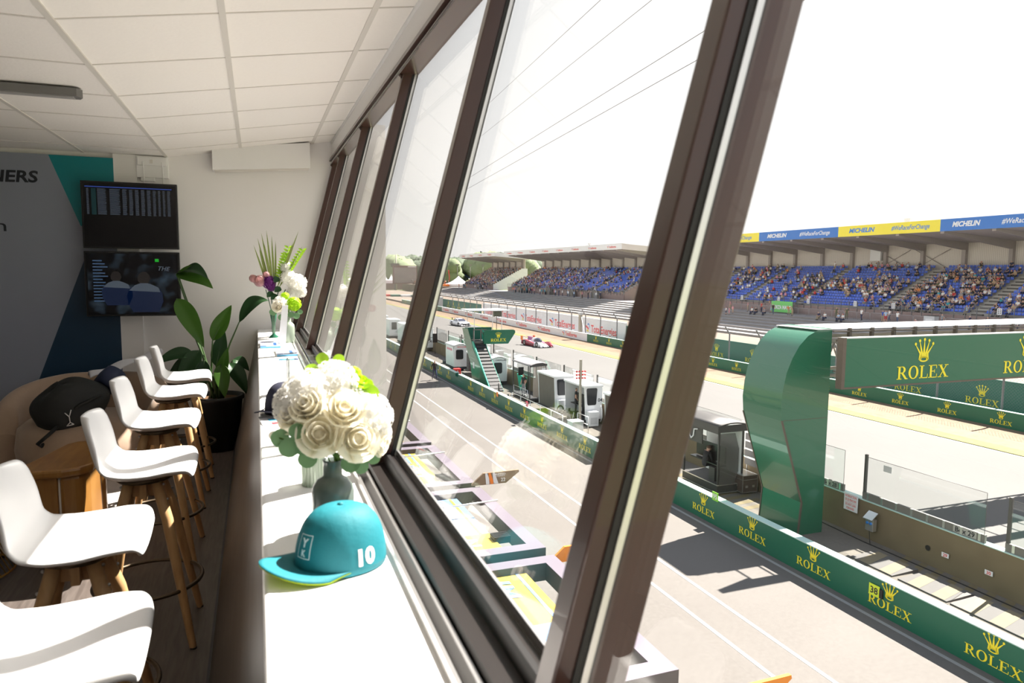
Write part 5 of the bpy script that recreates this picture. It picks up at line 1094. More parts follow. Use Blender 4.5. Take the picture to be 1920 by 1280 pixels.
m = MB(); m.box(.55, .62, .3, 2.3, 1.2, 1.9); m.box(.25, .6, .25, 2.35, 1.1, 1.15); m.build('monitor_desk', 'tv_black', o)
m = MB(); m.box(.2, .5, .5, .9, .42, 1.0); m.build('stool', 'cabin_dark', o)
person('person in black and red overalls sitting in the black timing stand', 'sit_lean', 'black', 'black', 'hair_brown', MO @ T(18.6, 25.0, .95, 1.5), sleeves=True)
fc = thing('flight_case', 'large brown flight case with metal edges standing behind the black timing stand', 'flight case', MO @ T(19.30, 23.35, .012))
m = MB(); m.box(0, .75, 0, 1.5, .08, .80); m.build('case', mat('case_brown', (.085, .06, .05), .5), fc)
m = MB()
for a in (0, .75):
    for z in (.08, .62, .80): m.box(a - .012, a + .012, -.012, 1.512, z - .012, z + .012)
for b_ in (0, 1.5):
    for z in (.08, .62, .80): m.box(-.012, .762, b_ - .012, b_ + .012, z - .012, z + .012)
    for a in (0, .75): m.box(a - .012, a + .012, b_ - .012, b_ + .012, .08, .80)
m.build('metal_edges', 'aluminium', fc)
m = MB(); m.box(.0, .75, 0, 1.5, .80, .806); m.build('lid', 'aluminium', fc)
for a in (.2, .55): m = MB(); m.box(a - .06, a + .06, -.018, -.002, .28, .38); m.build('handle', 'aluminium', fc)
for b_ in (.4, 1.1): m = MB(); m.box(-.018, -.002, b_ - .06, b_ + .06, .28, .38); m.build('handle', 'aluminium', fc)
o = thing('signal_board_rack', 'rack of dark signal boards with pale rails leaning behind the flight case', 'signal board', MO @ T(20.14, 23.45, .88))
m = MB(); m.tube([(.0, -.25, -.86), (0, -.25, 1.5)], .025, 6); m.tube([(.0, .7, -.86), (0, .7, 1.5)], .025, 6); m.build('legs', 'aluminium', o)
for k in range(4): m = MB(); m.box(-.07, -.03, -.38, .78, .18 + .36 * k, .48 + .36 * k); q = m.build('board', 'cabin_dark', o); m = MB(); m.box(-.09, -.02, -.39, .79, .48 + .36 * k, .51 + .36 * k); m.build('rail', 'aluminium', q)
# ---- mast with red lamps, railings
o = thing('lamp_mast', 'tall slim mast with three rows of red lamps in front of the white cabins', 'mast', MO @ T(18.5, 37.1, .012))
m = MB(); m.box(-.06, .06, -.06, .06, 0, 4.1); m.build('pole', mat('mast_grey', (.36, .33, .27), .6), o)
for z in (3.0, 3.2, 3.4):
    m = MB(); m.box(-.32, .32, -.04, .0, z - .015, z + .015); q = m.build('crossbar', 'sponsor_red', o)
    for a in (-.28, -.1, .1, .28): m = MB(); m.ball((a, -.05, z), .055, 8, 6); m.build('lamp', 'sponsor_red', q)
for lab, v, u0, u1 in (('low silver railing on the deck in front of the two white cabins', 17.1, 36.5, 44.8), ('short silver railing with a white plate beside the cooling unit', 18.3, 35.6, 37.0)):
    o = thing('deck_railing', lab, 'railing', MO @ T(v, u0, .012)); L = u1 - u0
    m = MB(); m.tube([(0, 0, .95), (0, L, .95)], .025, 6); m.build('top_rail', 'aluminium', o)
    m = MB(); m.tube([(0, 0, .5), (0, L, .5)], .02, 6); m.build('middle_rail', 'aluminium', o)
    for k in range(max(2, int(L / 1.6) + 1)): m = MB(); m.tube([(0, k * L / max(1, int(L / 1.6)), 0), (0, k * L / max(1, int(L / 1.6)), .95)], .025, 6); m.build('post', 'aluminium', o)
o = thing('deck_box', 'plain grey metal box standing behind the pit wall at the foot of the mast', 'box', MO @ T(17.6, 35.9, .012)); m = MB(); m.box(-.3, .4, -.3, .4, 0, .7); m.build('box', 'grille_grey', o, bevel=.02); m = MB(); m.box(-.32, .42, -.32, .42, .7, .74); m.build('lid', 'cabin_white', o)
# ---- green stair tower with flag-shaped sign
o = thing('stair_tower', 'green stair tower with an arrow shaped word mark sign and a thin white canopy', 'stair tower', MO @ T(17.6, 50.6, 0))
m = MB(); m.prism([(0, 0), (4.6, 0), (5.2, 1.6), (6.6, 3.0), (7.6, 4.4), (6.0, 4.45), (5.0, 3.5), (4.6, 3.0)], -.06, .0, 0, Matrix(((0, 0, 1, 0), (1, 0, 0, 0), (0, 1, 0, 0), (0, 0, 0, 1)))); m.build('side_panel', 'gantry_green', o)
m = MB(); m.prism([(0, 0), (.5, 0), (5.2, 3.3), (5.6, 4.45), (5.0, 4.45), (4.6, 3.4)], -.03, .0, 0, Matrix(((0, 0, 1, 1.05), (1, 0, 0, 0), (0, 1, 0, 0), (0, 0, 0, 1)))); m.build('side_panel', mat('teal_edge', (.02, .36, .25), .4), o)
m = MB(); m.prism([(-.1, 0), (.1, 0), (4.75, 3.2), (4.85, 3.5), (4.6, 3.5)], -.05, .02, 0, Matrix(((0, 0, 1, 0), (1, 0, 0, 0), (0, 1, 0, 0), (0, 0, 0, 1)))); m.build('handrail_panel', 'teal_edge', o)
for k in range(14): m = MB(); m.box(.05, 1.0, .15 + .33 * k, .45 + .33 * k, .20 + .235 * k, .24 + .235 * k); m.build('step', 'cabin_dark', o)
m = MB(); m.hexa([(.05, -.0, 0), (1.0, -.0, 0), (1.0, 4.6, 3.15), (.05, 4.6, 3.15)], [(.05, -.0, .1), (1.0, -.0, .1), (1.0, 4.6, 3.3), (.05, 4.6, 3.3)]); m.build('stringer', 'deck_black', o)
m = MB(); m.box(0, 2.6, 4.7, 7.3, 3.30, 3.42); m.build('platform', 'steel_dark', o)
m = MB(); 
for a in (.0, .62, 1.1): m.box(a, a + .07, 4.6, 4.67, 3.4, 4.5)
m.box(0, 1.1, 4.6, 4.67, 4.42, 4.5); m.box(0, 1.2, 4.6, 4.67, 3.36, 3.44); m.hexa([(.65, 4.6, 4.4), (.72, 4.6, 4.4), (.72, 4.66, 4.4), (.65, 4.66, 4.4)], [(1.15, 4.6, 3.5), (1.22, 4.6, 3.5), (1.22, 4.66, 3.5), (1.15, 4.66, 3.5)]); m.build('truss_frame', 'steel_grey', o)
m = MB(); m.box(.05, 2.5, 7.2, 7.25, 3.42, 4.45); m.build('rear_panel', 'board_green', o)
m = MB(); m.prism([(.86, 3.26), (3.0, 3.26), (3.62, 4.16), (3.62, 4.34), (3.45, 4.43), (1.02, 4.43), (.84, 4.28)], -4.55, -4.40, 0, R90); q = m.build('arrow_sign', 'sponsor_green', o)
m = MB(); logo(m, fm(2.12, 4.395, 3.46, (1, 0, 0), (0, 0, 1)) @ X12, .25, 0); m.build('lettering', 'sponsor_yellow', q)
for a, b_ in ((.2, 5), (2.7, 5.2), (.2, 7), (2.5, 7)): m = MB(); m.tube([(a, b_, 3.4), (a, b_, 6.0)], .03, 5); m.build('canopy_post', 'cabin_white', o)
m = MB(); m.box(-.3, 3.2, 4.6, 7.3, 6.0, 6.07); m.build('canopy', 'cabin_white', o)
m = MB(); m.box(1.95, 2.6, 5.0, 5.3, 5.5, 5.95); m.build('monitor', 'fin_dark', o)
m = MB(); m.tube([(2.2, 5.1, 4.4), (2.2, 5.1, 5.5)], .03, 5); m.build('monitor_pole', 'steel_grey', o)
m = MB(); m.box(-.075, -.06, 4.1, 4.5, 1.3, 1.8); m.build('notice', 'cabin_white', o)
for v, u in ((20.55, 62), (20.55, 63.2), (20.55, 64.4), (20.55, 65.6), (20.55, 66.8), (20.55, 68)):
    pass
fr = thing('slatted_gate', 'grey barred gate panel on the concrete wall above the small white cabin', 'gate', MO @ T(20.5, 61.8, 1.31))
for k in range(8): m = MB(); m.box(0, .06, k * 1.0, k * 1.0 + .35, 0, 1.3); m.build('bar', 'steel_grey', fr)
m = MB(); m.box(0, .07, 0, 7.4, 1.25, 1.35); m.build('top_rail', 'steel_grey', fr)
# ============================================================ racing cars
mat('car_white', (.72, .73, .76), .3, coat=.5, var=.02); mat('car_purple', (.30, .10, .32), .35, coat=.5); mat('car_maroon', (.25, .03, .05), .35); mat('car_orange', (.45, .09, .05), .35); mat('tyre', (.02, .02, .02), .8); mat('rim', (.35, .35, .37), .3, metal=.7); mat('car_glass', (.05, .055, .08), .08)
def wheel(o, x, y, r, w_):
    m = MB(); q = Matrix.Translation((x, y, r)) @ Matrix.Rotation(PI / 2, 4, 'Y')
    m.lathe([(r * .6, -w_ / 2), (r * .97, -w_ / 2), (r, -w_ / 2 + .03), (r, w_ / 2 - .03), (r * .97, w_ / 2), (r * .6, w_ / 2)], 20, 0, (0, 0, 0), q); t = m.build('wheel', 'tyre', o)
    for s in (-1, 1): m = MB(); m.lathe([(0, s * w_ * .38), (r * .6, s * w_ * .45)], 10, 0, (0, 0, 0), q); m.build('rim', 'rim', t)
def loft(mb, secs, mi=0):
    """secs: list of (y, [(x, z)...]) closed rings"""
    n = len(secs[0][1]); vs = [(x, y, z) for y, r in secs for x, z in r]; fs = []
    for i in range(len(secs) - 1):
        for k in range(n): q = (k + 1) % n; fs.append((i * n + k, i * n + q, (i + 1) * n + q, (i + 1) * n + k))
    fs += [tuple(range(n)), tuple(range(len(vs) - 1, len(vs) - n - 1, -1))]
    mb.add(vs, fs, mi, True)
def ring(w_, z0, z1, tw=.7):
    return [(-w_, z0), (-w_, z0 + (z1 - z0) * .5), (-w_ * tw, z1 - .04), (-w_ * tw * .5, z1), (w_ * tw * .5, z1), (w_ * tw, z1 - .04), (w_, z0 + (z1 - z0) * .5), (w_, z0)]
p = thing('prototype_race_car', 'purple and white low prototype race car with a tall tail fin on the track', 'race car', MO @ T(34.6, 79.2, 0, .12))
m = MB(); loft(m, [(-.2, ring(.35, .12, .22)), (.3, ring(.5, .10, .38)), (1.0, ring(.55, .08, .52)), (1.8, ring(.6, .08, .62)), (3.6, ring(.7, .08, .66)), (4.6, ring(.6, .12, .55))]); m.build('body', 'car_white', p)
m = MB(); m.box(-.95, .95, -.35, .05, .06, .11); m.build('front_splitter', 'ink', p)
for s in (-1, 1):
    m = MB(); loft(m, [(-.25, [(s * .72 + a * .16, .1 + b_ * .12) for a, b_ in ((-1, 0), (-1, 1), (-.5, 1.5), (.5, 1.5), (1, 1), (1, 0))]), (.3, [(s * .75 + a * .22, .08 + b_ * .38) for a, b_ in ((-1, 0), (-1, 1), (-.5, 1.4), (.5, 1.4), (1, 1), (1, 0))]), (.85, [(s * .75 + a * .22, .08 + b_ * .42) for a, b_ in ((-1, 0), (-1, 1), (-.5, 1.4), (.5, 1.4), (1, 1), (1, 0))]), (1.4, [(s * .74 + a * .18, .08 + b_ * .30) for a, b_ in ((-1, 0), (-1, 1), (-.5, 1.4), (.5, 1.4), (1, 1), (1, 0))])]); m.build('front_fender', 'car_white' if s < 0 else 'car_maroon', p)
    m = MB(); loft(m, [(1.4, [(s * .78 + a * .18, .08 + b_ * .25) for a, b_ in ((-1, 0), (-1, 1), (-.5, 1.4), (.5, 1.4), (1, 1), (1, 0))]), (2.8, [(s * .76 + a * .22, .08 + b_ * .40) for a, b_ in ((-1, 0), (-1, 1), (-.5, 1.4), (.5, 1.4), (1, 1), (1, 0))]), (3.7, [(s * .74 + a * .24, .08 + b_ * .48) for a, b_ in ((-1, 0), (-1, 1), (-.5, 1.4), (.5, 1.4), (1, 1), (1, 0))]), (4.6, [(s * .74 + a * .22, .15 + b_ * .35) for a, b_ in ((-1, 0), (-1, 1), (-.5, 1.4), (.5, 1.4), (1, 1), (1, 0))])]); m.build('side_pod', 'car_maroon' if s < 0 else 'car_purple', p)
    wheel(p, s * .84, .65, .34, .32); wheel(p, s * .84, 3.75, .35, .34)
m = MB(); m.ball((0, 2.0, .62), (.42, .85, .46), 16, 10); m.build('canopy', 'car_glass', p)
m = MB(); m.ball((0, 2.55, .66), (.36, .9, .42), 14, 8); m.build('roof', 'car_white', p)
m = MB(); m.prism([(2.5, .9), (3.4, 1.02), (4.6, 1.05), (4.6, .55), (3.0, .6)], -.015, .015, 0, Matrix(((0, 0, 1, 0), (1, 0, 0, 0), (0, 1, 0, 0), (0, 0, 0, 1)))); m.build('tail_fin', 'car_purple', p)
m = MB(); m.box(-.9, .9, 4.45, 4.75, 1.0, 1.03); m.build('rear_wing', 'car_purple', p)
for s in (-.9, .9): m = MB(); m.box(s - .015, s + .015, 4.3, 4.85, .6, 1.15); m.build('wing_endplate', 'tag_orange', p)
m = MB(); m.hexa([(.05, -.15, .2), (.17, -.15, .2), (.17, .3, .40), (.05, .3, .40)], [(.05, -.15, .23), (.17, -.15, .23), (.25, 1.2, .60), (.1, 1.2, .60)]); m.build('nose_stripe', 'sponsor_red', p)
p = thing('gt_race_car', 'white closed race car farther back on the track behind the stair tower canopy', 'race car', MO @ T(34.9, 114, 0, .12))
m = MB(); loft(m, [(0, ring(.85, .15, .50, .9)), (.3, ring(.97, .12, .68, .9)), (1.6, ring(.98, .12, .82, .85)), (3.6, ring(1.0, .12, .92, .85)), (4.7, ring(.92, .2, .85, .85))]); m.build('body', 'car_white', p)
m = MB(); loft(m, [(1.3, ring(.78, .8, .82)), (2.1, ring(.74, .8, 1.22)), (3.0, ring(.74, .8, 1.27)), (4.1, ring(.7, .8, .92))]); m.build('cabin_roof', 'car_white', p)
m = MB(); m.hexa([(-.66, 1.28, .84), (.66, 1.28, .84), (.66, 1.32, .84), (-.66, 1.32, .84)], [(-.52, 2.0, 1.20), (.52, 2.0, 1.20), (.52, 2.05, 1.21), (-.52, 2.05, 1.21)]); m.build('windscreen', 'car_glass', p)
for s in (-1, 1):
    m = MB(); m.hexa([(s * .77, 1.6, .86), (s * .79, 1.6, .86), (s * .79, 3.6, .90), (s * .77, 3.6, .90)], [(s * .62, 2.1, 1.17), (s * .64, 2.1, 1.17), (s * .64, 3.0, 1.18), (s * .62, 3.0, 1.18)]); m.build('side_window', 'car_glass', p)
    wheel(p, s * .86, .85, .35, .3); wheel(p, s * .86, 3.7, .35, .3)
    m = MB(); m.box(s * .62 - .16, s * .62 + .16, -.02, .1, .42, .55); m.build('headlight', 'car_glass', p)
m = MB(); m.box(-.55, .55, -.03, .05, .18, .38); m.build('grille', 'ink', p); m = MB(); m.box(-.95, .95, -.25, .1, .08, .13); m.build('front_splitter', 'ink', p)
m = MB(); m.box(-.85, .85, 4.5, 4.8, 1.25, 1.28); m.build('rear_wing', 'ink', p)
for s in (-.5, .5): m = MB(); m.box(s - .02, s + .02, 4.45, 4.7, .8, 1.26); m.build('wing_strut', 'ink', p)
# ============================================================ terraces and grandstands
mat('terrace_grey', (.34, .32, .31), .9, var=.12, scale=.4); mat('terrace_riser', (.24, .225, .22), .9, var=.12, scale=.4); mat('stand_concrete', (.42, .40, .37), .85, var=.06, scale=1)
mat('stand_cladding', (.62, .56, .52), .7, var=.05, scale=.5); mat('stand_column', (.34, .30, .29), .7); mat('stand_soffit', (.42, .38, .36), .8); mat('seat_blue', (.045, .13, .62), .45, var=.08); mat('fascia_blue', (.03, .16, .52), .5); mat('fascia_yellow', (.80, .68, .05), .5); mat('brown_board', (.24, .17, .16), .7, var=.1, scale=.5)
te = thing('terrace', 'wide grey concrete terrace steps between the track boards and the grandstands', 'steps', MO)
ST = 8
for k in range(ST):
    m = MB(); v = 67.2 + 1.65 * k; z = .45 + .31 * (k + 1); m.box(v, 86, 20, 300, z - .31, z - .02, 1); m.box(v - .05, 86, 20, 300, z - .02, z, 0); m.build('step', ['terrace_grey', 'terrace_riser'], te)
PZ = .45 + .31 * ST
PV0 = 67.2 + 1.65 * (ST - 1)
def cross_mat():
    m = mat('ribbed_cladding', (.62, .56, .52), .7); n = m.node_tree; tc = n.nodes.new('ShaderNodeTexCoord'); w = n.nodes.new('ShaderNodeTexWave'); w.bands_direction = 'Y'; w.inputs['Scale'].default_value = 1.2
    n.links.new(tc.outputs['Object'], w.inputs['Vector']); ramped(m, w.outputs['Fac'], [(.3, (.55, .50, .46)), (.7, (.68, .63, .59))])
cross_mat()
NR = 15
def rowp(i): return 84.2 + .76 * i, 4.42 + .405 * i
def stand(nm_lab, u0, u1, letters, roof_u0=None, roof_u1=None, rib=True, left_wall=False, right_wall=False, z_off=0, col_step=6.6):
    s = thing('grandstand', nm_lab, 'grandstand', MO @ T(0, 0, z_off)); a, b_ = roof_u0 or u0, roof_u1 or u1
    m = MB()
    for i in range(NR):
        v, h = rowp(i); m.box(v - .4, 97, u0, u1, h - .405 if i else PZ, h)
    m.build('seating_tiers', 'stand_concrete', s)
    m = MB(); m.box(83.5, 83.8, u0, u1, PZ, 4.4); m.build('front_wall', 'brown_board', s)
    m = MB()
    n_ = int((u1 - u0) / 1.5)
    for z in (4.75, 5.1, 5.45): m.box(83.44, 83.48, u0, u1, z, z + .04)
    for k in range(n_ + 1): m.box(83.42, 83.5, u0 + 1.5 * k, u0 + 1.5 * k + .07, 4.0, 5.5)
    m.build('front_railing', 'galvanised', s)
    m = MB(); m.box(96, 96.3, u0, u1, 9.5, 14.0); m.build('back_wall', 'ribbed_cladding' if rib else 'stand_cladding', s)
    k = u0 + 2
    while k < u1:
        m = MB(); m.box(95.5, 96, k, k + .55, 10.0, 13.4); m.build('column', 'stand_column', s)
        m = MB(); m.hexa([(82.6, k, 14.6), (96, k, 12.9), (96, k + .5, 12.9), (82.6, k + .5, 14.6)], [(82.6, k, 15.0), (96, k, 14.0), (96, k + .5, 14.0), (82.6, k + .5, 15.0)]); m.build('roof_beam', 'stand_column', s)
        k += col_step
    m = MB(); m.hexa([(82.4, a, 14.95), (97, a, 13.9), (97, b_, 13.9), (82.4, b_, 14.95)], [(82.4, a, 16.2), (97, a, 14.9), (97, b_, 14.9), (82.4, b_, 16.2)]); m.build('roof', 'stand_soffit', s)
    x = 0
    u = b_ if not letters == 'energy' else b_
    if letters == 'blocks':
        # alternating blue and yellow bands read from left (far) to right (near)
        blk = [(130.9, 110.4, 'fascia_yellow', 'sponsor_blue'), (110.4, 96.4, 'fascia_blue', 'sponsor_white'), (96.4, 84.3, 'fascia_blue', 'sponsor_white')]
        edges = [(131.2, 118.5, 1, 'T'), (118.5, 104.0, 0, 'M'), (104.0, 97.0, 1, 'T')]
        seq = [(131.2, 118.0, 1, '#WeRaceForChange'), (118.0, 109.5, 1, 'MICHELIN'), (109.5, 98.4, 1, '#WeRaceForChange'), (98.4, 90.6, 0, 'MICHELIN'), (90.6, 81.2, 0, '#WeRaceForChange'), (81.2, 73.5, 1, 'MICHELIN'), (73.5, 64.8, 1, '#WeRaceForChange'), (64.8, 58.6, 0, 'MICHELIN'), (58.6, 49.5, 0, '#WeRaceForChange'), (49.5, 43, 1, 'MICHELIN'), (43, 34, 1, '#WeRaceForChange')]
        for (p, q, y, tx) in seq:
            m = MB(); m.box(82.36, 82.40, q, p, 14.85, 16.35); f = m.build('fascia_panel', 'fascia_yellow' if y else 'fascia_blue', s)
            m = MB(); L = p - q; put_text(m, tx, fm(82.35, (p + q) / 2 - (L * .05 if tx[0] == 'M' else 0), 15.35, (0, -1, 0), (0, 0, 1)), .85, 0, width=L * (.58 if tx[0] == 'M' else .66), bold=.04 if tx[0] == 'M' else .015, shear=.25)
            m.build('lettering', 'sponsor_blue' if y else 'sponsor_white', f)
    else:
        m = MB(); m.box(82.36, 82.40, a, b_, 14.85, 16.15); f = m.build('fascia_panel', 'sponsor_white', s); m = MB(); n_ = max(1, int((b_ - a) / 9.5)); st_ = (b_ - a) / n_
        for k in range(n_): energy_logo(m, fm(82.34, a + st_ * (k + .5), 15.25, (0, -1, 0), (0, 0, 1)), .55 if st_ > 6 else .4, 0, 1, 2)
        m.build('lettering', ['sponsor_red', 'sponsor_blue', 'sponsor_gold'], f)
        m = MB(); m.hexa([(82.38, a - .06, 14.85), (97, a - .06, 13.9), (97, a, 13.9), (82.38, a, 14.85)], [(82.38, a - .06, 16.15), (97, a - .06, 15.2), (97, a, 15.2), (82.38, a, 16.15)]); f = m.build('side_fascia', 'stand_cladding' if right_wall == 2 else 'sponsor_white', s)
    if right_wall:
        m = MB(); 
        for i in range(NR): v, h = rowp(i); m.box(v - .4, v + .36 if i < NR - 1 else 97, u0 - .25, u0, PZ, h + .55)
        m.build('side_wall', 'cover_white' if right_wall == 1 else 'brown_board', s)
        m = MB(); m.tube([(83.6, u0 - .1, 5.6), (95.4, u0 - .1, 11.9)], .05, 5); m.build('side_handrail', 'galvanised', s)
    return s
sA = stand('right-hand grandstand with blue seats under the blue and yellow lettered roof edge', 36, 130.5, 'blocks', 35, 131.2)
sB = stand('middle grandstand with blue seats under a white roof edge with small red word marks', 146, 224, 'energy', 145.3, 225, False, right_wall=2)
sC = stand('farthest, left grandstand packed with people beside a stepped white side wall', 240, 277, 'energy', 235, 278, False, right_wall=1)
AIS = [47.5, 60.6, 74.0, 90.5, 104.3, 117.8]
for u in AIS:
    m = MB()
    for i in range(NR - 1):
        v, h = rowp(i); m.box(v + .02, v + .36, -.7, .7, h, h + .2)
    o = m.build('aisle_steps', 'plate_pale', None, MO @ T(0, u, 0)); tag(o, 'pale concrete stair aisle between blue seats of the right-hand stand, %s from the right' % ORD[AIS.index(u)], 'stairs', 'stair aisles of the right-hand stand')
m = MB(); m.box(82.8, 83.2, -1.0, 1.0, 11.6, 13.4); 
tag(m.build('speaker_box', 'sponsor_white', None, MO @ T(12.4, 86.0, .0)), 'white box hanging on the back wall of the right-hand stand', 'box')
for u, lb in ((87.3, 'small floodlight on the roof edge of the right-hand stand'), (165, 'small floodlight on the roof of the middle stand')):
    o = thing('roof_floodlight', lb, 'floodlight', MO @ T(84, 70.9 if u < 100 else u, 16.0)); m = MB(); m.tube([(0, 0, 0), (0, 0, .5)], .06, 6); m.build('bracket', 'steel_grey', o); m = MB(); m.box(-.2, .2, -.45, .45, .5, .95); m.build('lamp_head', 'grille_grey', o)
# cross bracing and people standing at the back are separate
for u in (79.5, 72.9):
    o = thing('wall_bracing', 'thin crossed steel bracing on the back wall of the right-hand stand', 'bracing', MO @ T(95.8, u, 10.2), 'crossed braces of the right-hand stand')
    for a, b_ in (((0, .6, 0), (0, 6.4, 3)), ((0, .6, 3), (0, 6.4, 0))): m = MB(); m.tube([a, b_], .05, 5); m.build('brace', 'stand_column', o)
# ---- seats
def seat_mb(m, x=0, y=0, z=0):
    m.hexa([(x - .20, y - .21, z + .36), (x + .20, y - .21, z + .36), (x + .20, y + .21, z + .36), (x - .20, y + .21, z + .36)], [(x - .22, y - .22, z + .41), (x + .20, y - .22, z + .41), (x + .20, y + .22, z + .41), (x - .22, y + .22, z + .41)])
    m.hexa([(x + .16, y - .22, z + .38), (x + .21, y - .22, z + .38), (x + .21, y + .22, z + .38), (x + .16, y + .22, z + .38)], [(x + .22, y - .20, z + .72), (x + .26, y - .20, z + .72), (x + .26, y + .20, z + .72), (x + .22, y + .20, z + .72)])
    return m
seats = []
for i in range(NR):
    v, h = rowp(i); u = 40.0
    while u < 130:
        if min(abs(u - a) for a in AIS) > .85: seats.append((v - .02, u, h, i))
        u += .52
# the seats that show largest in the photo: nearest ones inside the frame
def dist(p): return math.hypot(p[0], p[1])
inview = [s for s in seats if s[1] > 54.5 + (s[0] - 84) * .62]
inview.sort(key=dist); near = set(inview[:300])
sd = seat_mb(MB()).mesh('blue_seat', ['seat_blue'])
for s in inview[:300]:
    o = bpy.data.objects.new('stadium_seat', sd); col.objects.link(o); o.matrix_world = MO @ T(s[0], s[1], s[2])
    bk = sum(1 for a in AIS if s[1] > a)
    kk = sum(1 for q in seats if q[3] == s[3] and q[1] > s[1] and sum(1 for a in AIS if q[1] > a) == bk)
    tag(o, '%s blue seat from the left, %s row up, %s block from right, right-hand stand' % (ORD[min(34, kk)], ORD[s[3]], ORD[max(0, bk - 1)]), 'seat', 'blue seats of the right-hand stand')
m = MB()
for s in seats:
    if s not in near: seat_mb(m, s[0], s[1], s[2])
for (a, b_) in ((147, 223), (241, 276)):
    for i in range(NR):
        v, h = rowp(i); u = a
        while u < b_:
            if (u - a) % 15 > 1.3:
                m.box(v - .22, v + .20, u, u + .9, h + .36, h + .42); m.box(v + .18, v + .25, u, u + .9, h + .36, h + .74)
            u += 1.0
tag(m.build('seat_rows', 'seat_blue', None, MO), 'rows upon rows of blue plastic seats farther along the grandstands', 'seats', None, 'stuff')
# ---- crowd
R = rnd(21)
SH = ['white'] * 9 + ['black'] * 12 + ['grey'] * 6 + ['navy'] * 5 + ['red'] * 2 + ['tan'] * 4 + ['pale_blue'] * 3 + ['pink', 'teal', 'orange', 'olive', 'olive', 'blue']
LG = ['black', 'navy', 'khaki', 'grey']
HR = ['hair_brown', 'black', 'white', 'hair_grey', 'red']
PO = ['sit', 'sit_lean', 'sit_phone']
WORD = {'pale_blue': 'pale blue', 'hair_brown': 'brown hair', 'black': 'a black cap', 'white': 'a white cap', 'hair_grey': 'grey hair', 'red': 'a red cap'}
POW = {'sit': 'upright', 'sit_lean': 'leaning forward', 'sit_phone': 'hands at the face'}
cl = [(R.uniform(54, 130), R.uniform(0, 14), R.uniform(2, 5), R.uniform(1, 2.5)) for _ in range(34)] + [(66, 4, 5, 3), (72, 6, 4, 3), (64, 8, 3, 3), (79, 5, 4, 2), (82, 6, 5, 3), (96, 6, 4, 3)]
occ = []
for s in inview:
    p = .10 + sum(.75 * math.exp(-((s[1] - c[0]) / c[2]) ** 2 - ((s[3] - c[1]) / c[3]) ** 2) for c in cl)
    if s[3] >= NR - 2: p += .12
    if R.random() < min(.62, p * .42): occ.append(s)
occ.sort(key=dist)
def crowd_person(s, grp, where):
    sh, lg, hr, po = R.choice(SH), R.choice(LG), R.choice(HR), R.choice(PO)
    lb = 'spectator in %s top, %s trousers, %s, %s, %s row up' % (WORD.get(sh, sh) if sh == 'pale_blue' else sh, lg, WORD[hr], POW[po], ORD[s[3]])
    bk = sum(1 for a in AIS if s[1] > a)
    if len(lb.replace('-', ' ').split()) > 16: lb = lb.replace(' trousers', '')
    lb += ', %s block' % ORD[max(0, bk - 1)] if len(lb.replace('-', ' ').split()) <= 14 else ''
    return person(lb, po, sh, lg, hr, MO @ T(s[0], s[1], s[2] + .41, -PI / 2 + R.uniform(-.3, .3)), grp)
NP = 262
for s in occ[:NP]: crowd_person(s, 'seated spectators of the right-hand stand', 'right-hand')
# the rest: low-polygon figures in one object
CM_ = ['skin'] + ['cloth_' + k for k in ('white', 'black', 'grey', 'navy', 'red', 'tan', 'pale_blue', 'pink', 'teal', 'orange', 'hair_brown')]
def tiny(m, x, y, z, R):
    a = R.choice((1, 1, 1, 2, 2, 2, 2, 3, 3, 4, 4, 6, 6, 7, 5, 8, 10)); b_ = R.choice((2, 3, 4, 6)); c_ = R.choice((11, 2, 1, 11, 0)); ln = R.uniform(-.12, .05)
    m.hexa([(x - .10, y - .15, z), (x + .10, y - .15, z), (x + .10, y + .15, z), (x - .10, y + .15, z)], [(x - .09 + ln, y - .20, z + .52), (x + .09 + ln, y - .20, z + .52), (x + .09 + ln, y + .20, z + .52), (x - .09 + ln, y + .20, z + .52)], a)
    m.ball((x + ln - .03, y, z + .66), (.10, .09, .12), 6, 4, 0); m.ball((x + ln - .0, y, z + .71), (.10, .095, .10), 6, 4, c_)
    m.box(x - .50, x + .05, y - .17, y + .17, z - .02, z + .13, b_); m.box(x - .52, x - .40, y - .16, y + .16, z - .40, z, b_ if R.random() < .5 else 0)
m = MB()
for s in occ[NP:]: tiny(m, s[0], s[1], s[2] + .41, R)
tag(m.build('spectators', CM_, None, MO), 'farther seated spectators scattered on the blue seats of the right-hand grandstand', 'crowd', None, 'stuff')
for lab, (a, b_), den in (('dense crowd of seated spectators filling the middle grandstand', (147, 223), lambda u, i: .28 + .5 * max(0, (u - 175) / 50)), ('packed crowd of seated spectators filling the farthest grandstand', (241, 276), lambda u, i: .92)):
    m = MB()
    for i in range(NR):
        v, h = rowp(i); u = a
        while u < b_:
            if R.random() < den(u, i) * (.7 + .5 * math.sin(u * .7 + i * .8)): tiny(m, v, u, h + .41, R)
            u += .55
    tag(m.build('spectators', CM_, None, MO), lab, 'crowd', None, 'stuff')
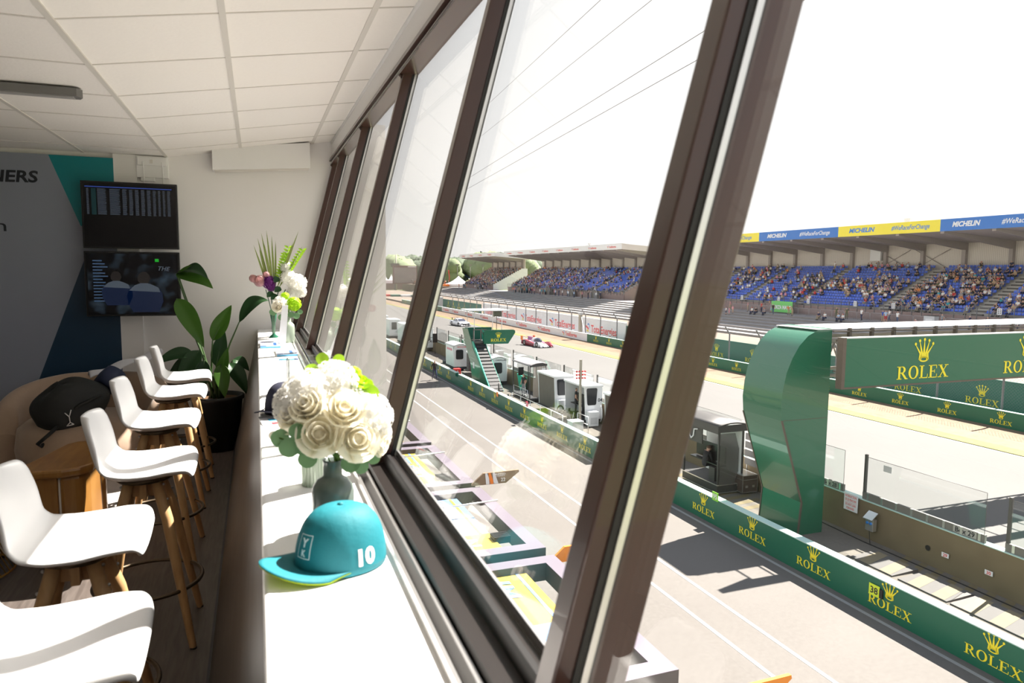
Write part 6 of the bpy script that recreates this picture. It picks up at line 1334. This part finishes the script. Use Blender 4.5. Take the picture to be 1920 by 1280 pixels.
# ---- people on the promenade and terraces (standing and sitting), each one placed
DP = PZ
def tv(k): return 67.2 + 1.65 * k + .5, .45 + .31 * (k + 1)
PPL = [(80.6, 62.3, 'walk', 'grey', 'navy', 'hair_grey', 'man in a grey top walking along the promenade left of the white board'), (80.4, 58.6, 'stand', 'navy', 'jeans', 'white', 'person in navy with a white cap holding something at the promenade rail'),
       (80.6, 56.6, 'stand', 'black', 'navy', 'white', 'heavy man in a black shirt and white cap on the promenade'), (80.7, 53.2, 'walk', 'white', 'navy', 'hair_grey', 'grey haired person in a white shirt on the promenade, second from the right edge'),
       (80.6, 52.0, 'stand', 'navy', 'navy', 'hair_brown', 'person in dark blue before a tall white board on the promenade'), (79.8, 68.0, 'walk', 'white', 'jeans', 'black', 'person in white with a dark backpack low on the promenade'),
       (80.4, 70.8, 'stand', 'blue', 'khaki', 'hair_grey', 'person in a blue top and khaki shorts by the promenade rail'), (80.1, 70.1, 'stand', 'pale_blue', 'red', 'hair_brown', 'person in pale blue and red shorts beside the one in blue'),
       (82.5, 71.6, 'walk', 'white', 'jeans', 'hair_brown', 'person in a white shirt going up the stand stairs behind the promenade rail'), (80.7, 74.6, 'walk', 'white', 'navy', 'hair_grey', 'person in a white T-shirt striding left on the promenade'),
       (80.9, 77.4, 'stand', 'olive', 'olive', 'hair_brown', 'person in olive with arms crossed on the promenade, right one of two'), (80.8, 79.2, 'stand', 'olive', 'olive', 'black', 'person in dark olive on the promenade, left one of two'),
       (79.3, 87.2, 'bend', 'orange', 'khaki', 'hair_brown', 'person in orange bending down on the terrace beside a red bag'), (79.1, 86.2, 'bend', 'tan', 'tan', 'white', 'person in tan with a white hat bending on the terrace'),
       (78.9, 90.2, 'walk', 'black', 'jeans', 'white', 'person in black with a white cap and jeans walking down the terrace'), (80.8, 92.9, 'walk', 'grey', 'pale_blue', 'hair_brown', 'person with a dark backpack and pale blue shorts in front of the green banner'),
       (80.9, 95.3, 'stand', 'red', 'navy', 'hair_brown', 'person in a red top at the left end of the green banner'), (79.8, 97.4, 'stand', 'pink', 'khaki', 'white', 'person in pink with a white cap on the terrace left of the banner'),
       (77.0, 99.5, 'stand', 'white', 'navy', 'hair_brown', 'child in white low on the terrace steps, left one of three'), (77.1, 98.8, 'stand', 'pink', 'pink', 'hair_brown', 'child in pink low on the terrace steps, middle one of three'), (77.2, 98.0, 'stand', 'pink', 'tan', 'hair_brown', 'child in pink and tan low on the terrace steps, right one of three'),
       (80.4, 102.8, 'walk', 'pink', 'skin', 'hair_brown', 'person in bright pink walking at the left of the terrace')]
for v, u, po, sh, lg, hr, lb in PPL:
    lg = 'tan' if lg == 'skin' else lg
    h = DP if v > PV0 else .45 + .31 * (int((v - 67.2) / 1.65) + 1)
    person(lb, po, sh, lg, hr, MO @ T(v, u, h, R.uniform(-2.2, -.8), .8 if 'child' in lb else 1), None, bare='shorts' in lb or 'child' in lb)
SITP = [(79.0, 79.4, 'white', 'a white top, sitting on the terrace right of the gap'), (79.1, 77.0, 'pale_blue', 'pale blue, sitting on the terrace step under the olive pair'), (77.4, 80.5, 'navy', 'navy, sitting low on the terrace'), (79.0, 95.2, 'white', 'white, sitting with others under the green banner'), (79.0, 94.2, 'black', 'black, sitting with others under the green banner'),
        (79.0, 92.2, 'grey', 'grey, half lying on the terrace step'), (80.1, 105.5, 'navy', 'navy, sitting at the far left of the terrace'), (80.1, 106.5, 'white', 'white, sitting at the far left of the terrace'), (77.3, 76.0, 'white', 'white with a cap, sitting lowest near the gantry beam'), (77.3, 64.5, 'pink', 'pink with a cap, sitting low behind the gantry beam')]
for v, u, sh, lb in SITP:
    k = int((v - 67.2) / 1.65); person('person in ' + lb, 'sit_lean', sh, 'navy' if sh != 'navy' else 'khaki', R.choice(HR), MO @ T(67.2 + 1.65 * (k + 1) + .15 if k < ST - 1 else v, u, (.45 + .31 * (k + 2) if k < ST - 1 else DP) + .09, -PI / 2))
for v, u, lb in ((94.4, 93.4, 'person in white with raised arms standing at the back wall of the right-hand stand'), (94.4, 84.6, 'person in grey standing with hands on hips at the back of the right-hand stand')):
    person(lb, 'stand', 'white' if 'white' in lb else 'grey', 'khaki', 'black', MO @ T(v, u, 9.9, -PI / 2))
for u, k, lb in ((170, 1, 'a'), ): pass
gr = [(81, 152 + R.uniform(0, 62)) for _ in range(46)] + [(80.5, 240 + R.uniform(0, 40)) for _ in range(14)]
m = MB()
for v, u in gr:
    c_ = R.randint(1, 10); d_ = R.choice((2, 3, 4)); vv = v + R.uniform(-1.5, 1); m.hexa([(vv - .11, u - .15, PZ + .85), (vv + .11, u - .15, PZ + .85), (vv + .11, u + .15, PZ + .85), (vv - .11, u + .15, PZ + .85)], [(vv - .1, u - .21, PZ + 1.45), (vv + .1, u - .21, PZ + 1.45), (vv + .1, u + .21, PZ + 1.45), (vv - .1, u + .21, PZ + 1.45)], c_)
    m.box(vv - .09, vv + .09, u - .16, u - .02, PZ, PZ + .87, d_); m.box(vv - .09, vv + .09, u + .02, u + .16, PZ, PZ + .87, 0 if R.random() < .5 else d_); m.ball((vv, u, PZ + 1.63), (.1, .1, .13), 6, 4, 0); m.ball((vv + .03, u, PZ + 1.68), (.1, .1, .1), 6, 4, R.choice((11, 2, 1)))
tag(m.build('standing_spectators', CM_, None, MO), 'tiny far groups of people standing on the promenade before the distant stands', 'crowd', None, 'stuff')
# ---- crowd barriers, banner, notice signs, bins
def barrier_data():
    m = MB()
    m.tube([(0, -1.1, .15), (0, -1.1, 1.0), (0, -1.0, 1.1), (0, 1.0, 1.1), (0, 1.1, 1.0), (0, 1.1, .15)], .025, 5, closed=True)
    for k in range(13): m.tube([(0, -.95 + .158 * k, .15), (0, -.95 + .158 * k, 1.08)], .010, 4)
    return m
pb = thing('crowd_barrier', 'grey steel crowd barrier standing in a row along the promenade', 'barrier', I4, 'crowd barriers along the promenade')
mat('zinc', (.42, .42, .43), .5, metal=.2); m = barrier_data(); m.build('bar_panel', 'zinc', pb)
for y in (-.8, .8): m = MB(); m.tube([(-.25, y, 0), (0, y, .18), (.25, y, 0)], .022, 5); m.build('foot', 'galvanised', pb)
for k in range(24):
    o = pb if k == 0 else copy_tree(pb); o['label'] = 'grey steel crowd barrier in the promenade row, %s from the right' % ORD[k]; o.matrix_world = MO @ T(82.3, 50.5 + 2.3 * k, PZ)
o = thing('green_banner', 'green banner with big pale block letters hung behind the promenade rail', 'banner', MO @ T(82.0, 91.9, PZ))
m = MB(); m.box(-.02, .02, -2.5, 2.3, .2, 2.0); m.build('cloth', mat('banner_green', (.16, .55, .14), .6), o)
m = MB(); put_text(m, 'FORZA MAKO', fm(-.03, -.1, .72, (0, -1, 0), (0, 0, 1)), .85, width=4.2, bold=.04); m.build('lettering', 'sponsor_white', o)
for u in (103.4, 94.1, 87.5, 78.3, 71.8, 57.2):
    o = thing('notice_sign', 'small white notice sign on the right-hand stand railing, %s from the left' % ORD[(103.4, 94.1, 87.5, 78.3, 71.8, 57.2).index(u)], 'sign', MO @ T(83.35, u, 4.75), 'white notice signs on the stand railing')
    m = MB(); m.box(-.02, .02, -.28, .28, 0, .75); m.build('plate', 'sponsor_white', o)
    m = MB(); [m.box(-.024, -.02, a, a + .14, z, z + .1) for a in (-.2, .04) for z in (.12, .32, .52)]; m.build('print', 'ink', o)
o = thing('recycling_bin', 'grey box shaped bin with a white symbol standing in the barrier row', 'bin', MO @ T(81.6, 64.6, PZ)); m = MB(); m.box(-.4, .4, -.75, .75, 0, 1.25); m.build('body', 'grille_grey', o); m = MB(); m.box(-.405, -.4, -.5, .5, .4, .9); m.build('symbol', 'sponsor_white', o); m = MB(); m.box(-.42, .42, -.77, .77, 1.25, 1.32); m.build('lid', 'steel_dark', o)
o = thing('white_board', 'tall white board standing upright on the promenade behind a person in dark blue', 'board', MO @ T(81.2, 52.1, PZ)); m = MB(); m.box(-.03, .03, -.5, .5, .1, 2.0); m.build('board', 'sponsor_white', o); m = MB(); m.box(-.2, .2, -.5, .5, 0, .08); m.build('foot', 'steel_grey', o)
for k in range(5):
    o = thing('stair_block', 'grey steel access stair before the far grandstands, %s from the right' % ORD[k], 'stairs', MO @ T(82.4, (158, 172, 187, 205, 252)[k], PZ), 'access stairs before the far stands')
    m = MB(); m.prism([(-2.2, 0), (2.2, 0), (.5, 2.0), (-.5, 2.0)], -.5, .5, 0, Matrix(((0, 0, 1, 0), (1, 0, 0, 0), (0, 1, 0, 0), (0, 0, 0, 1)))); m.build('side', 'steel_grey', o)
    m = MB(); m.tube([(-.55, -2.2, .9), (-.55, -.5, 2.9), (-.55, .5, 2.9), (-.55, 2.2, .9)], .05, 5); m.build('handrail', 'aluminium', o)
o = thing('camera_pedestal', 'pale box on a post with a slanted brace on the white track wall', 'camera post', MO @ T(43.72, 88.2, .0)); m = MB(); m.box(-.15, .2, -.25, .25, 0, 3.4); m.build('post', 'mast_grey', o); m = MB(); m.tube([(0, -.3, 3.2), (0, -1.8, 0)], .06, 5); m.build('brace', 'cover_white', o); m = MB(); m.box(-.2, .25, -.35, .35, 3.4, 3.75); m.build('head', 'grille_grey', o)
o = thing('grey_cabinet', 'small pale grey cabinet standing between the far green boards', 'cabinet', MO @ T(45.4, 170, 0)); m = MB(); m.box(-.5, .5, -1.1, 1.1, 0, 2.9); m.build('body', 'grille_grey', o); m = MB(); m.box(-.55, .55, -1.15, 1.15, 2.9, 3.0); m.build('top', 'cover_white', o)
# ---- tents, flag, far things
def tent(lab, v, u, w_, h, mt, grp=None, z=0):
    o = thing('marquee', lab, 'tent', MO @ T(v, u, z), grp); m = MB(); m.grid(lambda a, b: ((w_ / 2) * (1 - b) ** 1.0 * math.cos(2 * PI * a + PI / 4) * 1.41, (w_ / 2) * (1 - b) * math.sin(2 * PI * a + PI / 4) * 1.41, h * .4 + h * .6 * b ** 1.6), 4, 6, cu=True, smooth=False); m.build('roof', mt, o)
    m = MB(); m.box(-w_ / 2, w_ / 2, -w_ / 2, w_ / 2, 0, h * .4); m.build('side', mt, o)
tent('pale grey tent roof left of the farthest grandstand', 85, 288, 9, 5.5, 'cover_white', z=2)
m = MB(); m.box(-3, 3, -4, 4, 0, 1.6); tag(m.build('orange_stall', 'tag_orange', None, MO @ T(79.5, 290, 2.2)), 'small orange stall beside the pale grey tent', 'stall')
o = thing('red_flag', 'red feather flag standing left of the farthest grandstand', 'flag', MO @ T(84, 300, 3)); m = MB(); m.tube([(0, 0, 0), (0, 0, 7)], .08, 5); m.build('pole', 'steel_grey', o); m = MB(); m.grid(lambda a, b: (.2 * math.sin(b * 5), -.1 - 1.8 * a * (.5 + .5 * b), 2 + 5 * b), 4, 8); m.build('cloth', 'sponsor_red', o, solid=.02)
m = MB(); Rr = rnd(4)
for k in range(150): tiny(m, 74 + Rr.uniform(0, 8), 285 + Rr.uniform(0, 60), 3.2 + Rr.uniform(0, 2.2), Rr)
tag(m.build('spectators', CM_, None, MO), 'small far crowd standing left of the farthest grandstand', 'crowd', None, 'stuff')
m = MB(); m.box(74, 90, 282, 350, 0, 3.2); tag(m.build('spectator_bank', 'sandy_bank', None, MO), 'low sandy spectator bank left of the farthest grandstand', 'embankment')
o = thing('big_screen', 'huge dark trackside video screen far away beside the pit straight', 'video screen', MO @ T(70.5, 330, 0))
m = MB(); m.box(-5, 6.5, 0, 1.5, 3.4, 12.0); m.build('casing', mat('screen_brown', (.13, .05, .045), .5), o); m = MB(); m.box(-4.5, 6, -.05, 0, 3.9, 11.0); m.build('screen', mat('screen_picture', (.15, .13, .13), .3, c2=(.30, .25, .24), scale=.4), o); m = MB(); m.box(2, 6, -.06, 0, 11.2, 11.7); m.build('banner', 'sponsor_white', o)
for x_ in (-4, 5): m = MB(); m.box(x_ - .4, x_ + .4, .3, 1.2, 0, 3.4); m.build('leg', 'steel_grey', o)
o = thing('tall_mast', 'thin tall mast rising behind the far video screen', 'mast', MO @ T(68.5, 338, 0)); m = MB(); m.tube([(0, 0, 0), (0, 0, 17.5)], [.5, .25], 6); m.build('pole', 'mast_grey', o); m = MB(); m.box(-2.5, 1.5, -.5, .5, 11.5, 13.0); m.build('platform', 'plate_pale', o)
for k in range(7): tent('white pointed marquee, %s from the left in the far row beyond the straight' % ORD[k], 54 + 3.3 * k, 360, 3.3, 5.5, 'cover_white', 'white marquees in the far row', 2.5)
m = MB(); m.box(40, 78, 355, 358, 0, 3.2); tag(m.build('far_building', mat('far_brown', (.20, .12, .12), .8, var=.2, scale=.3), None, MO), 'low brown building below the row of white marquees', 'building')
m = MB()
for k in range(9): m.box(30 + 3 * k, 33 + 3 * k, 262 - 3 * k, 266 - 3 * k, 0, 1.1, (0, 1, 0, 2, 0, 1, 2, 0, 2)[k])
tag(m.build('curved_barrier', ['sponsor_white', 'sponsor_red', 'board_green'], None, MO), 'far low barrier in white, red and green blocks where the track bends', 'barrier')
m = MB(); m.hexa([(10, 262, 0), (44, 228, 0), (60, 262, 0), (10, 300, 0)], [(10, 262, .06), (44, 228, .06), (60, 262, .06), (10, 300, .06)]); struct('far_verge', m, 'dry_dirt')
bpy.data.objects['far_verge'].matrix_world = MO
for k in range(4):
    o = thing('light_pole', 'thin lamp pole standing before the far trees, %s from the left' % ORD[k], 'lamp pole', MO @ T(104 + 7.5 * k, 380, 0), 'lamp poles before the far trees'); m = MB(); m.tube([(0, 0, 0), (0, 0, 13)], [.25, .15], 5); m.build('pole', 'steel_grey', o); m = MB(); m.box(-.9, .9, -.3, .3, 12.8, 13.5); m.build('lamp_head', 'steel_grey', o)
mat('foliage_far', (.12, .155, .10), .9, c2=(.07, .10, .07), scale=.25, bump=.6); mat('foliage_hazy', (.24, .28, .16), .9, c2=(.14, .19, .10), scale=.25, bump=.6); mat('bark', (.10, .07, .05), .9)  # distance haze is mixed into the paler foliage colour
def tree(lab, v, u, w_, h, mt, seed, grp):
    Q = rnd(seed); o = thing('deciduous_tree', lab, 'tree', MO @ T(v, u, 0), grp); m = MB()
    for k in range(7):
        c_ = (Q.uniform(-.3, .3) * w_, Q.uniform(-.3, .3) * w_, h * Q.uniform(.35, .8)); r = w_ * Q.uniform(.25, .42); s_ = Q.uniform(0, 9)
        m.ball(c_, (r, r, r * .9), 14, 10, 0, None, lambda t, ph, s_=s_: 1 + .10 * math.sin(7 * t + s_ + 5 * ph) + .07 * math.sin(13 * t - 9 * ph + s_))
    m.build('crown', mt, o); m = MB(); m.tube([(0, 0, 0), (0, 0, h * .5)], [w_ * .06, w_ * .04], 6); m.build('trunk', 'bark', o)
Q = rnd(13)
for k in range(34):
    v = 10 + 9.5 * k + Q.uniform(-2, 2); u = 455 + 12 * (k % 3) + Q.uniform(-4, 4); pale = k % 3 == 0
    tree(('pale hazy green' if pale else 'dark green') + ' broad tree, %s from the left of the far tree line' % ORD[k], v, u, 20 + Q.uniform(-2, 4), (16 if v > 40 else 18) + Q.uniform(0, 4), 'foliage_hazy' if pale else 'foliage_far', k, 'pale trees of the far tree line' if pale else 'dark trees of the far tree line')
tree('big dark tree seen through the second pane from the far end', 50, 330, 14, 17, 'foliage_far', 91, None)
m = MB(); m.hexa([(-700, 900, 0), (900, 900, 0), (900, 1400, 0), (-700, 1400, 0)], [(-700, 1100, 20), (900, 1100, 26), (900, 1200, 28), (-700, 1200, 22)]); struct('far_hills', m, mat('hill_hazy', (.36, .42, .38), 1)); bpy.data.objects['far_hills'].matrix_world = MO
# farther pit-lane people and gear seen through the middle panes
R = rnd(31)
for k in range(4):
    o = thing('timing_cabin', 'far white timing cabin seen through the middle panes, %s beyond the one marked A' % ORD[k], 'cabin', MO @ T(18.6, 88 + 8.5 * k, 0), 'far timing cabins')
    m = MB(); m.box(0, 1.5, 0, 3, .3, 2.6); m.build('body', 'cabin_white', o, bevel=.05); m = MB(); m.box(.3, 1.0, -.02, 0, 1.2, 2.2); m.build('window', 'window_dark', o); m = MB(); m.box(-.05, 1.5, -.05, 3.05, .1, .3); m.build('platform', 'deck_black', o)
# overhead cables across the track
for i, (a, b_, r) in enumerate((((96.642, 325.081, 69.972), (25.995, 25.96, 24.389), .035), ((92.424, 330.09, 54.987), (32.96, 21.748, 27.132), .035), ((76.143, 307.758, 31.598), (43.924, 22.604, 28.459), .045), ((74.11, 308.532, 26.845), (44.264, 23.795, 25.867), .045))):
    A = Vector(a); B = Vector(b_); m = MB(); m.tube([A + (B - A) * t / 10 for t in range(11)], r, 5)
    tag(m.build('overhead_cable', 'cabin_dark'), ('uppermost', 'second highest', 'second lowest', 'lowest')[i] + ' thin dark cable strung across the bright sky', 'cable')
